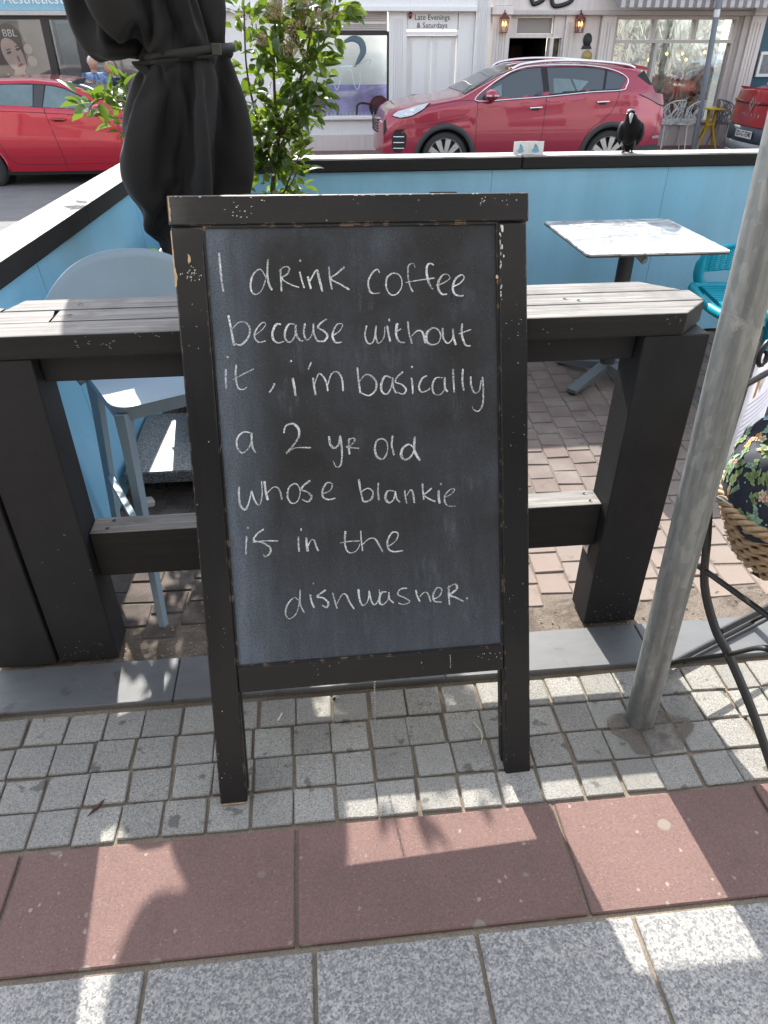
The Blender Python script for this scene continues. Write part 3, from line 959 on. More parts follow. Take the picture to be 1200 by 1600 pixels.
# tooth emblem on the glass
tooth = smooth_pts([(.86, 0, 1.40), (1.02, 0, 1.45), (1.16, 0, 1.40), (1.20, 0, 1.26), (1.12, 0, 1.12), (1.04, 0, 1.02)], 8)
q = MB(); q.tube([(p.x, FY + .02, p.z) for p in tooth], [.015 + .05 * math.sin(PI * min(1, (i + 2) / len(tooth))) for i in range(len(tooth))], 8, flat=.06, up=(0, 0, 1))
q.build('tooth_emblem', plain('slate_blue_decal', (.09, .14, .18), .5), s2)
q = MB()
t1 = smooth_pts([(.60, 0, .98), (.64, 0, .80), (.70, 0, .66), (.76, 0, .78), (.80, 0, .92)], 6)
t2 = smooth_pts([(.92, 0, .98), (.98, 0, .96), (1.02, 0, .78), (1.08, 0, .66), (1.14, 0, .78), (1.14, 0, .95)], 6)
for t_ in (t1, t2): q.tube([(p.x, FY + .02, p.z) for p in t_], [.02 + .032 * math.sin(PI * (i + .5) / len(t_)) for i in range(len(t_))], 8, flat=.08, up=(0, 1, 0))
q.tube([(.78, FY + .02, 1.03), (1.0, FY + .02, 1.03)], .012, 6)
q.build('tooth_emblem', plain('pale_cyan_decal', (.70, .86, .88), .5), s2)
q = MB(); q.tube(smooth_pts([(.70, FY + .02, 1.06), (1.0, FY + .02, 1.03), (1.22, FY + .02, 1.10), (1.34, FY + .02, 1.13), (1.30, FY + .02, 1.05)], 6), .007, 5)
q.build('decal_line', M['silver'], s2)
q = MB()
for i in range(24): q.tube([(-.08 + i * .073, FY - .04, .232), (-.08 + i * .073, FY - .05, .30)], .004, 4, smooth=False)
q.build('sill_spikes', M['white'], s2)['kind'] = 'stuff'
def pilaster(par, x0, x1, z0, z1, d, mat, fl=6, cap=True):
    q = MB(); fbox(q, x0, x1, z0, z1, -.2, d)
    w_ = (x1 - x0 - .08) / max(fl, 1)
    for i in range(fl):
        xx = x0 + .04 + w_ * i
        fbox(q, xx + w_ * .18, xx + w_ * .82, z0 + .12, z1 - .1, d, d + .018)
    q.build('pilaster', mat, par)
    if cap: part('pilaster_base', mat, par, (x0 - .015, x1 + .015, z0 - .22, z0 - .002, -.2, d + .03), bev=.008)
pilaster(s2, 1.67, 1.985, -.15, 1.848, .05, D)
pilaster(s2, 3.225, 3.49, -.15, 2.3, .10, D)
part('signboard', D, s2, (2.0, 2.915, 1.58, 1.83, -.2, .01))
part('sign_frame', D, s2, (1.99, 2.93, 1.83, 1.848, -.2, .03), (1.99, 2.93, 1.50, 1.56, -.2, .05))
text_obj('sign_lettering', 'Late Evenings\n& Saturdays', .118, M['ink'], Matrix.Translation((2.45, FY - .012, 1.705)) @ Matrix.Rotation(PI / 2, 4, 'X'), s2, .002)
text_obj('sign_lettering', 'nt Ga\nno l', .17, M['ink'], Matrix.Translation((-.80, FY - .003, 1.69)) @ Matrix.Rotation(PI / 2, 4, 'X'), s2, .002)
for x0, x1 in ((2.0, 2.455), (2.465, 2.915)):
    q = MB(); fbox(q, x0, x1, -.2, 1.498, -.14, -.06)
    for z0, z1 in ((.55, 1.42), (-.1, .45)):
        fbox(q, x0 + .07, x1 - .07, z0, z1, -.06, -.05); fbox(q, x0 + .10, x1 - .10, z0 + .03, z1 - .03, -.05, -.03)
    q.build('door_leaf', D, s2)
part('step', M['kerb_stone'], s2, (1.99, 2.93, -.4, -.2, -.3, .0))
part('door_jamb', D, s2, (2.93, 3.22, -.4, 1.848, -.2, .03))
MB().ball((2.05, FY - .03, 1.80), (.035, .03, .06), 8).build('alarm_light', M['lamp_red'], s2)

# --- right: cafe restaurant
s3 = thing('shop_building', 'old off-white restaurant front with lanterns, open doorway and large window behind the red car', 'building', (6, FY, -.35))
C = M['cream']
part('wall', C, s3, (3.5, 8.72, 2.45, ZT, -.3, .0))
part('fascia', C, s3, (3.87, 8.72, 1.88, 2.45, -.2, .10))
part('cornice', M['cream2'], s3, (3.87, 8.72, 1.80, 1.878, -.2, .15), bev=.012)
pilaster(s3, 3.53, 3.865, -.15, 1.80, .12, C, 5)
part('pilaster_capital', C, s3, (3.51, 3.885, 1.802, 1.93, -.2, .2), (3.53, 3.865, 1.932, 2.44, -.2, .15), bev=.01)
part('transom_frame', C, s3, (3.88, 4.02, 1.46, 1.798, -.2, .0), (4.021, 4.69, 1.46, 1.525, -.2, .0), (4.021, 4.69, 1.77, 1.798, -.2, .0))
def mk_patt():
    m = NT('patterned_obscure_glass')
    v_ = m.vor(m.coord('World', (1, 1, 1), (0, R(45), 0)), 30, 'F1', 'Distance', 0)
    m.col(m.ramp(v_, [(.2, (.14, .125, .115)), (.6, (.30, .28, .26))])); m.rough(.35)
    return m.mat
part('transom_pane', mk_patt(), s3, (4.022, 4.69, 1.526, 1.768, -.1, -.08))
part('door_post', C, s3, (4.665, 4.735, -.4, 1.458, -.2, .0))
part('side_pane', plain('dim_green_glass', (.05, .05, .03), .1, var=.8, scale=9), s3, (4.74, 4.87, .1, 1.458, -.12, -.1))
part('door_post', C, s3, (4.70, 4.90, 1.46, 1.798, -.2, .02), (4.875, 4.90, -.4, 1.458, -.2, .02))
q = MB(); q.box(3.87, 4.66, FY + .2, FY + 1.8, -.35, 1.46)
q.f = [q.f[0], q.f[1], q.f[3], q.f[4], q.f[5]]; q.s = q.s[:5]; q.m = q.m[:5]
q.build('doorway_recess', M['darkroom'], s3)
part('shelf', plain('brown_shelf', (.10, .06, .04), .7), s3, (4.15, 4.6, .9, 1.32, -1.7, -1.6), (3.95, 4.15, 1.12, 1.14, -1.5, -.9))
pilaster(s3, 4.905, 5.06, -.15, 1.80, .08, C, 3)
part('wall_panel', C, s3, (5.075, 5.57, -.05, 1.798, -.2, .0)); part('plinth', C, s3, (5.075, 5.57, -.4, -.052, -.2, .04))
pilaster(s3, 5.585, 5.84, -.15, 1.80, .08, C, 3)
# window: frames and panes
part('window_frame', M['cream2'], s3, (5.86, 8.24, 1.375, 1.43, -.18, .0), (5.86, 8.24, 1.74, 1.798, -.18, .0))
part('window_sill', C, s3, (5.86, 8.24, .06, .115, -.18, .1), bev=.01)
part('stallriser', C, s3, (5.86, 8.24, -.4, .058, -.18, .02))
for x in (5.86, 6.60, 7.405, 8.19): part('window_mullion', M['cream2'], s3, (x, x + .055, 1.431, 1.739, -.18, .0))
for x in (5.86, 6.70, 8.19): part('window_mullion', M['cream2'], s3, (x, x + .055, .116, 1.374, -.18, .0))
for a, b in ((5.915, 6.60), (6.655, 7.405), (7.46, 8.19)): part('pane', M['glass_old'], s3, (a, b, 1.431, 1.739, -.1, -.09))
for a, b in ((5.915, 6.70), (6.755, 8.19)): part('pane', M['glass_old'], s3, (a, b, .116, 1.374, -.1, -.09))
def mk_interior():
    m = NT('cafe_interior_reflections')
    co = m.coord('World', (1.4, 1, .55), (0, R(12), 0))
    n_ = m.noise(co, 3.2, 6, .65, 1.8)
    c = m.ramp(n_, [(.3, (.05, .04, .035)), (.43, (.17, .14, .12)), (.5, (.30, .33, .28)), (.62, (.42, .44, .38)), (.75, (.22, .19, .16))])  # streaks stand in for old-glass reflections as well as the greenish interior
    m.col(c); m.rough(.7)
    return m.mat
part('interior_wall', mk_interior(), s3, (5.7, 8.4, -.2, 1.85, -.9, -.85))
part('interior_panel', plain('white_interior_screen', (.55, .57, .55), .7), s3, (6.35, 6.66, .3, 1.36, -.4, -.38))
cr = random.Random(3)
for x, z in ((6.05, 1.24), (6.83, 1.10), (7.18, 1.20), (7.50, 1.2), (7.60, 1.10), (7.95, 1.22)):
    q = MB(); q.ball((x, FY + .5, z), .028, 8); q.build('pendant_bulb', M['warm_glow'], s3)
    q = MB(); q.tube([(x, FY + .5, z + .03), (x, FY + .5, 1.8)], .004, 4); q.build('pendant_cord', M['black_metal'], s3)
for x, z, s_ in ((7.42, .82, 1), (7.98, .86, .9)):
    q = MB(); q.ball((x, FY + .3, z), (.06 * s_, .05, .10 * s_), 8); q.tube([(x, FY + .3, z - .1), (x, FY + .3, .15)], .012, 6)
    q.build('dried_plant', plain('dark_brown', (.06, .035, .02), .8), s3)
q = MB()
for i in range(26):
    a = cr.uniform(7.2, 8.1); z = .2 + cr.random() * .35
    q.ball((a, FY + .3 + cr.random() * .15, z), (cr.uniform(.02, .06), .03, cr.uniform(.02, .07)), 6)
q.build('window_display', plain('dusky_display', (.12, .09, .06), .8, var=.7, scale=15), s3)['kind'] = 'stuff'
part('reveal', M['cream2'], s3, (8.245, 8.30, -.4, 1.798, -.2, .02), (8.30, 8.41, -.4, 1.798, -.2, .09))
pilaster(s3, 8.42, 8.69, -.15, 1.80, .14, C, 3)
part('pilaster_capital', C, s3, (8.40, 8.71, 1.802, 2.1, -.2, .22), bev=.01)
# dark oval plaque and small gilt plate
q = MB(); q.lathe([(0, 0), (.075, 0), (.085, .012), (.075, .024), (0, .026)], (0, 0, 0), 20, 'y', M=Matrix.Translation((5.37, FY - .027, 1.43)) @ Matrix.Diagonal((1, 1, 1.25, 1)))
q.prism([(-.10, 0), (.10, 0), (.055, .07), (-.055, .07)], 'y', FY - .024, FY - .001, M=Matrix.Translation((5.37, 0, 1.29)))
q.build('oval_plaque', M['ink'], s3)
q = MB(); q.lathe([(0, 0), (.095, 0), (.10, .01), (0, .018)], (5.40, FY - .02, 1.17), 20, 'y'); q.build('gilt_plate', plain('gilt', (.36, .27, .10), .5, .3), s3)
for k, (a, b, c_) in enumerate(((4.17, 4.42, 2.02), (4.55, 4.92, 1.99))):
    q = MB(); q.tube(smooth_pts([(a, FY - .13, c_ + .10), (a + .06, FY - .13, c_ - .04), ((a + b) / 2, FY - .13, c_ - .05), (b, FY - .13, c_ + .01), (b + .05, FY - .13, c_ + .1)], 6), [.02, .03] + [.04] * 21 + [.02] * 2, 6, flat=.4)
    q.build('scroll_ornament', M['ink'], s3)
def lantern(x, z, lab):
    t = thing('wall_lantern', lab, 'lantern', (x, FY - .22, z))
    q = MB(); q.prism([(-.075, .10), (.075, .10), (.055, -.11), (-.055, -.11)], 'y', -.06, -.054)
    q = MB()
    for sx in (-1, 1):
        for sy in (-1, 1): q.tube([(sx * .052, sy * .052, -.11), (sx * .07, sy * .07, .08)], .007, 4, smooth=False)
    q.box(-.06, .06, -.06, .06, -.125, -.11); q.lathe([(.10, .08), (.085, .10), (.03, .155), (.035, .165), (0, .18)], (0, 0, 0), 4, 'z', False)
    q.build('lantern_frame', M['copper'], t, local=True)
    q = MB(); q.tube([(0, 0, .17), (0, .02, .21), (0, .10, .19), (0, .21, .10)], .010, 6); q.box(-.04, .04, .105, .118, -.12, .17); q.build('bracket', M['copper'], t, local=True)
    for sx in (-.024, .026):
        q = MB(); q.ball((sx, 0, .01), (.013, .013, .035), 8); q.build('bulb', M['warm_glow'], t, local=True)
    q = MB()
    for a in range(4):
        q.add([(-.052, -.052, -.108), (.052, -.052, -.108), (.068, -.068, .078), (-.068, -.068, .078)], [(0, 1, 2, 3)], M=Matrix.Rotation(a * PI / 2, 4, 'Z'))
    q.build('lantern_glass', M['glass'], t, local=True)
lantern(3.72, 1.66, 'copper wall lantern on the pilaster left of the restaurant doorway')
lantern(5.12, 1.66, 'copper wall lantern right of the doorway, beside the black oval plaque')
# awning
aw = thing('awning', 'grey and white striped awning over the restaurant window', 'awning', (7.3, FY, 2.0))
nst = 46
for mi_, nm in ((0, 'grey_stripe'), (1, 'white_stripe')):
    q = MB(); x0, x1 = 5.55, 9.05
    for i in range(nst):
        if i % 2 != mi_: continue
        a = x0 + (x1 - x0) * i / nst; b = x0 + (x1 - x0) * (i + 1) / nst
        q.add([(a, FY - .11, 2.44), (b, FY - .11, 2.44), (b, FY - .75, 2.03), (a, FY - .75, 2.03), (b, FY - .752, 1.915), (a, FY - .752, 1.915), ((a + b) / 2, FY - .752, 1.895)], [(0, 1, 2, 3), (3, 2, 4, 6, 5)])
    solid(q.build(nm, plain('grey_canvas', (.20, .19, .20), .85, kind='World') if mi_ == 0 else plain('off_white_canvas', (.50, .47, .44), .85, kind='World'), aw), .003)
q = MB(); q.tube([(5.55, FY - .74, 2.02), (9.05, FY - .74, 2.02)], .018, 6); q.build('front_bar', M['silver'], aw)

# --- far right: blue building with a framed board
s4 = thing('shop_building', 'dark teal rendered building at the right edge with a framed board', 'building', (10, FY, -.35))
part('wall', M['bluegrey'], s4, (8.725, 16, -.4, ZT, -.3, -.02))
nb = thing('notice_board', 'white framed grey notice board on the teal wall', 'notice board', (9.4, FY, 1.03))
part('board_frame', M['white'], nb, (8.82, 9.9, 1.19, 1.24, -.018, .03), (8.82, 9.9, .83, .88, -.018, .03), (8.82, 8.87, .881, 1.189, -.018, .03), (9.85, 9.9, .881, 1.189, -.018, .03))
part('board_sheet', plain('mottled_grey', (.23, .22, .23), .6, var=.3, scale=14), nb, (8.87, 9.85, .881, 1.189, -.018, .01))
part('wall_slot', M['darkframe'], s4, (8.735, 8.80, .8, 1.24, -.02, .0))

# --- the row behind the viewer: lights the shade and shows in the car bodies
s5 = thing('cafe_building', 'sunlit pale rendered cafe front behind the viewer, seen only mirrored in glass and car paint', 'building', (0, -2.3, 0))
q = MB()
for x in range(-4, 5):
    q.box(x * 3.2 - .6, x * 3.2 + .6, -2.6, -2.3, 0, 3.2)
q.box(-15, 15, -2.6, -2.3, 3.2, 4.2); q.box(-15, 15, -2.6, -2.3, 5.6, 6.8)
for x in range(-5, 6): q.box(x * 2.6 - .8, x * 2.6 + .8, -2.6, -2.3, 4.2, 5.6)
q.box(-15, 15, -2.58, -2.32, 0, .5)
q.build('wall', plain('warm_render', (.34, .32, .29), .8, kind='World'), s5)
q = MB(); q.prism([(-2.3, 2.9), (-.9, 2.45), (-.9, 2.25), (-.93, 2.25), (-.93, 2.43), (-2.3, 2.87)], 'x', -3.2, 3.4); q.build('unseen_awning', plain('charcoal_canvas', (.03, .03, .034), .8), s5)  # unseen dark awning, added to darken what the board frame mirrors
q = MB(); q.box(-15, 15, -2.56, -2.5, .5, 5.6); q.build('window_glass', plain('dark_shop_glass', (.05, .06, .07), .1, bump=0, spec=1), s5)
STROKES = "-544,2549 -545,2491 -544,2438 -541,2389|-356,2445 -374,2477 -400,2466 -419,2433 -423,2394 -407,2374 -381,2387 -360,2426 -347,2474 -340,2518|-340,2518 -347,2465 -345,2420 -333,2390|-290,2477 -291,2433 -293,2384|-297,2468 -272,2486 -252,2481 -261,2457 -286,2438 -252,2412 -215,2399|-208,2464 -202,2430 -193,2395|-201,2515 -203,2506|-174,2444 -169,2414 -164,2391|-166,2424 -142,2462 -131,2467 -126,2437 -115,2379|-79,2484 -79,2435 -72,2385|-12,2480 -45,2454 -75,2432 -37,2409 4,2384|142,2452 132,2467 110,2453 90,2419 91,2384 105,2366 140,2367|199,2450 174,2431 168,2391 184,2360 210,2359 234,2384 239,2418 225,2444 199,2450|302,2471 292,2489 271,2477 268,2432 275,2392 286,2368|255,2408 308,2416 388,2425|387,2480 366,2487 353,2469 354,2429 365,2394 378,2378|392,2393 424,2402 455,2421 447,2438 425,2437 403,2407 404,2372 420,2354 441,2355|466,2385 499,2399 521,2421 511,2436 483,2420 468,2385 474,2356 497,2345 516,2347|-529,2290 -524,2245 -519,2195 -515,2160|-519,2230 -488,2258 -458,2257 -442,2231 -453,2192 -486,2163 -511,2169|-424,2201 -390,2224 -372,2248 -387,2254 -415,2225 -425,2196 -409,2172 -378,2176|-306,2245 -327,2244 -345,2212 -344,2182 -325,2166 -297,2172|-245,2243 -271,2244 -290,2214 -291,2179 -271,2168 -248,2197 -242,2242|-242,2242 -243,2202 -229,2176 -214,2171|-201,2246 -209,2206 -200,2175 -182,2184 -170,2209 -164,2244|-164,2244 -165,2204 -152,2170 -137,2165|-104,2262 -134,2243 -145,2226 -123,2212 -106,2191 -121,2168 -149,2168|-81,2190 -51,2209 -36,2235 -57,2239 -76,2215 -84,2185 -70,2159 -43,2161|71,2229 61,2188 72,2152 95,2156 108,2196 114,2227|114,2227 108,2186 119,2150 145,2174 152,2220|163,2225 167,2189 173,2155|173,2255 174,2244|209,2235 201,2192 212,2156 239,2149|196,2195 225,2210|257,2241 260,2190 271,2143|269,2174 297,2198 321,2192 332,2143|368,2210 343,2191 338,2155 359,2136 392,2144 404,2178 389,2204 368,2210|414,2208 416,2162 435,2140 457,2160 461,2206|461,2206 463,2165 472,2130|505,2225 501,2179 516,2131 541,2125|482,2178 545,2197|-560,2061 -565,2016 -566,1977|-549,2116 -547,2109|-514,2079 -521,2023 -513,1977 -491,1971 -477,1980|-534,2014 -487,2037 -439,2058|-354,1992 -364,1972 -381,1952|-273,2012 -268,1969 -266,1933|-274,2090 -273,2082|-185,2078 -202,2046|-183,2011 -180,1969 -176,1933|-180,1974 -157,2025 -137,2013 -124,1982 -121,1948|-121,1971 -100,2022 -73,2031 -54,1999 -52,1945|18,2047 20,1995 25,1932|22,1984 53,2014 79,2007 99,1980 94,1944 63,1921 29,1934|169,1995 143,2004 123,1974 123,1937 146,1925 167,1956 175,1997|175,1997 176,1955 189,1925|224,2021 196,1998 188,1976 216,1964 234,1941 219,1921 193,1931|261,1993 264,1956 264,1919|266,2045 266,2036|333,1999 311,1988 294,1954 304,1927 334,1934 345,1944|407,1987 374,1987 356,1956 362,1919 390,1912 414,1942 415,1990|415,1990 414,1942 426,1923|454,2025 455,1972 456,1919|501,2024 496,1970 501,1925|536,1989 537,1946 552,1914 574,1923 584,1970|591,1984 593,1922 587,1858 566,1829 542,1839 539,1852|-479,1779 -509,1783 -538,1757 -541,1715 -523,1691 -495,1707 -477,1742 -473,1779|-473,1779 -475,1721 -463,1687|-330,1770 -320,1801 -288,1810 -264,1787 -266,1750 -296,1710 -325,1680 -286,1701 -214,1699|-129,1747 -126,1710 -108,1692 -89,1707 -79,1747|-79,1747 -75,1674 -84,1616 -106,1606 -118,1634|-37,1734 -42,1693 -42,1659|-48,1721 -23,1733 -13,1724 -30,1703 -52,1694 5,1685|117,1724 89,1717 76,1680 85,1642 111,1632 132,1661 134,1704 117,1724|161,1736 155,1692 163,1646|256,1674 235,1692 207,1677 196,1646 209,1623 237,1632 259,1669 264,1726|264,1726 259,1663 283,1615|-549,1540 -554,1492 -549,1449 -529,1434 -511,1468 -496,1518|-496,1518 -484,1471 -465,1451 -450,1496 -447,1560|-434,1559 -433,1516 -426,1470|-425,1505 -395,1529 -372,1517 -362,1468|-298,1541 -326,1524 -337,1482 -321,1451 -294,1457 -278,1494 -283,1527 -298,1541|-228,1550 -258,1530 -271,1510 -243,1497 -228,1474 -246,1453 -272,1466|-174,1486 -140,1500 -130,1529 -154,1534 -175,1503 -175,1470 -149,1457 -119,1463|-6,1543 -2,1496 6,1446|2,1485 33,1499 56,1481 46,1448 18,1437 3,1446|84,1523 79,1479 82,1440|155,1479 125,1481 112,1449 128,1426 150,1441 160,1479|160,1479 164,1445 180,1425|204,1481 206,1448 211,1416|209,1448 230,1479 242,1467 247,1417|289,1508 290,1464 292,1431|332,1483 307,1463 293,1453 316,1434 347,1418|365,1470 363,1436 367,1408|375,1504 377,1495|389,1435 423,1449 441,1470 419,1471 393,1443 392,1412 410,1394 444,1391|-535,1311 -542,1263 -545,1224|-528,1354 -526,1345|-455,1338 -486,1319 -505,1290 -468,1276 -436,1252 -435,1226 -458,1209 -467,1221|-511,1280 -452,1283 -393,1278|-301,1293 -304,1254 -303,1221|-285,1332 -288,1317|-266,1287 -266,1251 -263,1220|-264,1240 -245,1272 -230,1270 -223,1242 -214,1219|-83,1305 -89,1259 -83,1214 -62,1199 -34,1212 -18,1242|-114,1250 -70,1255 -20,1254|-12,1303 -12,1253 -9,1205|-7,1236 24,1261 52,1259 70,1229 85,1194|116,1220 151,1245 162,1278 136,1284 112,1249 113,1209 137,1192 182,1194|-324,991 -344,1004 -376,973 -388,929 -374,904 -345,919 -326,957 -312,1041|-312,1041 -317,973 -301,928|-267,1015 -264,980 -253,947|-250,1070 -249,1061|-192,1031 -217,1016 -235,1000 -208,992 -186,967 -195,945 -216,958|-162,1017 -154,970 -146,935|-146,958 -119,1001 -99,999 -86,964 -66,927|-40,1023 -37,971 -23,941 1,962 10,1013|10,1013 18,960 34,941 58,974 58,1014|93,999 67,996 55,957 69,938 96,959 104,998|104,998 105,964 124,942|193,1010 161,1008 146,983 181,962 201,943 174,931 146,940|234,998 238,969 251,939|249,962 273,983 290,976 303,934|311,945 346,959 359,991 337,1001 316,968 322,936 357,929|394,1007 392,955 394,910|386,996 423,1013 434,992 410,971 392,961 426,946 463,923|480,941 481,934"

# ================================================================== A-board
bd = thing('a_board', 'black wooden chalkboard sign with handwritten coffee joke, leaning folded against the bar table', 'a-board',
           (.098, 1.0605, 0), (0, 0, 0))
bd.rotation_euler = (Matrix.Rotation(R(1.7), 4, 'Z') @ Matrix.Rotation(-math.atan(.4585), 4, 'X') @ Matrix.Rotation(.0145, 4, 'Y')).to_euler()
T = .030
def fr_(name, x0, x1, z0, z1, y0, y1, mat, bev=.0025, lab=None):
    return MB().box(x0, x1, y0, y1, z0, z1, bev).build(name, mat, bd, True, label=lab)
fr_('stile', -.386, -.322, 0.002, 1.326, .0, T, M['frame_z'])
fr_('stile', .322, .386, 0.002, 1.326, .0, T, M['frame_z'])
fr_('top_rail', -.389, .391, 1.329, 1.389, -.001, T + .001, M['frame_x'])
fr_('bottom_rail', -.3215, .3215, .281, .343, .0015, T - .002, M['frame_x'])
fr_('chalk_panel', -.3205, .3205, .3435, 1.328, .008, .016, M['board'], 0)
# beading round the panel
for b in ((-.3205, -.3165, .3435, 1.328), (.3165, .3205, .3435, 1.328), (-.316, .316, 1.324, 1.3285), (-.316, .316, .3435, .3475)):
    fr_('bead', b[0], b[1], b[2], b[3], .003, .0078, M['frame_z'], 0)
# the folded rear frame
fr_('rear_stile', -.380, -.320, .014, 1.30, T + .004, T + .030, M['frame_z'])
fr_('rear_stile', .320, .380, .014, 1.30, T + .004, T + .030, M['frame_z'])
fr_('rear_rail', -.319, .319, .36, .415, T + .005, T + .029, M['frame_x'])
fr_('rear_rail', -.319, .319, 1.25, 1.305, T + .005, T + .029, M['frame_x'])
fr_('rear_panel', -.319, .319, .416, 1.249, T + .010, T + .016, M['bar_z'], 0)
for x in (-.2, .2):
    fr_('hinge', x - .03, x + .03, 1.385, 1.3925, .004, T + .025, M['black_metal'], 0)
raw = plain('bare_wood', (.50, .34, .21), .75, var=.35, scale=60)
wht = plain('white_undercoat', (.60, .58, .54), .7, var=.25, scale=120)
cr = random.Random(9)
def chip(x, z, wx, wz, m, side='f', nm='paint_chip'):
    q = MB(); n_ = 9
    vs = []
    for k in range(n_):
        a = 2 * PI * k / n_; r_ = cr.uniform(.55, 1.1)
        if side == 'f': vs.append((x + wx * r_ * math.cos(a), -.0017, z + wz * r_ * math.sin(a)))
        elif side == 'p': vs.append((x + wx * r_ * math.cos(a), .0072, z + wz * r_ * math.sin(a)))
        elif side == 'l': vs.append((-.3872, T / 2 + wx * r_ * math.cos(a), z + wz * r_ * math.sin(a)))
        elif side == 't': vs.append((x + wx * r_ * math.cos(a), T / 2 + wz * r_ * math.sin(a), 1.3902))
    q.add(vs, [list(range(n_))])
    return q
allc = {0: MB(), 1: MB()}
def add_chip(i, *a, **k):
    q = chip(*a, **k); allc[i].add(q.v, q.f)
for x, z, wx, wz, i in ((-.353, 1.262, .004, .012, 0), (.3165, 1.210, .004, .006, 0), (.3295, 1.312, .003, .010, 1), (.3285, 1.275, .002, .008, 1), (.332, 1.255, .002, .004, 1)):
    add_chip(i, x, z, wx, wz, None)
for k in range(30): add_chip(1, cr.gauss(-.352, .009), cr.gauss(1.228, .010), cr.uniform(.0006, .0018), cr.uniform(.0006, .002), None)
for k in range(16): add_chip(1, cr.gauss(-.225, .02), cr.gauss(1.365, .010), cr.uniform(.0008, .003), cr.uniform(.0005, .0018), None)
for k in range(14): add_chip(1, cr.gauss(.31, .03), cr.gauss(1.372, .009), cr.uniform(.0006, .002), cr.uniform(.0005, .002), None)
for k in range(16): add_chip(1, cr.choice((-1, 1)) * cr.uniform(.325, .384), cr.uniform(.05, 1.3), cr.uniform(.0005, .0014), cr.uniform(.0006, .0022), None)
for k in range(22): add_chip(1, cr.uniform(.3235, .327), cr.uniform(1.16, 1.325), cr.uniform(.0006, .0018), cr.uniform(.001, .005), None)
for k in range(22): add_chip(1, cr.uniform(-.38, .385), 1.3875 - cr.random() * .002, cr.uniform(.0015, .006), cr.uniform(.0008, .0018), None)
for k in range(10): add_chip(1, cr.uniform(.24, .32), cr.uniform(.31, .335), cr.uniform(.0006, .0012), cr.uniform(.0006, .002), None)
for k in range(9): add_chip(1, .187 + cr.uniform(-.001, .001), .300 + k * .004, .0009, .0016, None)
for k in range(14): add_chip(0, 0, 1.27 + cr.uniform(-.03, .05), cr.uniform(.002, .004), cr.uniform(.006, .02), None, side='l')
allc[0].build('bare_wood_chips', raw, bd, True)['kind'] = 'stuff'
allc[1].build('paint_chips', wht, bd, True)['kind'] = 'stuff'
# bare wood down the left edge where the paint has gone
q = MB()
zz = [1.205 + i * .006 for i in range(31)]
for a, b in zip(zz[:-1], zz[1:]):
    wa = .0022 + .0035 * abs(noise.noise(Vector((a * 60, 0, 0)))) + .004 * max(0, 1 - abs(a - 1.225) / .02); wb = .0022 + .0035 * abs(noise.noise(Vector((b * 60, 0, 0)))) + .004 * max(0, 1 - abs(b - 1.225) / .02)
    if b < 1.323 or a > 1.331:
        q.add([(-.3868, -.0016, a), (-.3868 + wa, -.0016, a), (-.3868 + wb, -.0016, b), (-.3868, -.0016, b)], [(0, 1, 2, 3)])
q.build('bare_edge', raw, bd, True)
for x in (-.354, .354):
    MB().box(x - .03, x + .03, .001, T - .001, -.001, .0018).build('bare_foot_end', raw, bd, True)
# handwriting: each pen stroke a thin raised chalk ribbon
WORDS = [1, 10, 7, 10, 13, 4, 1, 6, 14, 2, 1, 4, 4, 7, 12, 4, 4, 5, 18]
hws = [MB() for _ in WORDS]
which = [k for k, n_ in enumerate(WORDS) for _ in range(n_)]
sr = random.Random(4)
for si_, s_ in enumerate(STROKES.split('|')):
    hw = hws[which[si_]]
    P = [tuple(int(c_) / 2000 for c_ in p.split(',')) for p in s_.split()]
    P = [(u - .0145 * v_, v_) for u, v_ in P]
    S = smooth_pts([(u, 0, v_) for u, v_ in P], 7)
    n_ = len(S)
    L = sum((S[i + 1] - S[i]).length for i in range(n_ - 1))
    wbase = sr.uniform(.0013, .0019) * (1.2 if P[0][1] < .95 and P[0][1] > .8 else 1)
    a_, b_ = [], []
    for i, p in enumerate(S):
        t = (S[min(i + 1, n_ - 1)] - S[max(i - 1, 0)]).normalized()
        nn = Vector((-t.z, 0, t.x))
        down = max(0, -t.z)
        w_ = wbase * (.75 + .55 * down + .45 * noise.noise(Vector((p.x * 30, p.z * 30, 1)))) * (1.0 if 0 < i < n_ - 1 else .6)
        if L < .02: w_ *= .9
        a_.append(p + nn * w_); b_.append(p - nn * w_)
    vs = [(p.x, .0070, p.z) for p in a_] + [(p.x, .0070, p.z) for p in b_]
    hw.add(vs, [(i, i + 1, n_ + i + 1, n_ + i) for i in range(n_ - 1)])
def mk_smear():
    m = NT('chalk_smear'); m.col((.55, .62, .70)); m.rough(.95)
    tr = m.n('ShaderNodeBsdfTransparent'); mx = m.n('ShaderNodeMixShader')
    f = m.math('MULTIPLY', m.ramp(m.noise(m.coord('Object', (22, 1, 3)), 5, 4, .7), [(.45, 0.0), (.8, .11)]), m.ramp(m.noise(m.coord('Object'), 280, 2, .8), [(.3, .2), (.7, 1.2)]))
    m.l(f, mx.inputs[0]); m.l(tr.outputs[0], mx.inputs[1]); m.l(m.b.outputs[0], mx.inputs[2]); m.l(mx.outputs[0], m.out.inputs[0])
    return m.mat
sm_ = MB()
for k in range(26):
    x_ = sr.uniform(-.27, .26); z_ = .46 + .105 * sr.randint(0, 7) + sr.uniform(-.01, .02); w_, h_ = sr.uniform(.01, .035), sr.uniform(.03, .09)
    n_ = 12; sm_.add([(x_ + w_ * math.cos(2 * PI * i / n_), .0076, z_ - h_ * .5 + h_ * .6 * math.sin(2 * PI * i / n_)) for i in range(n_)], [list(range(n_))])
sm_.build('chalk_smears', mk_smear(), bd, True)['kind'] = 'stuff'
for hw in hws: hw.build('chalk_word', M['chalk'], bd, True)
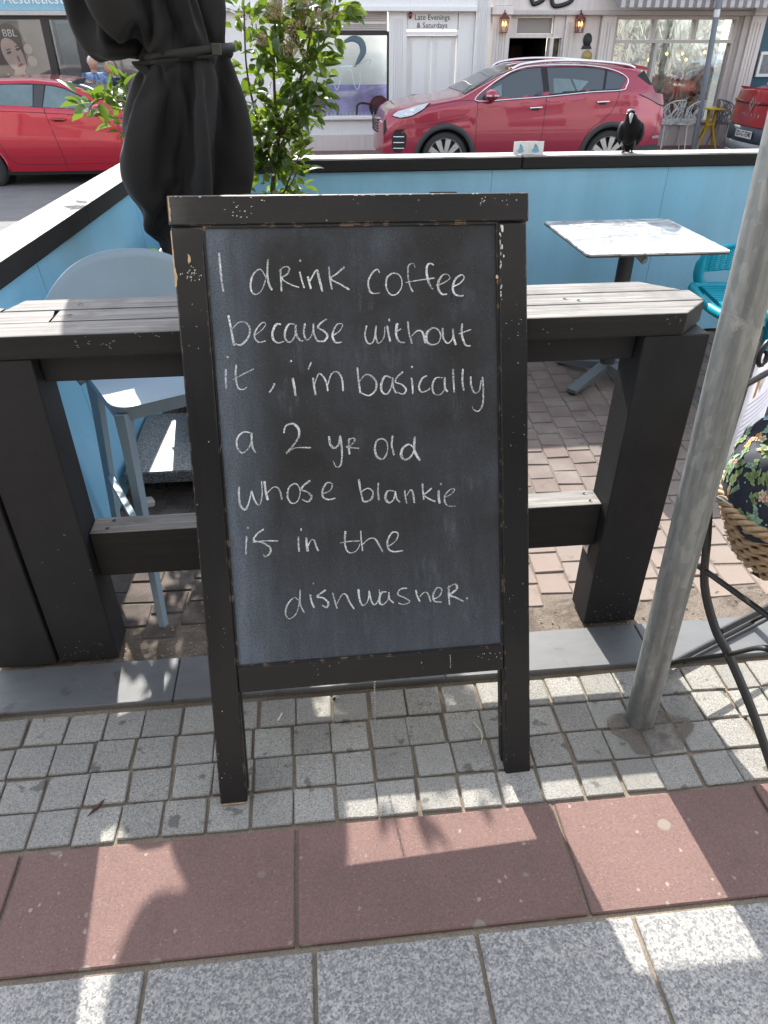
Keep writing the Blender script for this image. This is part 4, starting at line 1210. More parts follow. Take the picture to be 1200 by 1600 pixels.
# stay chain hanging loose behind the bottom rail
q = MB()
cx, cy, cz = .102, 1.215, .300
for i in range(30):
    z = cz - i * .0093
    if z < .02: break
    ring = []
    for k in range(11):
        a = 2 * PI * k / 10
        dx, dz = .0028 * math.cos(a), .0062 * math.sin(a)
        ring.append((cx + (dx if i % 2 else dx * .3), cy + (dx * .3 if i % 2 else dx), z + dz))
    q.tube(ring, .0008, 4, cap=False)
bdinv = None
c_o = q.build('stay_chain', M['raw_steel'])
bpy.context.view_layer.update()
c_o.parent = bd; c_o.matrix_parent_inverse = bd.matrix_world.inverted()

# ================================================================== bar table
bt = thing('bar_table', 'black painted timber bar table with grey weathered plank top behind the chalkboard', 'bar table', (.1, 1.65, 0))
# plank top with clipped corners
def plank(x0, x1, y0, y1, cl=0, cr_=0, front=True):
    pts = [(x0 + (cl if front else 0), y0), (x1 - (cr_ if front else 0), y0), (x1 - (0 if front else cr_), y1), (x0 + (0 if front else cl), y1)]
    q = MB()
    bm = bmesh.new()
    lo = [bm.verts.new((p[0], p[1], .9455)) for p in pts]; hi = [bm.verts.new((p[0], p[1], 1.0)) for p in pts]
    bm.faces.new(lo[::-1]); bm.faces.new(hi)
    for i in range(4): bm.faces.new((lo[i], lo[(i + 1) % 4], hi[(i + 1) % 4], hi[i]))
    bmesh.ops.bevel(bm, geom=list(bm.edges), offset=.004, segments=2, profile=.5, affect='EDGES')
    q.frombm(bm)
    return q.build('plank', M['plank'], bt)
plank(-1.2, .973, 1.568, 1.659, 0, .088)
plank(-.60, .973, 1.662, 1.742, 0, .0)
plank(-.735, .955, 1.745, 1.828, .03, .085, False)
q = MB(); q.prism([(-1.15, 1.662), (-.604, 1.662), (-.604, 1.700), (-.612, 1.742), (-1.15, 1.742)], 'z', .9455, .9985); q.build('plank', M['plank'], bt)
q = MB(); q.prism([(-1.15, 1.745), (-.742, 1.745), (-.738, 1.775), (-.80, 1.80), (-1.1, 1.80)], 'z', .9455, .997); q.build('plank', M['plank'], bt)
def tb(name, x0, x1, y0, y1, z0, z1, mat, bev=.004): return MB().box(x0, x1, y0, y1, z0, z1, bev, seg=2).build(name, mat, bt)
tb('post', -.800, -.631, 1.573, 1.690, .008, .944, M['bar_z'])
tb('post', -.975, -.806, 1.566, 1.690, .008, .944, M['bar_z'])
tb('post', .794, .960, 1.573, 1.690, .008, .944, M['bar_z'])
tb('apron', -.6295, .7925, 1.612, 1.66, .872, .944, M['bar_x'])
tb('rail', -.6295, .7925, 1.611, 1.688, .290, .436, M['rail_top'])
tb('batten', -.90, .93, 1.72, 1.80, .905, .944, M['bar_x'])
br = MB(); br.box(.7905, .7935, 1.64, 1.675, .235, .288); br.build('corner_bracket', M['raw_steel'], bt)
MB().ball((.788, 1.657, .262), (.006, .008, .008), 8).build('bolt', M['raw_steel'], bt)
scr = MB()
for x, y, z in ((-.585, 1.632, .4363), (-.575, 1.668, .4363), (.765, 1.63, .4363), (.76, 1.668, .4363)):
    scr.lathe([(0, 0), (.0055, 0), (.006, .0006)], (x, y, z), 8)
for x, y in ((.63, 1.70), (.66, 1.685), (-.56, 1.78), (-.565, 1.70), (.1, 1.70), (.1, 1.78)):
    scr.lathe([(0, 0), (.006, 0), (.0065, .0006)], (x, y, 1.0003), 8)
sf = MB(); sg = random.Random(77)
def scuff(x, z, y, n_, sx_, sz_):
    for _ in range(n_):
        a, b = sg.gauss(x, sx_), sg.gauss(z, sz_); w_, h_ = sg.uniform(.0008, .004), sg.uniform(.0006, .0016); r_ = sg.uniform(-.6, .6)
        sf.add([(a + w_ * math.cos(t) * math.cos(r_) - h_ * math.sin(t) * math.sin(r_), y, b + w_ * math.cos(t) * math.sin(r_) + h_ * math.sin(t) * math.cos(r_)) for t in (0, 1, 2, 3, 4, 5)], [(0, 1, 2, 3, 4, 5)])
scuff(-.455, .975, 1.5672, 9, .008, .008); scuff(-.52, .985, 1.5672, 7, .012, .006); scuff(-.35, .99, 1.5672, 6, .02, .004)
scuff(.86, .985, 1.5672, 6, .02, .006); scuff(.55, .978, 1.5672, 5, .05, .01); scuff(-.70, .30, 1.5722, 8, .04, .2); scuff(.88, .12, 1.5722, 14, .05, .06); scuff(-.70, .04, 1.5722, 22, .06, .02); scuff(.88, .03, 1.5722, 18, .05, .012); scuff(.2, .37, 1.6102, 6, .5, .04)
sf.build('scuff_marks', plain('dusty_scuff', (.20, .19, .17), .85), bt)['kind'] = 'stuff'
scr.build('screw_holes', M['ink'], bt)['kind'] = 'stuff'

# ================================================================== steel pole
pl = thing('steel_pole', 'thick galvanised steel pole standing in the setts right of the chalkboard', 'pole', (.824, 1.2, 0))
q = MB(); q.lathe([(.038, -.02), (.038, 3.4)], (0, 0, 0), 48)
po = q.build('pole', M['galv'], pl, True)
pl.rotation_euler = (0, -.036, 0)

# ================================================================== pale blue bar stool
stl = thing('bar_stool', 'pale blue plastic bar stool with rounded back behind the left end of the bar table', 'bar stool', (-.462, 2.10, 0), (0, 0, R(27)))
S = M['stool']
def rr_poly(x0, x1, y0, y1, r, n=6):
    out = []
    for cx_, cy_, a0 in ((x1 - r, y1 - r, 0), (x0 + r, y1 - r, 90), (x0 + r, y0 + r, 180), (x1 - r, y0 + r, 270)):
        for k in range(n + 1):
            a = R(a0 + 90 * k / n); out.append((cx_ + r * math.cos(a), cy_ + r * math.sin(a)))
    return out
SZ = .68
q = MB(); bm = bmesh.new()
P = rr_poly(-.205, .205, -.185, .20, .055)
hi = [bm.verts.new((x, y, SZ + .006 * (abs(x) / .2) ** 2)) for x, y in P]; lo = [bm.verts.new((x * .97, y * .97, SZ - .038)) for x, y in P]
bm.faces.new(hi); bm.faces.new(lo[::-1])
for i in range(len(P)): bm.faces.new((lo[i], lo[(i + 1) % len(P)], hi[(i + 1) % len(P)], hi[i]))
bmesh.ops.bevel(bm, geom=[e for e in bm.edges if all(v_ in hi for v_ in e.verts)], offset=.006, segments=2, profile=.6, affect='EDGES')
q.frombm(bm); q.build('seat', S, stl, True)
legs = {}
for sx in (-1, 1):
    for sy in (-1, 1):
        top = Vector((sx * .178, sy * .165, SZ - .02)); bot = Vector((sx * .215, sy * .225, 0))
        if sx < 0 and sy < 0: bot = Vector((-.23, -.32, .0))
        legs[(sx, sy)] = (top, bot)
        q = MB()
        q.tube([top, top.lerp(bot, .15), bot], [.030, .024, .017], 4, up=(1, 1, 0), smooth=False, flat=.8)
        q.build('leg', S, stl, True)
for sx in (-1, 1):
    a = legs[(sx, -1)][0].lerp(legs[(sx, -1)][1], .58); b = legs[(sx, 1)][0].lerp(legs[(sx, 1)][1], .58)
    q = MB(); q.tube([a, b], .014, 4, smooth=False); q.build('stretcher', S, stl, True)
q = MB()
def backf(u, v_):
    x = (u - .5) * .57
    top = .985 - .14 * abs(u * 2 - 1) ** 2.6
    z = SZ - .02 + (top - SZ + .02) * v_
    y = .20 + .11 * v_ - .10 * abs(u * 2 - 1) ** 2 
    wd = .80 + .2 * min(1, v_ * 1.6)
    return (x * wd, y, z)
q.grid(26, 12, backf)
solid(q.build('backrest', S, stl, True), .012)

# ================================================================== closed parasol
um = thing('parasol', 'closed black canvas parasol strapped round its middle behind the chalkboard', 'parasol', (-.42, 2.76, 0))
q = MB(); q.lathe([(.024, .1), (.024, 2.72)], (-.42, 2.76, 0), 16); q.build('pole', M['grey_metal'], um)
def mk_slab():
    m = NT('dark_speckled_granite')
    co = m.coord('World'); v_ = m.vor(co, 330, 'F1', 'Color'); sp = m.n('ShaderNodeSeparateColor'); m.l(v_, sp.inputs[0])
    m.col(m.ramp(sp.outputs[0], [(.2, (.03, .036, .04)), (.55, (.09, .10, .11)), (.85, (.24, .26, .27))])); m.rough(.35)
    return m.mat
for x0, x1, y0, y1 in ((-.762, -.20, 2.44, 2.96),):
    MB().box(x0, x1, y0, y1, .082, .135, .006).build('base_slab', mk_slab(), um)
q = MB()
for x, y in ((-.66, 2.56), (-.26, 2.56), (-.66, 2.9), (-.26, 2.9)): q.lathe([(.03, .0), (.03, .08)], (x, y, 0), 12)
q.box(-.5, -.34, 2.5, 2.92, .03, .08); q.build('base_foot', M['black_metal'], um)
q = MB(); q.lathe([(.05, .136), (.05, .16), (.034, .17), (.032, .48)], (-.42, 2.76, 0), 20); q.build('pole_socket', M['dark_metal'], um)

# draped canvas: the canopy's folds, tied in at the strap; millimetres about the pole, each number the step from the last
CANOPY_FOLDS = [
-360,-15,-8,0,8,9,7,0,-6,-10,-13,-11,-9,-6,-4,-3,-6,-7,-9,-8,-5,-1,0,-3,-8,-14,-14,-9,3,10,10,3,-7,-15,-13,-7,
4,12,14,13,9,2,-1,-2,0,4,6,10,9,8,6,4,5,8,12,12,9,2,-6,-7,-2,8,16,15,8,-4,25,-17,3,-3,-12,16,-1,-6,-10,-8,-9,
-11,-15,-28,-17,-8,-5,-3,-3,-17,20,-29,25,19,-13,-25,6,-9,0,-32,26,5,2,14,-28,4,8,14,2,13,-16,-5,-6,-10,-9,2,
12,3,10,10,15,16,21,-9,13,10,12,9,21,-18,10,7,15,23,9,-18,-7,-5,14,-5,2,12,-1,-22,3,-11,-11,-23,-10,-9,-11,-11,
-7,-10,-7,-28,4,-31,19,26,2,-25,-13,-3,-2,-8,1,5,15,16,-7,-3,7,5,15,-7,-23,-4,-5,-9,-9,9,22,12,11,11,9,22,2,-3,
12,10,15,24,-1,-20,14,19,14,14,-7,-7,-10,6,3,-16,12,11,2,-9,9,-19,-11,-26,-4,-8,-9,-10,-3,-12,-21,-32,-18,-15,
4,28,33,-15,-12,-12,-36,-5,2,-18,30,21,12,-2,20,-11,18,-21,-21,-12,-12,15,-9,31,16,5,11,7,15,24,9,-21,16,21,4,
22,-5,-18,21,15,25,10,-10,-4,-19,3,9,-13,8,16,-10,11,1,-13,-20,-25,8,-16,-26,-3,-11,6,-29,-31,-33,-23,8,29,37,
-22,8,-19,-21,-21,-14,-27,34,37,30,-13,21,-10,15,-29,-18,-19,-11,29,-9,31,26,5,8,9,12,16,11,-16,21,13,24,-8,
-16,12,15,21,30,2,-13,-2,-18,-6,8,-13,11,21,-11,18,-6,-4,-25,-26,4,-8,-26,-6,-16,9,-26,-36,-33,-28,3,21,38,-7,
14,-26,-14,-52,-20,-24,36,37,50,3,9,-8,3,-25,-25,-22,-2,25,11,27,17,21,10,9,10,18,-4,-16,26,17,19,-22,6,10,9,
27,31,-3,-13,-2,-15,-12,4,-6,5,26,-9,17,8,-15,-25,-27,-1,-4,-23,-13,-7,-11,-16,-33,-38,-27,-17,26,40,10,3,-20,
-25,-61,-28,-18,38,42,52,16,-2,11,-14,-22,-26,-20,-3,25,25,24,21,23,14,7,6,19,-14,-11,23,23,3,-5,8,8,7,30,29,
-6,-12,-3,-11,-16,3,-4,-5,32,-3,10,16,-18,-23,-27,-9,4,-23,-13,-15,-11,-24,-19,-39,-43,-17,25,42,25,-7,-17,-36,
-66,-36,-12,40,47,53,25,-3,10,-18,-21,-27,-23,7,24,34,23,28,14,7,19,5,17,-21,-5,28,20,9,-6,6,9,4,33,26,-6,-11,
-6,-7,-20,4,-5,-11,34,7,3,19,-13,-27,-29,-12,8,-22,-15,-18,-12,-13,-30,-42,-45,-21,20,45,34,-11,-17,-43,-70,
-49,-2,41,53,54,30,1,8,-23,-20,-32,-17,10,30,29,33,19,19,9,15,10,12,-23,0,24,25,0,-13,24,9,4,34,25,-6,-13,-7,
-4,-22,3,-6,-12,31,19,0,11,-5,-28,-31,-14,11,-21,-15,-14,-21,-19,-24,-51,-40,-26,17,46,41,-13,-14,-52,-75,-49,
-3,42,59,54,32,5,6,-25,-21,-33,-12,14,31,32,40,16,18,10,8,11,10,-22,10,21,21,-12,-1,25,12,2,34,26,-6,-14,-8,-2,
-24,0,1,-20,28,28,7,11,-13,-27,-33,-16,14,-21,-12,-18,-21,-29,-17,-52,-48,-23,13,47,44,-12,-9,-63,-78,-49,-5,
42,64,56,33,8,5,-27,-22,-32,-8,18,30,38,37,12,24,12,8,8,14,-30,18,18,7,13,-15,28,12,3,32,28,-6,-16,-7,-2,-26,
-6,9,-21,20,30,17,9,-18,-24,-34,-16,16,-20,-11,-17,-25,-34,-15,-55,-49,-22,9,49,43,-10,-10,-66,-82,-50,-5,43,
66,58,33,10,6,-29,-24,-30,-2,21,37,38,29,11,29,10,12,-4,22,-32,22,18,6,15,-20,29,14,3,31,29,-4,-18,-7,-3,-26,
-5,7,-18,8,30,25,9,-12,-28,-34,-18,19,-22,-12,-13,-26,-27,-26,-56,-44,-26,5,47,43,-8,-10,-68,-85,-50,-6,42,68,
62,30,12,7,-29,-27,-27,4,25,36,22,41,14,32,6,11,-10,29,-33,25,17,18,-7,-9,26,18,3,29,30,0,-22,-6,-6,-25,6,-5,
-17,2,27,26,15,-8,-30,-35,-17,19,-23,-15,-11,-23,-37,-25,-51,-38,-30,2,43,41,-5,-9,-70,-87,-49,-7,42,67,66,27,
11,9,-27,-30,-22,10,28,32,18,42,19,34,-2,11,-2,9,-19,28,20,19,-20,2,22,18,2,30,32,1,-24,-4,-10,-23,7,-8,-12,-2,
16,22,18,5,-31,-36,-15,20,-23,-23,-12,-13,-42,-14,-54,-39,-32,-2,38,57,-22,-5,-71,-89,-47,-9,41,64,71,21,12,20,
-33,-33,-16,16,31,20,22,40,26,31,-9,14,8,10,-22,24,24,7,-16,9,17,20,2,30,32,2,-24,-1,-16,-21,9,-10,-14,4,4,28,
18,6,-31,-36,-14,20,-28,-13,-18,-10,-43,-7,-56,-39,-34,-5,36,53,-25,-7,-68,-82,-49,-10,39,63,73,11,15,27,-33,
-37,-8,22,33,17,17,36,32,24,-12,8,20,13,-18,19,27,9,-17,9,11,22,1,29,34,3,-24,0,-20,-19,9,-9,-15,7,-4,23,20,11,
-30,-36,-11,18,-29,-13,-13,-11,-42,-8,-47,-43,-36,-7,33,50,-31,-9,-61,-75,-49,-12,36,61,72,-1,27,23,-27,-38,4,
21,35,13,17,27,40,2,-11,19,14,21,-7,9,32,9,-28,20,9,20,0,30,36,4,-24,2,-24,-19,12,-11,-16,9,-3,18,26,5,-30,-36,
-5,13,-30,-13,-4,-19,-35,-11,-37,-46,-37,-10,31,41,-33,-14,-50,-66,-51,-13,34,69,52,8,9,28,-14,-38,11,25,34,9,
20,23,39,-24,1,14,22,23,-3,11,33,7,-30,27,4,20,-2,29,39,6,-24,2,-25,-19,13,-12,-14,6,3,8,22,10,-29,-35,-1,7,
-25,-17,-3,-27,-19,-15,-37,-39,-36,-13,29,30,-35,-23,-32,-57,-51,-14,32,69,23,15,15,24,-2,-34,17,27,34,3,22,19,
22,-16,18,11,7,18,0,21,33,4,-31,33,1,17,-1,26,43,7,-23,1,-23,-22,16,-13,-15,5,12,-6,25,9,-28,-36,8,-2,-20,-21,
-1,-29,-16,-21,-22,-40,-33,-15,26,12,-31,-26,-17,-46,-52,-8,27,52,24,12,28,11,3,-28,24,28,30,8,-1,32,-2,8,7,9,
12,6,10,25,33,0,-27,37,-4,15,-1,24,45,10,-23,0,-16,-30,18,-12,-14,1,21,-14,17,13,-27,-34,12,-10,-19,-10,-16,
-21,-17,-42,-21,-27,-6,-20,24,-10,-27,-29,8,-44,-47,-7,28,22,32,4,11,14,-1,12,22,24,28,-2,3,36,-18,25,0,13,1,
17,9,23,32,-8,-17,40,-10,12,1,21,44,15,-21,-6,-8,-35,22,-12,-13,-4,29,-19,22,1,-26,-30,11,-12,-24,-17,-8,-8,
-29,-25,-37,0,-9,-23,23,-36,-21,-31,29,-41,-35,-6,21,27,30,-11,16,3,0,22,13,21,12,17,0,21,-8,26,3,17,-10,30,12,
12,31,-5,-17,42,-15,6,7,19,38,23,-21,-12,0,-38,21,-4,-13,-12,34,-16,15,-5,-24,-19,4,-22,-22,-14,-9,-18,-3,-26,
-21,-30,18,-23,-10,-18,-26,-9,16,-32,-30,0,15,33,18,-10,16,1,-3,6,26,22,-15,23,18,1,9,23,15,5,-13,25,14,24,21,
-4,-9,39,-21,1,11,23,26,30,-12,-24,5,-37,20,7,-18,-15,30,-1,0,-19,-12,-12,-13,-20,-20,-9,-5,-24,14,-29,-18,-36,
8,4,-9,-30,-16,-11,-14,4,-23,2,-8,29,32,-2,13,7,-9,-8,21,15,-23,12,27,-1,30,23,13,-4,9,1,29,15,18,-5,2,33,-24,
-5,14,25,18,31,-12,-21,4,-26,14,6,-10,-5,11,9,-12,-18,-15,-12,-28,3,-26,-8,-16,-8,14,-36,0,-29,1,16,-19,-30,
-10,-2,-23,8,-16,5,-13,32,-16,13,19,-9,23,-24,12,27,-23,-3,15,34,12,8,11,6,12,4,17,18,25,11,2,24,-23,-2,6,25,
13,28,-7,-15,2,-12,-7,-1,3,6,2,-3,-9,-12,-15,-14,-14,-11,-10,-9,-11,-12,-14,-13,-10,-8,-7,-7,-12,-14,-15,-9,-2,
5,5,-1,-8,-12,-10,-3,4,11,14,14,11,7,5,4,5,9,11,14,14,12,11,10,11,13,15,16,12,7,0,-1,1,9,15,14,8,-2,-10,-12,-7,
-1,3,6,2,-3,-9,-12,-15,-14,-14,-11,-10,-9,-11,-12,-14,-13,-10,-8,-7,-7,-12,-14,-15,-9,-2,5,5,-1,-8,-12,-10,-3,
4,11,14,14,11,7,5,4,5,9,11,14,14,12,11,10,11,13,15,16,12,7,0,-1,1,9,15,14,8,-2,1,-11,-16,4,-13,7,13,-23,10,-5,
-23,-10,-9,-16,-19,-6,-8,-11,-15,-25,-11,-13,-6,19,-11,-18,-18,0,4,-30,-4,-13,4,19,-16,17,-5,14,-12,27,-11,3,7,
9,11,23,-1,20,19,17,4,11,23,-4,12,12,15,26,-4,-14,19,6,14,24,11,-13,-6,-30,14,-4,-21,17,-7,-12,28,-14,-27,-9,
-2,-20,-23,-10,-7,-14,-18,-12,-33,-1,-18,17,-12,-13,-18,-2,14,-22,-36,-16,3,29,11,-6,8,6,-1,20,-13,-7,21,18,15,
10,12,17,9,13,7,18,24,-3,10,23,-5,32,12,-15,0,1,36,22,11,-12,-20,-25,13,-7,-9,13,-23,6,19,-4,-29,-2,-11,-21,
-19,-13,-11,-5,-26,-20,-17,-9,-23,14,-3,-21,-10,-9,12,-41,-26,-9,-6,24,35,-20,3,-4,28,-1,-19,3,18,22,24,24,11,
13,8,10,14,12,30,-5,8,25,-19,37,16,-20,17,-7,31,37,14,-19,-22,-31,13,-15,-7,19,-31,23,24,-12,-31,-4,-13,-22,
-15,-12,-17,2,-27,-31,-19,-1,-22,10,3,-27,-8,-12,-9,-31,-4,-29,-7,18,40,-22,10,3,23,-18,-7,2,23,17,31,25,-5,28,
15,16,10,14,22,-14,22,27,-21,31,14,-10,10,2,32,40,14,-19,-26,-36,11,-14,-3,11,-26,30,24,-14,-31,-9,-13,-17,-13,
-18,-15,3,-26,-33,-2,-14,-27,6,4,-30,-15,-4,1,-40,-12,-30,-9,18,37,-19,7,8,18,-22,10,-8,25,21,33,22,-5,32,16,
18,8,22,13,-12,25,27,-19,22,15,-8,5,13,34,41,15,-20,-31,-38,12,-15,1,2,-18,35,21,-14,-31,-14,-12,-12,-15,-17,
-16,1,-28,-38,13,-19,-29,8,-2,-35,-6,-2,-6,-27,-31,-30,-11,21,28,-4,-2,10,7,-20,19,-10,24,30,31,17,1,31,18,17,
9,27,6,-2,20,29,-18,14,16,-6,3,18,37,42,15,-21,-36,-39,11,-13,5,-8,-8,38,19,-14,-32,-18,-13,-3,-20,-16,-17,2,
-32,-33,17,-23,-30,7,-9,-37,-3,-8,-7,-30,-24,-30,-11,13,15,1,14,-1,12,-18,16,-6,24,32,34,11,9,29,17,17,14,27,
-1,0,28,28,-18,8,15,-7,-3,30,41,43,14,-22,-40,-41,11,-11,7,-15,2,39,18,-15,-31,-24,-13,6,-24,-15,-18,1,-33,-27,
18,-26,-31,5,-15,-40,1,-6,-15,-27,-22,-31,-11,22,13,-13,14,-1,4,-7,11,4,24,32,35,2,21,27,19,7,21,28,4,-3,29,28,
-17,1,9,0,-3,31,47,43,14,-23,-46,-39,9,-9,10,-20,12,35,18,-15,-31,-30,-9,11,-28,-11,-22,-6,-26,-17,14,-28,-32,
2,-23,-40,3,-4,-14,-27,-24,-30,-11,25,5,-16,12,-5,21,-15,3,17,24,33,34,-1,24,32,7,14,20,27,10,-5,31,28,-18,-12,
11,8,-4,33,49,43,15,-25,-49,-39,9,-7,11,-21,14,36,18,-15,-31,-36,-4,16,-32,-10,-15,-21,-5,-19,5,-28,-32,-3,-30,
-41,12,-6,-18,-26,-21,-29,-11,27,-8,-11,9,0,22,-17,8,17,24,33,32,-1,32,18,13,15,19,22,12,0,33,26,-17,-5,-6,23,
-12,38,46,43,15,-26,-51,-40,9,-8,15,-19,17,31,19,-15,-30,-36,-4,16,-34,-11,-16,-18,-12,12,-15,-27,-31,-12,-35,
-35,15,-2,-26,-28,-15,-29,-10,25,-23,5,19,-12,15,-12,13,17,23,32,27,7,27,30,7,15,8,20,7,14,34,25,-17,-3,-13,24,
-9,34,50,43,14,-27,-52,-42,9,-6,19,-17,16,32,16,-15,-30,-35,-3,13,-34,-18,-8,-15,2,-2,-17,-23,-30,-30,-33,-23,
14,-9,-11,-37,-13,-27,-10,14,0,3,11,-15,2,11,7,16,20,32,18,20,26,16,11,14,8,12,25,12,31,25,-15,-11,-10,23,-5,
32,50,42,14,-28,-52,-42,8,-5,22,-12,14,33,12,-15,-29,-35,0,6,-31,-9,-13,-19,10,-13,-16,-16,-29,-24,-38,-23,8,
-10,-22,-16,-16,-27,-12,1,36,-2,-7,-10,1,11,14,11,15,30,30,25,-5,27,8,11,10,14,23,25,23,22,-6,-25,-5,21,-2,31,
48,40,16,-31,-49,-44,9,-4,22,-5,14,29,11,-15,-28,-34,3,-3,-28,-7,-13,-19,-2,-18,-13,-9,-16,-28,-20,-28,6,-18,
-28,2,-25,-25,6,-1,28,-20,0,-6,6,14,19,13,9,16,26,4,14,25,5,11,19,22,16,19,24,19,-10,-31,9,16,4,26,47,40,13,
-27,-52,-41,8,-1,16,9,13,19,6,-9,-26,-32,5,-11,-26,-5,-15,-15,-12,0,3,-11,-27,-30,-26,-33,5,-3,-31,11,-34,-13,
-4,12,21,-21,9,-19,16,13,9,2,6,26,3,25,11,12,17,12,11,28,23,17,18,14,-19,-21,11,16,4,25,46,38,11,-26,-51,-39,8,
1,16,18,17,14,0,-14,-23,-28,1,-18,-20,-7,-12,-10,1,4,-1,-14,-25,-29,-37,-30,4,-14,-30,18,-28,-21,-5,18,26,-12,
3,-19,2,5,11,-6,17,17,11,18,30,11,5,14,15,9,23,30,21,6,-25,-5,13,7,14,26,35,32,7,-20,-49,-23,-6,9,8,22,14,12,
-5,-16,-12,-16,-5,-27,-18,-8,-10,-11,-1,9,-6,-11,-25,-26,-29,-22,-7,-16,-16,-1,-14,-19,9,1,30,-5,4,-15,-4,-14,
-3,11,22,23,21,14,12,22,-8,12,9,9,18,23,25,2,-14,-10,30,1,14,26,28,32,13,-26,-47,-13,-14,12,4,13,9,17,3,-21,-6,
-26,-3,-21,-14,-6,-17,-7,-3,24,-5,-21,-10,-22,-27,-20,-9,-8,-28,8,-27,-3,-19,10,36,-5,13,-16,-18,-10,8,2,12,13,
17,26,22,16,-10,17,7,11,-3,22,20,15,-14,1,17,0,16,27,22,32,8,-20,-46,-8,-20,18,4,11,-4,14,14,-17,-6,-26,1,-28,
-13,-8,-13,-6,-3,25,-12,-19,-10,-26,-28,18,-12,-15,-27,9,-28,-7,-14,16,21,5,6,0,-23,-5,10,7,8,11,17,3,21,2,2,
15,7,15,-17,23,16,18,-19,20,10,11,14,13,20,22,5,-10,-32,-12,-19,17,3,10,0,-3,17,-9,-7,-14,-16,-22,-14,-1,-15,
-8,-1,18,-13,-9,-15,-23,-28,19,-1,-8,-12,-8,-22,-20,-3,-1,29,5,8,15,-17,-2,-5,5,8,4,5,6,17,16,-7,13,3,20,-15,
13,10,8,11,18,8,12,6,5,21,14,7,-5,-38,-16,12,6,1,7,-9,-4,18,-9,-11,-11,-11,-15,-12,-5,-7,-5,-12,14,-12,-11,-13,
-13,-27,11,14,8,-26,-12,-20,-13,0,4,14,10,4,6,12,-4,-22,6,19,-19,11,19,-3,16,-5,9,5,12,14,3,14,8,7,12,2,1,10,
14,13,8,3,6,-24,-9,-11,11,10,-1,-7,2,-1,-8,-9,-7,-8,-16,-9,-10,-7,-3,-5,-5,-1,-7,-8,-13,-27,6,11,-6,12,-24,-12,
-15,-5,3,16,9,2,13,8,1,-10,-18,18,-9,12,10,-1,2,9,5,3,15,11,9,11,9,9,9,11,-8,11,-2,10,6,14,0,-2,1,-17,2,7,11,
-10,-15,-9,-11,0,-12,-10,-14,-8,-14,-7,-3,-3,-8,6,0,-7,-13,-18,0,7,-14,6,18,-22,-9,-1,-9,14,7,7,-3,10,8,-2,-18,
-1,-11,14,9,15,-14,8,9,5,15,5,17,11,9,6,10,14,-7,10,6,2,7,-3,6,21,11,-32,-20,16,15,-7,-6,-8,-13,-20,-20,-13,
-14,-13,-10,-3,-11,-1,-7,4,11,-4,-1,-13,-7,4,-13,-2,18,10,-15,-16,13,-11,9,6,-1,13,-6,14,0,-3,-13,-16,3,10,0,3,
10,10,7,7,14,9,8,16,12,15,-12,7,32,-1,17,10,-5,-56,-12,-6,0,6,8,5,0,-5,-8,-10,-9,-7,-4,-3,-3,-4,-6,-7,-6,-4,-1,
0,-2,-7,-11,-11,-7,2,8,8,3,-6,-12,-10,-5,3,9,11,11,6,2,-1,-1,0,2,6,7,7,7,4,3,5,6,9,10,7,1,-4,-6,-2,7,12,12,6,
-3,0,5,3,4,8,10,11,9,6,1,-3,-6,-4,-2,4,8,11,10,5,-3,-10,-13,-11,-5,2,5,2,-4,-9,-12,-8,-6,-3,-5,-7,-9,-7,-4,-1,
0,0,-4,-7,-11,-12,-10,-5,1,7,10,10,5,-1,-8,-10,-6,2,10,15,12,7,1,-1,2,6,8,4,11,10,27,-8,1,14,19,-1,-3,14,-7,-3,
7,1,-19,2,16,23,-22,-8,-4,-5,-11,-2,13,-14,-6,-23,-21,-4,-6,21,-11,-21,-6,-3,15,-20,-7,-13,11,-9,14,-13,-24,0,
8,11,-10,-17,18,-9,-14,-8,15,-7,12,6,3,9,17,-5,4,23,-10,19,15,17,8,9,4,18,10,20,2,8,-4,-7,-23,9,-14,3,8,14,5,
-16,0,-10,4,-23,1,0,-18,-13,-11,-25,-15,24,27,-35,-8,-3,-11,2,-24,0,20,-8,-1,-13,-9,13,-1,3,14,-13,-6,-11,-19,
-18,7,13,7,25,-4,15,7,-14,20,23,-20,14,25,10,8,11,2,26,11,22,1,16,-3,-19,-24,6,-1,15,11,11,5,-30,-3,-18,9,-9,
-18,-2,1,-9,-47,-18,0,-7,39,-10,-32,11,-20,-8,-12,-1,21,-12,-15,-5,0,-3,19,-4,15,-12,3,-24,-20,-16,-2,22,13,15,
10,8,15,-13,25,20,-20,3,32,10,14,8,0,29,21,16,6,15,-5,-28,-23,-2,11,7,13,-6,12,-8,-3,-19,-2,9,-25,-21,2,-15,
-10,-33,-13,-11,34,7,-29,1,-19,-23,1,0,16,-17,-6,-16,-5,13,22,-4,12,-11,-6,-20,-22,-12,-1,12,30,17,9,-4,15,-3,
30,19,-20,-8,35,9,13,14,-1,30,25,20,16,5,-6,-26,-31,-6,18,-11,23,3,-2,30,-16,-23,-14,21,-28,-23,7,-39,10,-37,
-21,-8,29,22,-36,-8,-21,-26,13,5,2,-23,-1,-18,3,23,15,-8,9,6,-14,-31,-23,-11,-8,23,28,30,-1,-10,17,9,30,20,-21,
-15,36,15,11,13,-2,32,20,27,21,4,-7,-26,-31,-11,9,6,4,27,13,11,-25,-15,-21,24,-28,-22,1,-43,21,-43,-25,-13,29,
29,-35,-17,-19,-28,20,-3,-4,-22,0,-14,12,13,6,13,7,9,-22,-31,-28,-12,-4,32,30,30,-8,-10,13,20,28,22,-21,-21,36,
18,14,10,-3,33,30,22,19,8,-8,-28,-30,-19,7,9,-6,27,42,-8,-2,-24,-27,21,-27,-23,-6,-40,29,-46,-30,-18,28,34,-35,
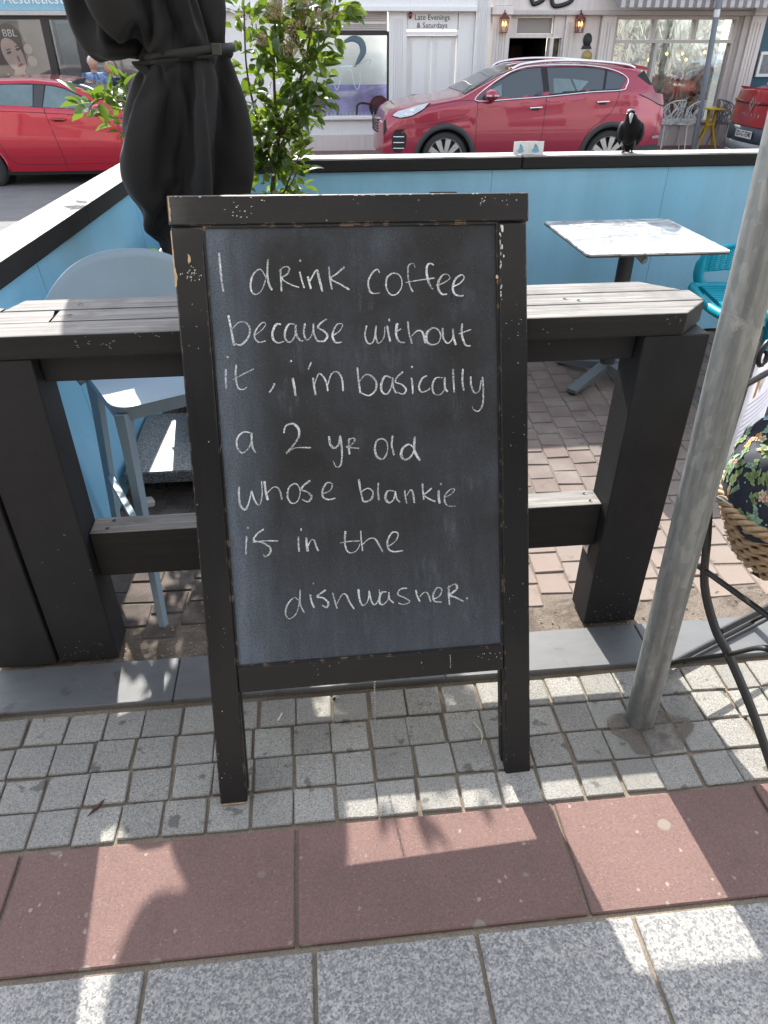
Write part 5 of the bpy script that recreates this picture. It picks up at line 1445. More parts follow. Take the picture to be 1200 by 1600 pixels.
-22,-21,-26,24,-4,-9,-27,-3,-3,23,3,12,12,-8,19,-25,-29,-31,-9,-2,32,39,23,-6,-15,10,31,28,19,-20,-25,36,21,14,
8,0,33,33,23,23,5,-9,-28,-31,-21,10,6,-12,36,39,6,-7,-22,-32,16,-23,-26,-14,-32,32,-43,-41,-21,26,37,-34,-25,
-24,-25,28,-2,-21,-28,-13,27,-1,27,14,4,-8,14,-26,-29,-34,-15,10,33,37,24,-7,-14,11,36,29,19,-23,-27,35,24,15,
3,5,31,35,28,22,4,-9,-28,-32,-23,8,6,-12,31,47,25,-20,-18,-36,9,-18,-29,-22,-21,30,-46,-43,-25,22,42,-35,-26,
-27,-23,30,-6,-27,-28,-6,30,-2,34,21,-7,-10,6,-21,-28,-30,-23,18,32,37,24,-5,-15,14,37,30,19,-25,-30,35,26,17,
-4,15,25,35,30,24,7,-10,-29,-33,-24,9,3,-11,25,52,28,-2,-26,-39,2,-16,-30,-30,-9,27,-49,-44,-27,19,43,-37,-27,
-28,-21,30,-11,-30,-27,4,23,10,38,17,-15,-7,-9,-12,-27,-27,-24,21,30,39,24,-6,-16,18,38,32,18,-26,-32,35,29,17,
-12,25,24,32,31,24,11,-10,-31,-33,-24,8,2,-12,21,54,22,23,-31,-41,-13,-8,-29,-31,-5,26,-51,-46,-30,17,43,-40,
-26,-28,-22,31,-17,-31,-27,-3,28,29,39,12,-16,-12,-12,-12,-25,-25,-25,25,30,39,22,-3,-16,19,38,34,17,-28,-32,
34,29,19,-13,30,25,28,31,27,9,-11,-31,-32,-20,6,-12,-3,24,47,26,32,-29,-43,-23,-5,-27,-32,1,23,-54,-47,-32,16,
40,-43,-26,-26,-22,29,-22,-32,-24,7,41,22,38,8,-19,-9,-16,-15,-25,-22,-27,23,33,42,20,-1,-18,22,38,38,13,-29,
-31,34,30,18,-14,32,28,28,29,28,8,-10,-32,-32,-13,2,-6,-11,18,37,37,42,-27,-43,-33,-7,-20,-32,5,21,-56,-48,-35,
16,34,-46,-26,-22,-23,28,-28,-30,-22,17,44,25,33,3,-13,-15,-12,-10,-37,-20,-24,21,33,43,17,3,-16,20,37,40,12,
-30,-29,34,31,15,-13,31,36,30,24,26,7,-10,-32,-32,-5,-4,4,-17,8,55,26,43,-23,-44,-41,3,-25,-30,10,16,-59,-48,
-37,18,24,-49,-26,-17,-23,25,-32,-29,-17,27,44,28,29,-5,-15,-8,-18,-6,-36,-22,-21,19,34,38,19,7,-19,21,37,41,
10,-30,-25,33,31,13,-12,30,39,25,25,29,6,-9,-33,-31,-3,0,10,-23,-1,61,27,42,-19,-44,-43,1,-23,-29,-10,33,-58,
-48,-39,18,13,-52,-25,-9,-24,20,-34,-26,-13,32,46,33,23,-17,-16,-13,2,-9,-39,-24,-17,23,34,23,27,10,-19,20,35,
41,10,-30,-19,31,30,11,-11,29,39,31,22,24,8,-8,-32,-32,1,3,17,-28,-11,58,41,35,-17,-42,-44,-4,-18,-27,-27,46,
-57,-48,-40,17,0,-53,-16,-7,-25,14,-33,-25,-9,36,47,40,11,-20,-18,-8,17,-20,-42,-29,-9,25,26,24,27,13,-16,17,
32,41,9,-30,-12,29,29,10,-10,27,36,32,19,27,9,-6,-32,-33,9,3,18,-20,-26,51,53,31,-14,-42,-43,-12,-9,-25,-41,55,
-56,-47,-42,-2,-1,-41,-21,1,-22,5,-32,-21,-5,38,45,42,5,-19,-22,14,3,-20,-42,-31,-6,26,23,20,28,15,-16,17,28,
41,9,-31,-2,25,29,8,-10,26,34,34,23,21,10,-6,-31,-32,18,-1,18,-7,-38,38,52,37,-10,-40,-40,-21,0,-21,-55,60,-53,
-47,-38,-21,-4,-49,8,-14,-12,-4,-30,-17,-2,41,43,44,-15,-20,6,2,14,-28,-41,-32,-5,27,22,14,30,17,-16,16,23,41,
7,-31,9,21,26,12,-13,27,31,33,19,24,12,-7,-26,-34,26,-9,21,6,-38,17,53,35,-3,-39,-36,-28,10,-19,-66,60,-49,-48,
-15,-47,-21,-9,1,-6,-29,-16,-21,-10,-8,42,48,33,-24,-26,11,13,18,-30,-40,-30,-5,26,23,9,31,18,-16,15,18,39,8,
-33,22,17,25,11,-13,28,26,31,24,20,13,-10,-23,-27,25,-7,8,5,-10,-8,31,34,18,-31,-21,-36,13,-16,-52,28,-42,-47,
-9,-28,-67,35,-4,-17,-19,-28,-24,-17,7,39,45,15,-32,-12,11,11,21,-17,-40,-33,-5,20,30,3,32,20,-15,12,13,37,8,
-31,33,11,23,12,-14,29,20,29,21,25,15,-16,-20,-14,11,-15,13,17,7,-8,-14,41,18,-16,-27,-16,12,-11,-54,9,-36,-36,
-33,-15,-51,44,-2,-14,-18,-30,-22,-17,-14,37,46,-12,-32,9,10,6,21,-3,-38,-36,-6,25,24,-1,31,22,-13,8,10,33,8,
-26,42,5,14,20,-11,24,14,28,21,26,2,-10,-14,-26,13,-2,20,3,36,-31,-16,23,24,-15,-6,1,-13,-17,-31,-13,-39,-30,
-22,-22,-22,40,-1,-20,-10,-28,-20,-19,-11,17,42,-38,-24,21,6,9,12,13,-36,-29,-14,27,22,-3,28,22,-9,2,11,25,6,
-14,46,0,16,18,-10,20,11,32,18,10,2,-4,-8,-29,11,6,11,6,37,-19,-17,-8,18,1,-13,11,-18,-18,-27,-7,-31,-21,5,-52,
-2,18,8,-25,-30,-23,-2,-1,-5,5,1,-35,-12,19,16,18,9,11,-23,-34,-13,13,29,-2,24,21,0,-8,11,20,14,-10,41,3,4,17,
8,9,8,28,24,-7,4,13,-12,-29,10,21,-4,8,18,22,-35,-29,14,9,-5,5,-4,-12,-19,-33,-7,-31,3,-44,20,0,-22,-17,-6,-12,
-4,-1,-7,-14,-29,-12,1,24,0,17,2,17,-19,-28,2,7,17,2,21,12,19,-20,11,13,22,-3,22,10,8,9,11,14,14,12,10,5,2,-1,
-1,1,3,7,9,8,3,-2,-9,-12,-11,-7,-3,-2,-3,-8,-13,-14,-12,-9,-9,-10,-12,-13,-11,-9,-7,-5,-4,-7,-10,-12,-13,-10,
-6,-1,4,8,7,4,0,-4,-6,-2,5,12,15,15,10,7,4,7,11,12,11,10,8,9,11,14,14,12,10,5,2,-1,-1,1,3,7,9,8,3,-2,-9,-12,
-11,-7,-3,-2,-3,-8,-13,-14,-12,-9,-9,-10,-12,-13,-11,-9,-7,-5,-4,-7,-10,-12,-13,-10,-6,-1,4,8,7,4,0,-4,-6,-2,5,
12,15,15,10,7,4,7,11,12,9,11,9,18,8,13,19,14,11,11,1,-6,-26,24,-9,18,14,-15,19,-14,-9,-4,-8,-16,5,6,7,-15,-28,
-15,-12,2,-9,-6,-15,-12,-19,-12,-20,7,-13,-15,-10,-6,-7,16,-28,-14,3,5,14,1,24,-25,-20,7,3,17,29,8,8,12,7,-5,
22,-5,12,23,18,12,-7,23,25,23,6,22,0,-20,-28,22,-10,18,9,-8,23,-32,6,17,-4,-27,-17,8,-5,-13,-14,-22,5,9,-26,-8,
-21,-15,-7,-9,-10,-11,-17,-21,0,-5,3,7,-11,-13,4,-7,15,9,1,-27,-24,6,26,5,31,5,15,24,-1,-12,21,7,-10,27,26,7,3,
23,22,29,12,19,3,-32,-17,2,6,10,5,10,4,-30,28,27,-13,-31,-30,30,-18,-17,-21,-21,27,4,-27,-22,-15,-9,-9,-12,-10,
-30,-17,-24,4,-11,-10,21,18,-7,-9,-8,0,29,-18,-38,-20,7,27,10,35,8,13,31,-23,-1,23,17,-26,29,28,8,8,26,24,19,
18,24,4,-29,-19,-14,23,3,5,13,-11,-14,36,17,-1,-33,-35,20,-9,-8,-36,-9,39,-3,-29,-34,-11,-9,-16,-14,-14,-26,
-30,-21,-7,-10,-1,23,29,-10,-11,5,-6,26,-29,-38,-22,9,23,19,37,16,11,30,-36,6,23,24,-29,23,29,8,11,30,26,19,17,
25,6,-27,-21,-26,32,-1,10,12,-24,8,29,30,-5,-34,-37,11,-12,-12,-38,19,36,-6,-30,-34,-21,-14,-12,-20,-16,-27,
-26,-28,-12,-5,-2,29,31,0,-11,5,-9,21,-36,-40,-22,11,22,24,38,16,16,21,-34,7,23,26,-25,13,29,11,12,31,30,14,22,
25,8,-26,-21,-34,31,-5,13,13,-23,15,38,29,-5,-32,-41,4,-13,-15,-40,44,29,-7,-31,-31,-32,-22,-14,-7,-27,-31,-27,
-28,-16,2,-3,33,31,4,-12,11,-10,14,-41,-39,-24,12,22,28,39,19,17,11,-29,6,24,26,-20,3,30,14,12,30,33,11,26,27,
9,-24,-23,-37,27,-3,10,16,-16,18,39,29,-3,-32,-43,-1,-15,-17,-32,42,35,-8,-31,-41,-26,-31,-13,-11,-28,-28,-29,
-29,-19,-6,11,35,30,11,-12,15,-14,5,-41,-43,-21,14,22,31,39,18,18,4,-25,7,24,26,-15,-5,30,14,12,29,36,11,28,27,
11,-21,-27,-37,24,-4,7,19,-5,18,40,28,-2,-32,-43,-6,-14,-21,-25,43,36,-8,-32,-32,-41,-32,-10,-12,-35,-24,-33,
-28,-19,-6,13,37,26,4,8,11,-13,-5,-43,-43,-19,15,23,35,40,15,18,-4,-18,5,24,25,-9,-12,28,15,13,29,34,16,28,27,
11,-16,-31,-37,21,-7,3,15,19,13,42,26,0,-32,-42,-10,-21,-18,-10,35,37,-10,-31,-32,-45,-29,-18,-13,-26,-29,-36,
-27,-18,-6,15,38,29,-10,24,2,-4,-16,-43,-44,-16,16,23,41,40,11,16,-10,-15,6,25,24,-6,-13,25,13,13,29,38,16,26,
27,12,-10,-37,-36,17,-8,8,5,13,33,42,25,3,-33,-37,-18,-16,-22,-15,42,39,-11,-31,-34,-44,-29,-9,-22,-27,-32,-35,
-27,-18,-5,16,40,15,2,21,0,8,-29,-42,-43,-15,17,24,43,41,4,19,-7,-18,5,24,22,-3,-14,18,19,9,30,37,24,21,26,12,
-10,-36,-36,6,-3,12,-10,29,37,42,26,5,-33,-33,-26,-14,-23,-14,44,41,-12,-32,-36,-39,-32,-11,-17,-28,-35,-34,
-26,-19,-5,19,37,-5,13,23,0,10,-30,-42,-41,-11,17,25,45,40,-2,19,-14,-7,1,23,20,-1,-12,12,22,5,31,37,20,26,26,
12,-10,-35,-37,-4,17,-10,1,26,42,41,28,7,-23,-34,-37,-11,-20,-2,31,43,-15,-31,-40,-36,-22,-12,-15,-34,-35,-33,
-27,-20,-6,22,33,6,8,11,3,10,-33,-35,-40,-13,19,28,43,34,-3,21,-18,7,0,12,17,-1,-9,10,21,1,32,37,19,29,25,12,
-9,-35,-37,-12,18,-11,5,28,41,40,32,2,-28,-28,-29,-21,-8,-4,36,37,-14,-29,-44,-25,-26,-12,-12,-33,-36,-28,-28,
-24,-6,16,27,32,1,-15,7,17,-31,-35,-31,-18,20,35,35,30,-4,17,-18,7,-7,20,12,-3,-1,11,20,-7,33,37,22,29,24,12,
-9,-35,-35,-15,14,-5,-1,29,37,39,34,6,-24,-37,-19,-21,-14,16,31,29,-14,-31,-42,-20,-18,-12,-13,-32,-33,-26,-26,
-24,-11,20,26,30,-7,-22,7,7,-8,-37,-33,-17,20,34,28,29,-3,16,-20,5,-7,23,17,-7,0,9,21,-14,32,35,30,24,24,13,
-10,-34,-33,-16,12,3,-8,29,39,40,31,-6,-19,-21,-18,-14,-12,-8,47,21,-17,-30,-20,-37,-10,-20,-3,-27,-32,-30,-28,
-14,-11,26,18,22,-13,-15,10,0,-8,-31,-34,-20,22,26,33,29,-10,13,-20,0,-2,23,15,-6,5,8,16,-10,23,32,30,29,22,15,
-11,-35,-19,-23,12,6,-3,19,38,38,13,-10,-16,-11,-11,-20,-4,-2,42,20,-15,-28,-25,-31,-9,-17,6,-31,-33,-27,-26,
-17,8,25,3,6,-4,-20,2,13,-18,-28,-19,-22,24,18,39,21,-8,6,-14,-16,15,14,4,-5,21,15,6,6,4,31,30,24,18,19,-11,
-33,-16,-15,9,11,-7,24,28,36,23,-3,-17,-25,-26,-22,10,0,42,17,-15,-18,-34,-19,-9,-17,5,-26,-28,-28,-24,-7,6,17,
12,-20,-3,-14,-4,10,-9,-29,-26,-2,16,23,36,16,-16,-6,1,-17,13,17,3,-7,25,16,1,12,3,29,25,25,8,20,-8,-21,-9,-21,
11,6,-6,26,21,34,18,-17,-20,-25,-24,11,9,-13,37,15,-18,-13,-31,-7,-11,-13,-6,-11,-27,-23,-13,-3,11,-8,-7,1,-12,
-16,7,-8,-1,-26,-25,14,19,16,16,25,-22,-4,-3,-15,8,20,-5,3,27,16,-6,16,4,27,24,19,2,17,1,-26,6,-17,9,7,-9,22,
19,26,2,-7,3,-21,-24,-5,-6,2,31,10,-16,-9,-27,-4,-10,-8,-12,-7,-11,-13,-11,-4,-5,-8,-22,9,-10,-17,9,-18,9,-26,
-13,16,4,12,21,12,-4,3,-21,-13,11,11,10,7,9,14,-2,16,7,23,22,11,7,8,-4,-6,11,-15,16,-1,-12,19,18,3,3,0,0,-4,
-16,-11,-10,0,19,6,-7,-11,-29,4,-11,-9,7,-16,-10,-13,-4,-8,-9,-7,-9,-5,-5,-13,8,-17,10,-22,-4,2,7,9,5,14,6,-11,
-11,-10,15,9,12,-3,9,7,9,14,11,17,19,9,15,-7,5,-3,20,-19,15,0,-8,5,23,-8,11,-1,-1,-6,-14,-1,-12,-6,5,1,9,-21,
-15,-9,-2,-14,14,-2,-19,2,-16,-1,-9,-14,-4,-19,11,-16,3,-9,4,-10,-12,1,4,12,-3,13,14,-17,3,-19,18,10,11,5,-7,9,
11,12,13,15,17,11,15,-14,18,7,0,-7,11,-13,15,-16,23,-6,4,-15,15,-7,-11,-6,-11,-9,-6,8,8,-15,-16,-16,11,-12,4,
16,-19,-4,-6,-4,-12,-7,-3,-13,-10,13,-9,-11,6,-5,-15,-5,15,12,-20,2,19,-10,19,-20,6,6,10,19,17,13,27,-16,9,14,
-1,10,4,14,2,-2,-4,7,-4,-8,13,7,-3,-6,-6,-8,6,5,-11,-14,5,-12,-10,-5,12,-16,-10,-14,12,-6,-7,12,-2,-19,3,-7,-7,
-11,-3,9,-17,1,7,-7,-9,-9,9,0,-10,12,-10,0,12,1,4,5,-4,15,10,17,8,25,15,13,-5,18,7,10,6,0,-4,-9,8,-11,13,-11,
-7,18,-14,-10,-5,-6,-9,-3,-8,-11,6,13,-20,-10,0,-1,-7,-10,-11,-1,-2,7,13,-5,-13,-6,-4,-2,-16,14,-7,-16,-6,-8,
-3,-2,-6,-11,-1,-1,9,4,9,12,1,18,9,-4,21,18,4,2,4,5,8,9,8,4,1,-3,-4,-4,-1,3,7,8,8,4,-2,-8,-11,-9,-3,1,4,2,-3,
-8,-8,-7,-4,-3,-4,-6,-6,-6,-3,-1,0,0,-3,-6,-8,-10,-7,-4,1,5,8,8,4,-1,-6,-8,-5,1,8,12,10,5,1,-1,2,4,6,2310,0,-1,
-1,-2,-3,-3,-3,-4,-4,-4,-5,-5,-5,-6,-5,-6,-6,-6,-5,-6,-5,-5,-5,-4,-4,-4,-3,-3,-3,-2,-1,-1,0,0,1,1,2,3,3,3,4,4,
4,5,5,5,6,5,6,6,6,5,6,5,5,5,4,4,4,3,3,3,2,1,1,-18,-2,13,-4,-19,5,-6,-7,-10,-5,8,-4,-3,1,-11,-4,-14,-9,-5,-10,
-15,1,-10,-3,-4,0,-1,0,-8,-4,-13,-8,2,13,3,10,5,0,-7,3,3,-4,7,7,18,10,-4,22,9,-3,1,1,11,8,2,-10,10,5,16,7,12,
-14,4,7,-3,0,-33,0,12,-5,-10,4,-10,-13,0,-4,4,-2,-5,2,-4,-7,-13,-15,-4,-19,-15,1,-11,-2,-5,4,1,-2,-12,-9,-15,
-2,-4,15,10,11,3,3,-10,5,-1,-5,8,11,19,6,10,17,7,5,-1,0,4,6,5,-5,3,13,10,3,8,-7,7,1,-2,1,-33,0,9,-5,-5,-2,-7,
-11,3,-9,7,-2,-6,2,-1,-7,-1,-10,-18,-20,-19,-6,-9,-2,-1,5,4,-6,-10,-12,-26,11,-1,6,10,11,6,-1,-5,1,-2,-1,15,9,
16,11,17,5,9,1,4,-1,8,0,4,4,-6,13,12,3,7,-7,7,0,-1,1,-34,1,8,-3,-4,-4,-9,-5,-2,-5,4,-2,-1,-3,-4,-4,-4,-6,-17,
-24,-18,-6,-12,-4,4,7,0,-5,-12,-8,-30,13,-3,3,12,12,4,0,-1,-2,-3,3,16,5,21,15,12,6,7,3,3,1,5,1,3,4,6,2,14,2,7,
-6,7,-4,-1,1,-32,1,4,-1,-4,-3,-9,-3,-4,2,-2,-3,0,-2,-4,-4,-4,-7,-18,-25,-6,-19,-13,-4,6,6,0,-5,-13,-7,-29,10,
-4,8,6,16,3,0,0,-5,-1,6,16,6,22,12,14,6,10,3,1,2,3,1,3,8,1,5,10,4,5,-3,5,-4,-2,2,-32,1,3,1,-5,-4,-8,-3,1,-2,-3,
-2,-1,-1,-5,-3,-3,-8,-17,-12,-22,-23,-6,-8,7,4,2,-7,-12,-6,-27,5,-3,7,8,14,7,-1,0,-7,1,7,17,6,21,12,17,12,5,0,
1,3,1,2,3,7,2,5,10,5,3,0,2,-5,-1,2,-31,0,3,1,-6,-3,-7,-3,1,-3,-2,-2,-2,0,-4,-3,-4,-7,-16,-11,-28,-15,-12,-9,6,
4,3,-8,-12,-5,-24,0,-2,7,8,13,9,-1,0,-8,1,10,17,8,18,12,19,10,5,5,-4,4,1,2,3,7,3,5,9,5,2,2,1,-5,-2,2,-30,0,1,2,
-6,-3,-6,-4,2,-1,-3,-4,-1,0,-4,-3,-6,-5,-14,-15,-25,-18,-11,-9,5,4,2,-8,-11,-5,-15,-11,-1,6,9,14,8,0,0,-9,3,11,
17,16,9,18,14,10,5,4,-3,4,0,3,6,3,4,7,6,6,2,2,0,-5,-1,1,-29,-1,2,0,-4,-4,-4,-5,1,1,-4,-4,-2,1,-4,-2,-6,-7,-14,
-16,-17,-25,-11,-9,4,4,2,-8,-11,-5,-17,-10,-1,6,10,14,8,0,1,-10,4,12,18,14,9,21,13,10,4,4,-2,3,0,5,5,1,5,6,7,5,
1,3,1,-5,-2,1,-28,-1,0,2,-4,-4,-4,-2,1,-2,-4,-4,-2,1,-4,-1,-7,-7,-14,-17,-17,-19,-16,-9,2,4,3,-9,-10,-5,-19,
-10,-1,7,10,14,9,0,0,-9,5,12,18,12,12,19,14,11,5,3,2,-1,-1,5,5,1,9,2,7,5,2,2,1,-4,-3,1,-28,-2,0,2,-4,-4,-3,-1,
0,-3,-2,-5,-2,1,-4,0,-7,-9,-13,-18,-17,-16,-18,-10,2,4,3,-9,-10,-5,-20,-10,0,6,10,16,8,0,0,-9,6,13,18,18,9,15,
14,11,5,4,1,0,-2,6,5,0,9,2,7,5,0,3,2,-4,-3,1,-29,-1,-1,2,-4,-2,-4,-2,0,-1,-3,-5,-2,2,-5,-1,-5,-10,-11,-21,-17,
-14,-18,-10,0,4,3,-9,-9,-6,-21,-10,0,7,10,17,8,0,-1,-8,7,13,18,17,12,12,14,11,5,3,2,1,-3,6,5,6,3,2,7,4,2,2,2,
-2,-5,2,-30,-2,3,-2,-3,-2,-3,-3,0,0,-4,-5,-2,2,-3,-3,-4,-10,-12,-18,-20,-13,-19,-10,0,4,2,-8,-9,-7,-21,-10,0,7,
10,18,8,-1,0,-8,8,14,18,15,12,12,15,10,7,1,4,2,-5,5,6,6,2,3,6,4,1,3,2,-2,-4,1,-31,-1,2,-2,-2,-2,-2,-1,-2,-1,-4,
-5,-2,2,-2,-4,-2,-11,-13,-12,-25,-13,-18,-11,-2,9,-2,-8,-7,-9,-21,-11,0,8,10,20,8,-2,-2,-6,9,14,18,13,12,13,15,
10,6,0,7,2,-6,4,7,5,2,4,5,3,1,3,3,-1,-5,2,-32,-1,2,-2,-3,0,-3,-1,-2,-1,-4,-5,-2,2,-2,-2,-2,-12,-14,-9,-26,-13,
-18,-12,-2,8,-1,-9,-5,-11,-21,-11,0,8,10,22,7,-4,-1,-5,10,14,18,12,12,13,14,11,7,3,2,2,-5,3,8,6,1,5,3,3,0,4,3,
-1,-5,3,-33,-1,1,-2,-3,1,-3,0,-3,-1,-5,-4,-2,2,-2,-2,2,-14,-16,-8,-21,-17,-18,-13,-2,7,-1,-7,-6,-11,-21,-11,-1,
8,12,24,3,-4,-1,-5,12,15,18,11,11,14,13,13,7,0,6,-2,-3,2,7,7,0,6,2,2,0,4,4,-1,-4,2,-34,-1,2,-3,-2,1,-3,-1,-1,
-2,-5,-5,0,1,-2,-1,3,-12,-18,-9,-17,-19,-19,-13,-3,5,0,-5,-8,-9,-21,-12,-1,14,9,22,6,-8,-2,-3,13,15,18,9,13,12,
14,14,5,4,1,-3,-2,2,8,6,0,7,1,2,0,4,4,-1,-4,3,-34,-2,2,-3,-3,2,-2,-2,-1,-3,-4,-5,0,1,0,-3,3,-7,-21,-10,-17,-18,
-18,-14,-4,4,1,-2,-11,-6,-22,-12,-2,15,12,25,-2,-7,-5,-1,15,16,18,7,13,11,17,14,7,1,0,-4,-3,2,8,6,0,7,1,1,-1,5,
4,0,-3,2,-34,-2,2,-3,-3,2,1,-5,-1,-3,-4,-5,1,0,1,-3,2,-3,-21,-14,-14,-18,-17,-16,-4,2,2,-1,-13,-1,-22,-8,24,
-20,17,28,-4,-3,-14,0,19,18,14,11,7,11,20,14,1,2,0,-3,-4,3,7,6,0,8,-1,2,-1,5,4,0,-3,2,-32,-5,2,-2,-3,1,3,-6,-1,
-4,-4,-4,1,-1,1,1,0,-3,-17,-14,12,-32,-25,-21,2,-7,1,1,15,-25,-17,-6,26,-20,7,36,1,-16,-5,-6,16,17,15,7,7,13,
22,12,-2,4,-2,-1,-4,1,8,5,1,8,-2,2,-2,5,4,1,-3,1,-30,-6,2,-3,-2,0,6,-8,1,-6,-5,-3,1,0,0,6,-3,-4,-12,-9,12,-22,
-30,-32,1,-10,0,3,20,-26,23,-20,8,-14,11,29,15,-3,-30,11,24,17,-28,8,6,18,22,5,0,5,-4,3,-2,-4,7,7,0,7,-2,1,-1,
4,4,1,-2,0,-29,-7,3,-2,-3,-1,6,-6,0,-7,2,-5,-3,7,-3,1,-4,3,-10,-13,22,-26,-24,-1,-45,-3,-7,22,4,-23,30,12,-27,
-2,15,22,22,-10,-9,24,11,-7,-21,-16,9,23,18,2,5,0,-4,3,-2,1,2,8,1,6,-3,1,-2,4,4,1,2,-4,-29,-7,2,1,-4,-2,6,-2,
-5,3,-2,-8,-3,8,-3,-2,-1,1,-7,-18,24,-13,0,-24,-27,-33,18,18,-11,-20,37,18,-31,-23,48,24,4,8,-15,-2,10,0,-10,
-24,6,21,15,2,3,0,4,-6,6,-5,1,6,4,4,-4,0,2,1,4,0,3,-4,-30,-4,3,-2,2,-2,1,-1,-7,6,-2,-10,3,1,-2,0,-1,-1,-1,-18,
21,-6,0,-16,-41,16,24,-17,8,-44,38,17,-35,2,46,-7,-8,11,-2,-2,6,5,-13,-32,22,11,8,9,-1,-2,3,-7,10,-6,6,5,-1,3,
-4,1,2,-2,5,0,2,-3,-30,0,0,0,-1,0,-1,-1,0,-1,-1,-1,-1,-1,-1,-1,-1,-2,-1,-1,-1,-1,-1,-1,-1,-1,0,-1,-1,0,-1,0,0,
0,0,0,0,1,0,1,1,0,1,1,1,1,1,1,1,1,2,1,1,1,1,1,1,1,1,0,1,1,0,1,0,0,-20,0,0,0,-1,0,-1,-1,0,-1,-1,-1,-1,-1,-1,-1,
-1,-2,-1,-1,-1,-1,-1,-1,-1,-1,0,-1,-1,0,-1,0,0,0,0,0,0,1,0,1,1,0,1,1,1,1,1,1,1,1,2,1,1,1,1,1,1,1,1,0,1,1,0,1,0,
0,-35,1,-1,2,-2,-1,-2,1,-3,3,-2,-1,0,-1,-2,0,1,-5,0,-4,-2,1,-3,-1,2,2,4,1,-5,-6,1,15,-10,-6,1,5,-2,-2,0,-4,6,5,
-2,-2,0,7,-5,3,4,1,-1,1,2,-3,6,-2,2,2,0,-1,3,-2,0,4,0,-1,-35,3,0,-1,-1,-3,-1,1,-1,2,-2,-5,3,-1,-3,1,0,-5,-1,0,
-4,4,4,-8,1,0,9,2,-13,-5,13,18,-10,-14,-5,8,-4,-3,0,-5,5,12,-11,-2,1,8,-1,4,5,-3,-2,2,0,-2,7,1,-3,2,4,-1,0,3,
-5,2,-1,2,-31,0,-1,0,-2,-3,0,-1,0,2,-1,-4,2,-1,-3,1,0,-3,-4,0,2,10,-4,-9,-2,11,1,-3,-11,4,16,10,-6,-14,-13,14,
-1,2,-13,0,11,4,-11,-2,9,-1,1,7,-3,-1,-1,2,-2,1,4,0,0,0,2,3,-1,1,0,-2,0,1,-31,1,-3,2,-4,-3,1,-1,2,0,-1,-4,3,-2,
-1,0,-1,-1,-4,-2,5,6,-1,-9,-4,11,3,2,-7,0,21,5,-6,-15,-14,15,-5,0,-13,9,5,4,-8,1,0,0,8,-1,-2,0,-3,2,-2,4,1,0,1,
-1,3,2,-1,1,0,-2,-1,2,-31,2,-3,1,-4,-2,1,-1,1,-1,0,-3,2,-1,-1,-1,-1,-1,-3,0,8,6,-4,-10,-4,10,5,-1,-5,6,19,4,-5,
-15,-15,12,-1,-4,-10,12,-4,7,-5,-3,1,-1,8,0,-2,-1,-3,1,-1,4,0,0,2,-1,2,3,-1,1,-1,-2,-1,1,-30,3,-4,1,-3,-2,0,0,
0,0,-1,-2,2,-2,-1,1,-2,-2,-3,1,11,4,-4,-8,-6,10,2,0,-5,17,14,3,-5,-13,-16,6,2,-4,-5,10,-8,8,-4,-7,1,1,7,0,-2,0,
-4,0,0,3,1,0,1,0,2,3,0,0,-1,-3,-1,2,-30,3,-4,0,-2,-2,-1,1,0,-1,0,-2,2,-2,-2,1,-1,-2,-3,2,12,3,-3,-8,-7,10,1,1,
-3,18,13,3,-6,-12,0,-3,-7,0,-7,9,-6,6,-4,-4,-4,3,5,1,-2,1,-5,-1,1,3,0,-1,2,0,2,4,1,-2,-2,-2,-1,1,-29,4,-5,0,-3,
0,-2,0,0,0,0,-2,2,-2,-2,1,0,-3,-2,2,12,3,-3,-8,-6,9,0,0,1,17,13,3,-6,-8,-7,1,-6,-1,-1,1,-3,2,-3,-5,-4,6,2,3,-1,
1,-7,-2,1,3,-1,0,1,2,4,0,2,-2,-2,-2,-1,1,-29,4,-6,0,-2,0,-1,-1,0,-1,0,0,1,-2,-2,2,-2,1,-3,2,11,2,-2,-9,-4,9,-2,
1,4,14,13,3,-6,-9,-5,2,-7,3,-7,3,0,-3,-3,-5,-3,6,1,3,2,-3,-5,-3,1,3,-1,-1,2,6,3,-3,2,-2,-2,-3,-1,2,-28,3,-6,0,
-2,0,-2,0,0,-1,0,1,-1,-1,-3,2,0,3,1,-3,9,2,-2,-8,-2,7,-2,0,5,14,13,2,-5,-10,-2,0,-2,-2,-7,3,-1,-3,-3,-5,-3,6,2,
4,-1,-1,-3,-4,-1,3,-1,-1,2,7,5,-7,3,-1,-3,-3,-1,2,-28,3,-5,-1,-2,0,-2,0,-1,0,0,0,0,-1,0,1,-2,9,-3,2,2,2,-2,-8,
1,4,-2,-1,6,15,12,2,-6,-9,4,-7,0,-3,-5,1,-1,-3,-4,-4,-2,5,7,0,-2,-2,-1,-3,2,-2,-1,-1,2,7,6,-8,3,1,-5,-3,-1,2,
-28,4,-6,-1,-3,1,-2,0,-1,0,0,0,0,-1,3,-2,1,6,0,-1,2,1,-2,-2,0,-1,-2,2,9,9,13,1,-5,-8,5,-5,-2,-3,-4,0,-3,-3,-4,
-4,0,3,10,0,-3,-3,-1,0,-2,-2,-2,0,3,8,4,-7,1,2,-3,-3,-3,2,-28,4,-6,-1,-3,1,-2,0,-1,-1,0,1,-1,0,5,-4,3,5,-1,0,1,
0,0,0,-3,-1,-1,1,12,6,12,1,-5,-5,13,-11,-7,-1,-4,-1,1,-5,-6,-4,1,5,19,-7,-7,-2,-2,-1,-2,-1,-3,0,5,8,2,-7,1,2,
-3,-1,-5,4,-29,4,-8,-1,-1,-1,-1,0,-2,0,0,0,0,1,4,-3,2,6,3,7,-2,-5,-5,0,4,-6,-2,1,13,6,9,2,4,-7,9,-13,-6,-2,-1,
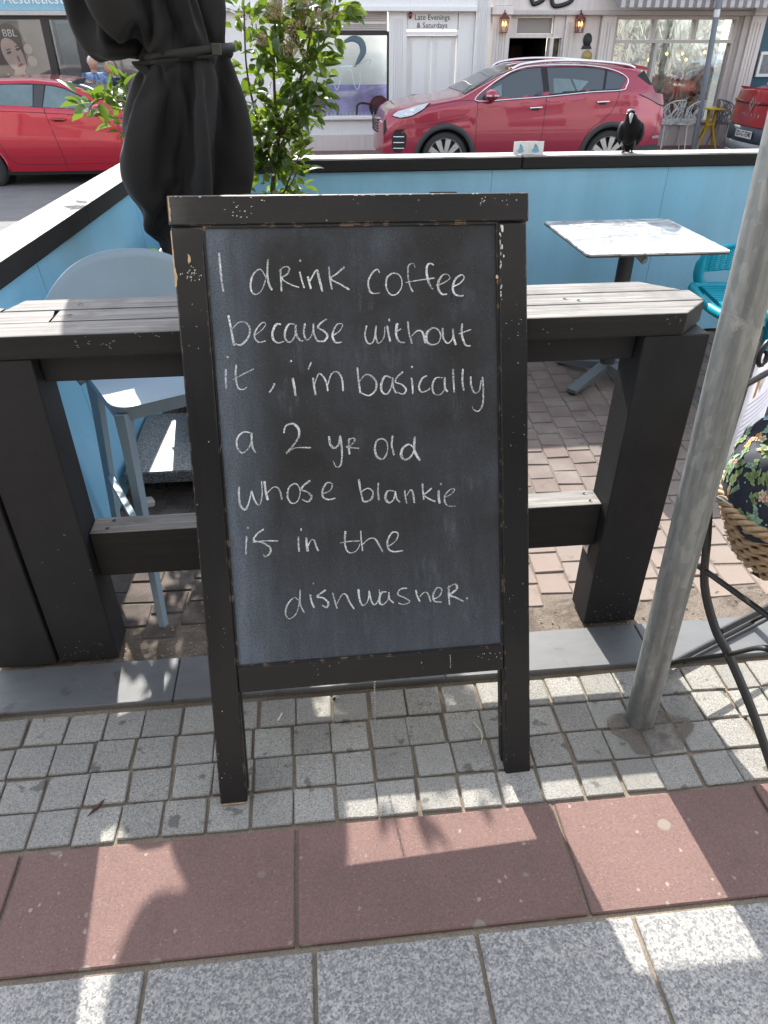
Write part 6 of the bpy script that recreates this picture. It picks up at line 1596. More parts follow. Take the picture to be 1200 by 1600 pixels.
1,5,-3,-9,-11,3,17,6,-10,-5,-2,-1,-1,-4,-1,-3,1,6,10,-3,-6,0,3,-3,-1,-4,2,-27,2,-7,-1,0,-2,-1,-1,1,-2,-1,0,0,3,
3,-3,3,6,5,3,4,-6,-4,-2,0,-6,2,1,12,6,6,6,0,5,-1,-13,-2,-6,5,2,-3,-3,-4,-13,21,0,2,-6,-8,-1,-1,-4,-1,-3,-4,3,9,
7,-3,-7,0,3,-2,-2,-4,3,-28,2,-7,-2,-1,0,0,-2,-1,0,-2,0,1,5,0,-2,3,5,7,4,3,4,4,-7,-10,-10,7,0,8,5,5,6,0,6,0,-11,
-3,-6,4,2,-2,0,-9,3,16,-5,-3,-8,-5,-2,-2,5,-3,-8,-6,7,11,2,-4,-6,-3,4,3,-3,0,3,-30,-4,-6,-4,3,-1,0,-2,3,2,-8,0,
1,5,0,-2,2,7,6,3,4,3,4,-7,-11,1,5,-7,9,3,5,6,6,1,1,-10,1,-7,2,-1,0,-3,-2,6,14,-1,-15,-6,-7,-2,1,4,-2,-4,-5,6,7,
4,-11,-3,-1,1,4,-3,-3,5,-29,-7,-3,-5,3,4,3,-6,-1,7,-11,5,-3,5,-3,-1,4,5,6,1,4,3,16,1,-5,-7,-7,-4,4,8,-1,16,-6,
1,1,-8,5,-7,-4,-1,6,5,1,17,-11,-4,-12,-10,-6,-1,0,4,0,-3,6,-1,3,0,-8,-4,-2,1,5,-3,-2,6,-32,-8,-1,-7,4,3,9,-4,
-8,9,-9,1,-1,4,-1,-2,4,3,7,-1,9,14,6,-3,0,-7,-8,-2,-1,9,-1,15,-7,3,-4,-2,0,1,-8,6,20,7,0,0,-10,-14,-12,-7,-9,1,
-2,4,2,0,11,-9,7,-6,-6,-6,0,0,5,3,3,-2,-33,-12,-1,-5,3,4,8,2,-9,4,-5,3,-2,1,-1,-2,3,4,5,2,19,11,0,0,-8,-7,-4,
-1,8,1,6,3,-3,3,-7,-3,3,4,-3,11,3,8,-4,0,-7,-12,-12,-7,-8,-1,0,3,2,5,8,0,-7,-2,-6,-9,5,0,3,7,0,-2,-31,-4,-13,
-1,-1,4,12,3,-10,1,4,-2,-8,1,1,-3,3,3,8,0,23,6,1,-2,-6,-6,-5,-1,8,6,7,-4,4,0,-5,-5,3,-1,7,8,-3,8,1,-5,-8,-10,
-12,-8,-7,-2,1,6,2,-1,5,3,-7,0,-5,-6,5,-1,-1,12,-1,-6,-28,-12,-12,6,-2,4,11,0,-4,0,5,-4,-8,0,1,-2,5,3,4,9,15,8,
7,-11,-4,-5,-1,5,3,9,1,-5,-2,5,1,-12,2,6,-2,8,3,0,0,-1,-10,-9,-9,-7,-5,-5,0,6,5,-4,4,3,-8,1,-5,-4,4,10,0,7,-11,
1,-33,1,-9,10,-16,2,12,-3,-1,-5,9,-5,0,-7,2,5,2,3,5,9,7,11,2,-5,-11,2,1,3,4,7,2,-6,4,-4,2,-12,-1,10,-1,2,6,-2,
0,-1,-9,-7,-12,-4,-5,-4,1,3,5,-7,6,2,-14,15,-16,5,-6,8,11,-3,1,-3,-37,4,-5,7,-2,-14,18,7,-11,-4,5,-7,4,7,-3,1,
0,6,1,7,13,-1,0,0,-4,-1,2,3,-4,10,-1,-1,-5,4,-3,-4,-2,5,2,-3,4,3,-1,-3,-11,-1,-6,-12,-3,-1,2,3,4,-8,12,-1,-2,
-1,-16,7,-6,2,9,1,4,-8,-4,0,0,0,0,0,0,0,0,0,0,0,0,0,0,0,0,0,0,0,0,0,0,0,0,0,0,0,0,0,0,0,0,0,0,0,0,0,0,0,0,0,0,
0,0,0,0,0,0,0,0,0,0,0,0,0,0,0,0,0,0,0,0,0,0,0,]
FLAP_FOLDS = [
-198,-10,-8,-2,3,3,1,-4,-10,-14,-16,-16,-16,-13,-13,-12,-13,-15,-15,-15,-14,-10,-9,-10,-13,-15,-16,-10,-2,2,3,
-2,-8,-11,-10,-2,5,11,14,15,12,9,7,6,8,11,14,15,16,15,14,12,13,15,18,17,14,9,3,0,3,9,15,14,8,-1,-9,-10,-8,-2,3,
3,1,-4,-10,-14,-16,-16,-16,-13,-13,-12,-13,-15,-15,-15,-14,-10,-9,-10,-13,-15,-16,-10,-2,2,3,-2,-8,-11,-10,-2,
5,11,14,15,12,9,7,6,8,11,14,15,16,15,14,12,13,15,18,17,14,9,3,0,3,9,15,14,8,-1,-28,-17,-17,2,10,-4,-16,4,14,
-16,-14,3,-2,-9,-34,-25,3,-5,-4,-9,-5,-4,-33,-14,-13,-33,-34,5,8,-6,22,13,-6,-27,-14,28,22,-34,43,2,10,17,-2,
21,-17,12,-8,28,9,-21,17,28,30,18,12,11,0,5,3,7,3,-9,15,18,0,9,-7,-23,-17,7,10,2,-25,17,-11,-13,-12,32,-8,-24,
-31,-19,18,1,2,-12,-11,-11,-6,-26,-29,-32,-32,6,-16,-11,34,8,-9,-3,-21,34,19,-33,18,16,14,-1,8,29,-10,-6,12,27,
10,-18,-4,16,37,22,29,-2,-22,3,20,16,-1,-12,-9,24,15,0,-13,-15,-1,9,15,-7,-18,21,-22,-12,1,-3,12,-19,-8,-6,9,1,
-16,12,-28,1,-28,-37,-9,-26,-32,-8,-19,29,24,1,-31,-9,-21,17,24,22,-42,9,18,15,7,32,-31,5,2,35,27,-22,22,-11,
30,27,24,1,-31,25,15,17,-8,-6,-9,-8,21,1,-6,-22,9,14,18,-11,-15,7,-7,-12,-10,-8,24,-37,-11,25,22,-7,-26,-5,-12,
-3,-5,-22,-37,1,-22,-23,-21,39,24,-26,-31,-4,-19,-2,59,-4,-25,-15,15,9,15,21,-43,17,8,19,41,2,15,11,5,12,24,4,
-26,33,13,-3,14,-3,-12,-18,12,-3,1,-1,27,-2,16,-20,-15,6,-5,-8,-19,6,6,-24,-5,18,20,-10,-38,9,-24,22,7,-11,-27,
-18,-37,-20,-3,-3,11,-40,-25,-10,24,3,43,-8,-1,-27,20,-5,9,18,-42,-7,32,15,48,30,3,2,14,11,8,0,0,26,5,4,-3,7,
-12,-2,8,-10,-10,22,31,-6,-17,-1,-3,-19,-6,2,-5,-2,-7,-10,-15,17,25,-10,-45,5,-28,17,9,4,-2,-16,-39,-38,-8,1,
-9,-46,14,-31,22,0,19,27,10,-17,-6,5,4,8,-40,-7,37,6,47,47,9,1,19,23,-31,7,11,21,4,-5,10,-7,-1,-9,24,9,-2,9,12,
-5,2,-22,4,-31,-24,19,9,6,-24,-21,-10,17,15,7,-55,-3,-27,1,24,8,4,-15,-13,-30,-54,6,-28,19,-3,-18,3,-5,22,11,7,
3,-12,7,-2,-11,-39,3,33,7,53,36,30,3,24,11,-17,-11,34,13,-11,-7,-5,29,-15,-3,12,14,27,-8,6,-31,26,-16,0,-45,0,
9,-2,15,-30,-11,-12,4,25,10,-60,-17,-34,27,20,-10,7,18,-29,-10,-30,-29,-21,1,8,-3,-1,-1,10,-10,1,29,-24,-4,5,
-32,-28,28,9,8,34,56,31,19,22,-6,8,-24,31,5,-12,-9,-7,46,-20,0,22,-5,29,13,-3,-39,33,-10,-13,-51,23,-5,4,1,-8,
-16,-12,-14,17,35,-49,-57,-30,30,12,14,-5,25,2,-16,-31,-46,6,-18,10,3,7,-11,-4,6,-19,10,1,-17,-7,-41,-15,43,-9,
41,22,45,47,15,12,5,-2,-8,11,18,-36,-7,2,36,-2,8,6,0,25,15,2,-44,37,2,-30,-43,21,-17,15,1,-4,-13,-4,-33,21,40,
-68,-32,-31,26,-9,4,26,34,7,-19,-28,-24,-28,0,39,4,-50,-9,19,9,-25,-13,-24,-5,-18,5,-37,24,8,39,10,60,58,22,11,
10,-26,11,4,15,-16,-29,3,29,21,1,6,-6,9,24,-12,-25,29,13,-42,-32,37,-17,0,2,-3,-16,-6,-28,14,41,-48,-63,-44,35,
-18,16,44,29,22,-25,-13,-37,-28,10,27,-6,-25,-23,5,18,2,-39,-25,-38,-6,-1,-19,55,4,-7,44,32,76,27,13,-5,-15,3,
10,16,-36,-14,14,30,15,-1,11,-9,10,6,-15,16,-4,25,-61,15,-27,46,-51,16,6,-8,-13,-23,-3,43,-49,-67,-49,35,-17,
43,25,33,3,-25,27,-63,-9,18,-18,44,-37,-20,-26,27,9,-43,-49,-33,-7,-3,39,49,-43,3,24,47,69,53,14,-15,-4,-7,5,
16,-38,-2,30,32,-7,-2,19,-5,0,12,10,12,13,15,15,15,11,7,4,1,0,1,4,6,9,7,3,-2,-9,-12,-11,-9,-5,-3,-6,-10,-14,
-15,-14,-12,-11,-12,-14,-15,-13,-12,-8,-7,-7,-9,-11,-13,-13,-10,-7,-2,4,6,7,4,0,-3,-4,-1,6,13,17,16,12,8,7,10,
12,14,13,12,10,12,13,15,15,15,11,7,4,1,0,1,4,6,9,7,3,-2,-9,-12,-11,-9,-5,-3,-6,-10,-14,-15,-14,-12,-11,-12,-14,
-15,-13,-12,-8,-7,-7,-9,-11,-13,-13,-10,-7,-2,4,6,7,4,0,-3,-4,-1,6,13,17,16,12,8,7,10,12,14,-3,14,17,24,-17,60,
16,-16,-16,9,10,-11,14,-9,6,6,3,8,-3,7,5,2,-9,-9,7,33,-31,-17,-26,-14,-8,-6,-11,-12,-11,-44,-25,21,-7,-9,3,-1,
-12,-10,1,-14,-13,3,5,0,1,15,-1,-6,-1,-1,0,17,-9,33,20,-5,5,6,5,-4,23,8,21,23,-24,65,4,-24,-9,-5,1,-2,17,-4,-5,
0,22,-7,2,8,-6,6,28,-14,16,20,-19,-20,-18,-18,-26,-5,-24,-11,-7,-44,-26,43,5,-5,-23,-13,-8,15,-7,-13,8,-6,8,5,
-10,2,-5,8,9,3,-15,10,10,2,36,12,-16,15,-2,2,18,15,13,14,-27,68,-17,-13,-5,-14,-13,11,4,-2,15,20,3,-24,-3,24,
-13,6,14,8,4,6,24,-13,-16,-25,-12,-10,-22,-28,-9,-26,-33,10,31,22,-27,-12,-14,-1,-16,-18,22,-8,1,15,-15,23,-3,
-6,25,-14,-16,-6,4,39,21,-15,-7,24,22,-13,23,4,7,1,10,64,-45,-13,-15,3,-12,2,-11,21,17,-1,6,5,-6,19,8,-30,4,13,
4,3,16,3,-7,-21,6,-17,-27,-37,-2,-20,-36,-3,24,34,2,-22,-18,-15,-9,-41,6,34,-6,20,-1,7,17,-10,9,-19,-23,-7,-4,
38,31,-14,-18,28,19,17,-11,11,1,16,23,35,-45,-19,-2,8,4,-30,-10,31,8,7,11,23,-1,27,-2,-30,-22,10,18,17,-9,-2,
12,-8,6,-6,-39,-39,-19,-10,-22,-15,15,33,29,-29,-25,-26,-17,-27,-9,44,9,0,6,18,24,-11,-26,5,-23,-14,-5,25,32,1,
-26,28,8,11,5,18,-6,20,21,12,-16,-13,-4,3,0,-22,-14,20,25,0,6,36,-5,27,-23,-8,-20,-8,0,21,1,4,8,-15,3,1,-46,5,
-11,-19,3,-53,4,19,45,-15,-27,-33,-34,-19,-8,50,4,-3,21,17,17,-17,-12,-22,1,-21,-3,26,12,27,-31,21,6,36,-6,6,1,
3,19,41,-26,1,-20,-18,14,-2,3,-7,22,13,4,32,-10,16,11,-32,-7,-17,2,17,-4,14,5,-26,-2,-22,-32,44,-31,-6,-6,-29,
-12,7,42,9,-34,-36,-9,-59,-6,52,13,0,13,23,17,-25,-11,-25,-2,-33,17,12,19,23,-23,21,5,18,1,2,8,6,28,49,-46,12,
-20,-30,10,2,15,-11,24,28,-12,37,-14,33,-4,-18,-34,8,-7,5,9,22,-5,-20,1,-44,14,-7,-11,-18,7,8,-36,-40,54,32,
-32,-34,-29,-48,-15,55,-1,20,9,31,15,-14,-36,-7,-21,-25,30,8,28,-14,2,28,-4,23,-15,7,8,19,14,61,-58,4,-11,-25,
-6,-2,40,-21,42,17,-21,29,4,15,5,-23,-15,7,-3,-5,22,11,-4,-22,-15,3,19,0,-60,-7,4,20,-12,-57,9,39,-10,-27,-54,
-43,-15,45,44,-9,12,40,-6,-10,-19,-6,-34,-32,33,11,20,-10,15,27,0,9,1,-21,16,26,8,66,-58,-13,2,-18,-12,1,47,-6,
19,13,-14,16,-3,55,-41,6,-10,-3,20,-10,-3,38,-25,-28,-12,18,19,17,-61,-6,-15,30,-17,-43,-17,32,8,-48,-45,-14,
-12,15,55,-40,33,37,-2,-37,8,-18,-44,-24,30,37,7,11,-4,19,2,14,6,-13,-2,17,20,60,-52,-34,-13,18,-23,-2,64,-3,
-6,23,-4,5,20,31,-21,-23,-6,33,-12,-8,25,-4,-16,-13,-1,1,3,29,-11,-49,-8,21,13,-38,-12,17,-46,4,-62,17,-9,-8,
49,-31,19,24,-8,1,-5,-25,-65,-15,52,31,18,16,-31,38,-12,13,27,-22,-16,9,34,56,-35,-35,-22,1,-13,-12,75,3,-23,
28,1,0,33,6,-19,-25,27,23,10,-8,12,-34,4,-28,5,18,-21,31,25,-56,-32,26,32,-46,-7,-23,-9,5,-50,25,-4,-5,-3,-3,
-10,25,-12,32,-14,-40,-69,-11,58,20,45,-10,-16,32,3,9,1497,0,0,0,-1,0,-1,-1,0,-1,-1,-1,-1,-1,-1,-1,-1,-2,-1,-1,
-1,-1,-1,-1,-1,-1,0,-1,-1,0,-1,0,0,0,0,0,0,1,0,1,1,0,1,1,1,1,1,1,1,1,2,1,1,1,1,1,1,1,1,0,1,1,0,1,0,0,-12,0,0,0,
-1,0,-1,-1,0,-1,-1,-1,-1,-1,-1,-1,-1,-2,-1,-1,-1,-1,-1,-1,-1,-1,0,-1,-1,0,-1,0,0,0,0,0,0,1,0,1,1,0,1,1,1,1,1,1,
1,1,2,1,1,1,1,1,1,1,1,0,1,1,0,1,0,0,-15,12,4,-5,-23,-9,15,5,12,-3,2,17,9,-13,15,-9,-23,-10,-10,-6,28,12,4,7,1,
-1,-3,5,-6,13,4,-13,-1,-7,-37,-27,2,78,-25,-26,10,7,7,0,-27,15,-38,6,10,13,31,-18,4,9,3,-3,-24,8,-24,7,8,14,16,
-3,-11,-21,-17,17,3,-5,-12,-20,8,-1,14,24,8,14,29,-2,0,-19,-6,-34,-19,-10,22,28,31,9,12,-5,-13,12,5,15,3,-18,0,
-22,-27,-57,-3,78,0,-26,-26,-7,4,-5,-21,16,-37,5,11,22,32,30,5,7,-16,-17,-15,-20,-24,-7,14,31,33,-14,1,-33,-16,
10,-7,-9,-36,16,-13,2,14,35,34,28,17,-4,-17,-1,-29,-22,-24,-17,14,42,31,9,24,-2,1,23,10,5,-16,1,5,-2,-56,-22,
-77,47,54,1,-39,-23,-16,-19,-13,8,-26,6,-6,29,44,40,18,-15,5,-38,-15,-32,-24,0,12,32,31,23,-6,-26,-29,14,-19,
-20,-30,-4,-5,3,14,27,48,38,23,15,-28,-20,-33,-36,-23,-14,26,25,37,29,24,17,-15,7,20,7,12,28,6,-10,-62,-25,-90,
12,50,20,-52,-31,-21,-24,4,-6,-4,-16,-8,31,55,47,27,-10,-13,-44,-22,-31,-25,-1,13,31,40,25,12,-18,-36,-3,-13,
-35,-32,-13,4,4,10,32,48,47,31,2,-18,-31,-40,-37,-21,-11,23,30,50,42,23,25,4,0,1,25,7,35,10,-11,-40,-42,-86,
-45,56,30,-67,-29,-30,-24,6,20,-32,-19,-5,35,51,57,32,-8,-12,-48,-33,-34,-28,-9,28,29,43,28,16,-8,-43,-6,-15,
-41,-15,-13,-13,2,10,32,52,50,31,4,-21,-36,-42,-39,-22,-9,29,33,51,49,42,34,4,-15,18,10,27,8,-10,-17,19,-55,
-70,-60,6,12,-36,-38,-31,-23,7,16,-34,-16,-5,33,59,59,34,3,-14,-48,-46,-39,-30,0,29,27,43,36,11,3,-36,-19,-27,
-34,-7,-20,-26,2,21,33,44,59,48,-9,-24,-37,-46,-46,-25,-3,38,41,41,46,42,37,3,0,15,24,14,11,-39,-16,16,-30,-46,
-65,-25,7,-33,-40,-33,-18,30,-14,-33,-18,-4,42,55,65,35,4,-16,-50,-40,-38,-47,10,35,16,43,45,11,7,-28,-26,-31,
-20,-25,-33,-20,2,20,33,56,64,42,-12,-26,-36,-53,-49,-25,4,38,37,45,55,38,40,2,11,2,40,-7,13,-28,-12,9,2,-57,
-69,-11,-21,-42,-42,-38,-9,21,-18,-32,-20,16,27,61,65,42,12,-27,-54,-39,-42,-43,5,38,20,37,46,18,10,-32,-25,
-39,-19,-34,-25,-25,7,17,38,52,72,38,-9,-24,-40,-54,-55,-28,13,34,39,48,53,43,40,18,15,-12,39,15,-4,-32,-20,23,
-16,-27,-57,-32,-16,-64,-43,-38,1,5,-23,-27,-23,25,22,63,69,47,10,-23,-56,-45,-49,-38,2,34,39,26,51,23,8,-31,
-24,-46,-20,-37,-30,-24,9,12,46,51,74,40,6,-43,-40,-57,-58,-22,9,36,34,61,62,41,34,22,1,27,45,-10,-13,-58,-5,
56,-24,8,-50,-64,-32,-56,-59,-33,-17,3,23,-60,-38,35,17,65,74,58,24,-40,-69,-47,-46,-33,-3,29,57,20,47,23,8,
-19,-33,-40,-27,-42,-34,-24,12,33,26,52,81,37,7,-40,-48,-60,-62,-20,8,45,33,71,56,36,44,21,15,24,25,16,-40,-48,
-15,49,-9,31,-21,-73,-59,-46,-56,-31,-51,-10,50,-65,-52,24,30,61,82,58,34,-52,-71,-42,-55,-33,-6,31,63,21,42,
26,9,-5,-34,-47,-24,-52,-40,-18,22,48,15,51,68,38,6,-38,-53,-62,-66,-19,11,47,37,70,52,54,44,26,38,10,-3,16,
-61,-10,24,6,37,-43,58,-77,-56,-71,-64,-59,-50,2,50,-47,-69,63,-27,73,80,60,39,-62,-68,-51,-57,-35,-8,35,68,15,
52,26,7,]
UY = 2.76
def draped(name, steps, nu):
    n_ = len(steps) // 3; cs = []
    for c_ in range(3):
        v_ = 0; out = []
        for k in steps[c_ * n_:(c_ + 1) * n_]:
            v_ += k; out.append(v_ / 1000)
        cs.append(out)
    nv = n_ // nu
    for i in range(n_):
        x, y, z = cs[0][i], cs[1][i], cs[2][i]
        if name == 'canopy_flap':
            k = 1 + .35 * max(0, 1.46 - z); cs[0][i] = -.36 + (x + .36) * k; cs[1][i] = y * k - .012 * max(0, -y) * 4 * max(0, 1.46 - z)
        elif z > 1.5:
            L = min(1, max(0, (-.42 - x) / .2)); L = L * L * (3 - 2 * L)
            x = x - .06 * L * min(1, (z - 1.5) * 8); cs[0][i] = x if x > -.60 else -.60 + (x + .60) * .5; cs[2][i] = z - .07 * L * max(0, 1 - abs(z - 1.58) / .4)
        else:
            t = min(1, (1.5 - z) * 5); cs[0][i] = -.39 + (x + .39) * (1 + .05 * t - .35 * max(0, 1.12 - z)) - .012 * t
    q = MB()
    q.add([(cs[0][i] - .014, UY + cs[1][i], cs[2][i]) for i in range(n_)], [(j * nu + i, j * nu + (i + 1) % nu, (j + 1) * nu + (i + 1) % nu, (j + 1) * nu + i) for j in range(nv - 1) for i in range(nu)], True)
    o = q.build(name, M['umbrella'], um)
    m_ = o.modifiers.new('smooth', 'SUBSURF'); m_.levels = m_.render_levels = 2
    return solid(o, .0022)
draped('canopy', CANOPY_FOLDS, 66)
draped('canopy_flap', FLAP_FOLDS, 66)
q = MB()
ring = []
for k in range(49):
    th = 2 * PI * k / 48
    ring.append((-.345 + .146 * math.cos(th), UY + .128 * math.sin(th), 1.497 + .014 * math.cos(th)))
vs = []
for p in ring: vs += [(p[0], p[1], p[2] - .013), (p[0], p[1], p[2] + .013)]
q.add(vs, [(2 * i, 2 * i + 2, 2 * i + 3, 2 * i + 1) for i in range(48)], True)
so_ = solid(q.build('strap', M['strap'], um), .003, 1)
MB().box(-.262, -.232, UY - .112, UY - .104, 1.490, 1.522, .002, M=Matrix.Identity(4)).build('buckle', plain('olive_metal', (.05, .055, .04), .4, .3), um)

# ================================================================== shrub
sh = thing('laurel_shrub', 'glossy green broad-leaved shrub with pale flower heads growing behind the closed parasol', 'shrub', (-.2, 3.42, 0))
pt = thing('planter', 'low dark trough planter holding the shrub, mostly hidden behind the chalkboard', 'planter', (-.3, 3.45, 0))
MB().box(-.66, .12, 3.22, 3.64, .03, .755, .008).build('trough', M['dark_metal'], pt)
MB().box(-.64, .10, 3.24, 3.62, .7555, .762).build('soil', M['grit'], pt)
lr = random.Random(21)
def leaf_mesh(name, L, W, mat, curve, fold):
    q = MB()
    def fn(u, v_):
        y = L * u
        ww = W * math.sin(PI * min(1, u ** .8)) ** .75 * (1 if u < 1 else 0)
        x = (v_ - .5) * 2 * ww * .5
        return (x, y, -curve * u * u * L + fold * abs(x) * 1.2)
    q.grid(6, 4, fn)
    return q.mesh(name, mat)
lm = [leaf_mesh('leaf', L, W, M['leaf'], c_, f_) for L, W, c_, f_ in ((.068, .036, .35, .3), (.058, .028, .15, .5), (.075, .038, .5, .2), (.05, .028, .1, .6))]
ln = [leaf_mesh('leaf', L, W, M['leaf_new'], c_, f_) for L, W, c_, f_ in ((.048, .017, .05, .7), (.04, .015, .2, .7))]
stems = []
def stem(pts, r0, r1):
    S_ = smooth_pts(pts, 6)
    q = MB(); n_ = len(S_)
    q.tube(S_, [r0 + (r1 - r0) * i / (n_ - 1) for i in range(n_)], 6)
    q.build('branch', M['stem'], sh)
    stems.append(S_)
    return S_
base = (-.17, 3.42, .37)
trunk_top = (-.10, 3.36, 1.17)
stem([base, (-.15, 3.38, .7), (-.135, 3.36, 1.0), trunk_top], .014, .010)
stem([trunk_top, (-.06, 3.35, 1.27), (.01, 3.34, 1.40), (.07, 3.33, 1.58), (.10, 3.33, 1.66)], .008, .003)
stem([trunk_top, (-.10, 3.36, 1.32), (-.09, 3.36, 1.5), (-.07, 3.35, 1.62), (-.08, 3.36, 1.68)], .008, .003)
stem([(-.12, 3.36, 1.05), (-.17, 3.34, 1.22), (-.20, 3.33, 1.42), (-.19, 3.34, 1.62)], .006, .003)
stem([(-.14, 3.37, .85), (-.08, 3.30, 1.0), (-.02, 3.25, 1.12), (.02, 3.24, 1.19)], .005, .002)
stem([(-.13, 3.36, .95), (-.07, 3.30, 1.0), (-.03, 3.27, 1.06)], .004, .002)
stem([(-.09, 3.35, 1.2), (-.02, 3.30, 1.25), (.04, 3.28, 1.30), (.08, 3.28, 1.42)], .005, .002)
stem([(-.02, 3.34, 1.36), (.06, 3.32, 1.45), (.13, 3.30, 1.56), (.16, 3.30, 1.66)], .005, .002)
stem([(-.2, 3.42, .37), (-.42, 3.42, .9), (-.60, 3.40, 1.2), (-.72, 3.38, 1.33)], .009, .003)
stem([(-.58, 3.40, 1.17), (-.66, 3.35, 1.30), (-.78, 3.33, 1.33), (-.83, 3.32, 1.30)], .005, .002)
stem([(-.62, 3.40, 1.22), (-.70, 3.40, 1.40), (-.755, 3.40, 1.56), (-.79, 3.40, 1.66)], .004, .0015)
stem([(-.45, 3.42, .95), (-.60, 3.36, 1.12), (-.70, 3.32, 1.25)], .005, .002)
stem([(-.3, 3.42, .45), (-.48, 3.3, .6), (-.60, 3.2, .72)], .006, .002)
stem([(-.3, 3.42, .37), (-.36, 3.42, .6), (-.30, 3.40, .8), (-.33, 3.40, .98)], .007, .003)
stem([(-.45, 3.45, .37), (-.50, 3.42, .6), (-.46, 3.40, .8)], .006, .003)
cand = []
def leafpos(S_, a, b, n_, spread, new=0.22, size=1.0):
    for _ in range(n_):
        t = a + (b - a) * lr.random()
        i = min(int(t * (len(S_) - 1)), len(S_) - 2)
        p = S_[i].lerp(S_[i + 1], lr.random())
        d = Vector((lr.gauss(0, 1), lr.gauss(0, 1), lr.gauss(0, .8)))
        p = p + d.normalized() * spread * lr.random() ** .6
        cand.append((p, d.normalized(), lr.random() < new, size))
leafpos(stems[0], .72, 1, 130, .13)
leafpos(stems[0], .1, .72, 150, .17)
leafpos(stems[1], 0, 1, 200, .12)
leafpos(stems[2], 0, 1, 200, .13)
leafpos(stems[3], 0, 1, 140, .10)
leafpos(stems[4], .5, 1, 22, .045, .75)
leafpos(stems[5], .5, 1, 12, .035, .9)
leafpos(stems[6], .1, 1, 80, .07, .2)
leafpos(stems[7], .1, 1, 80, .075, .25)
leafpos(stems[8], .3, 1, 120, .12)
leafpos(stems[9], .1, 1, 60, .07)
leafpos(stems[10], .2, 1, 12, .025, .8, .6)
leafpos(stems[11], .3, 1, 60, .08)
leafpos(stems[12], .3, 1, 60, .09)
leafpos(stems[13], .5, 1, 40, .12)
def lkey(c_):
    p = c_[0]
    hid = (-.55 < p.x < -.24 and p.z > .7) or p.z < .93 or p.z > 1.75
    return 1 if hid else 0
cand.sort(key=lkey)
restl = MB(); restn = MB()
for i, (p, d, new, sz) in enumerate(cand):
    me = lr.choice(ln if new else lm)
    dirv = (d + Vector((0, 0, .25))).normalized()
    qd = dirv.to_track_quat('Y', 'Z').to_matrix().to_4x4() @ Matrix.Rotation(lr.uniform(-1.2, 1.2), 4, 'Y')
    s_ = sz * lr.uniform(.75, 1.15)
    Mx = Matrix.Translation(p) @ qd @ Matrix.Scale(s_, 4)
    if i < 290:
        o = bpy.data.objects.new('leaf', me)
        o.parent = sh; col.objects.link(o)
        o.matrix_local = Matrix.Translation(-sh.location) @ Mx
    else:
        tgt = restn if new else restl
        tgt.add([v_.co for v_ in me.vertices], [list(f.vertices) for f in me.polygons], True, Mx)
restl.build('leaves_beyond', M['leaf'], sh)['kind'] = 'stuff'
restn.build('young_leaves_beyond', M['leaf_new'], sh)['kind'] = 'stuff'
fb = MB()
for cx_, cy_, cz_, rr_ in ((-.02, 3.3, 1.50, .07), (.03, 3.3, 1.60, .09), (.12, 3.3, 1.62, .06), (-.13, 3.3, 1.52, .03), (-.06, 3.3, 1.62, .07), (.15, 3.3, 1.68, .05)):
    for k in range(int(9000 * rr_)):
        a = lr.random() * 2 * PI; h_ = lr.random(); r_ = rr_ * (1 - .75 * h_) * math.sqrt(lr.random())
        p = Vector((cx_ + r_ * math.cos(a), cy_ + r_ * math.sin(a), cz_ + (h_ - .3) * rr_ * 1.5))
        s_ = lr.uniform(.0016, .0034)
        fb.add([p + Vector((s_, 0, 0)), p + Vector((-s_ * .5, s_, 0)), p + Vector((-s_ * .5, -s_, 0)), p + Vector((0, 0, s_ * 1.6))], [(0, 1, 3), (1, 2, 3), (2, 0, 3)])
        if k % 7 == 0: fb.tube([(cx_, cy_, cz_ - rr_ * .5), p], .0006, 3, cap=False)
fb.build('flower_heads', M['bloom'], sh)['kind'] = 'stuff'

# ================================================================== marble cafe table
ct = thing('cafe_table', 'square white marble topped cafe table on a charcoal column by the blue back wall', 'cafe table', (1.548, 3.425, 0))
q = MB(); q.prism(rr_poly(-.33, .33, -.337, .337, .022), 'z', .735, .742); q.build('tabletop', M['marble'], ct, True)
q = MB(); q.prism(rr_poly(-.331, .331, -.338, .338, .022), 'z', .728, .7345); q.build('tabletop_edge', M['dark_metal'], ct, True)
q = MB(); q.lathe([(.040, .08), (.037, .70)], (0, 0, 0), 24); q.build('column', M['dark_metal'], ct, True)
q = MB(); q.box(-.12, .12, -.12, .12, .705, .727); q.build('top_plate', M['dark_metal'], ct, True)
q = MB(); q.tube([(.035, -.05, .66), (.055, -.09, .64)], .018, 8); q.build('tilt_lever', plain('milky_knob', (.35, .36, .34), .4), ct, True)
for a in (216, 306, 36, 126):
    q = MB()
    ca, sa = math.cos(R(a)), math.sin(R(a))
    M4 = Matrix.Rotation(R(a), 4, 'Z')
    q.prism([(.02, .10), (.30, .028), (.30, .010), (.02, .055)], 'y', -.028, .028, M=M4)
    q.build('foot', M['grey_metal'], ct, True)
    q = MB(); q.lathe([(.022, 0), (.024, .012)], (.285 * ca, .285 * sa, 0), 12); q.build('foot_pad', M['ink'], ct, True)

# ================================================================== turquoise chair
tc = thing('garden_chair', 'turquoise perforated plastic armchair beside the marble table', 'chair', (2.22, 3.32, 0), (0, 0, R(0)))
TQ = M['turq']
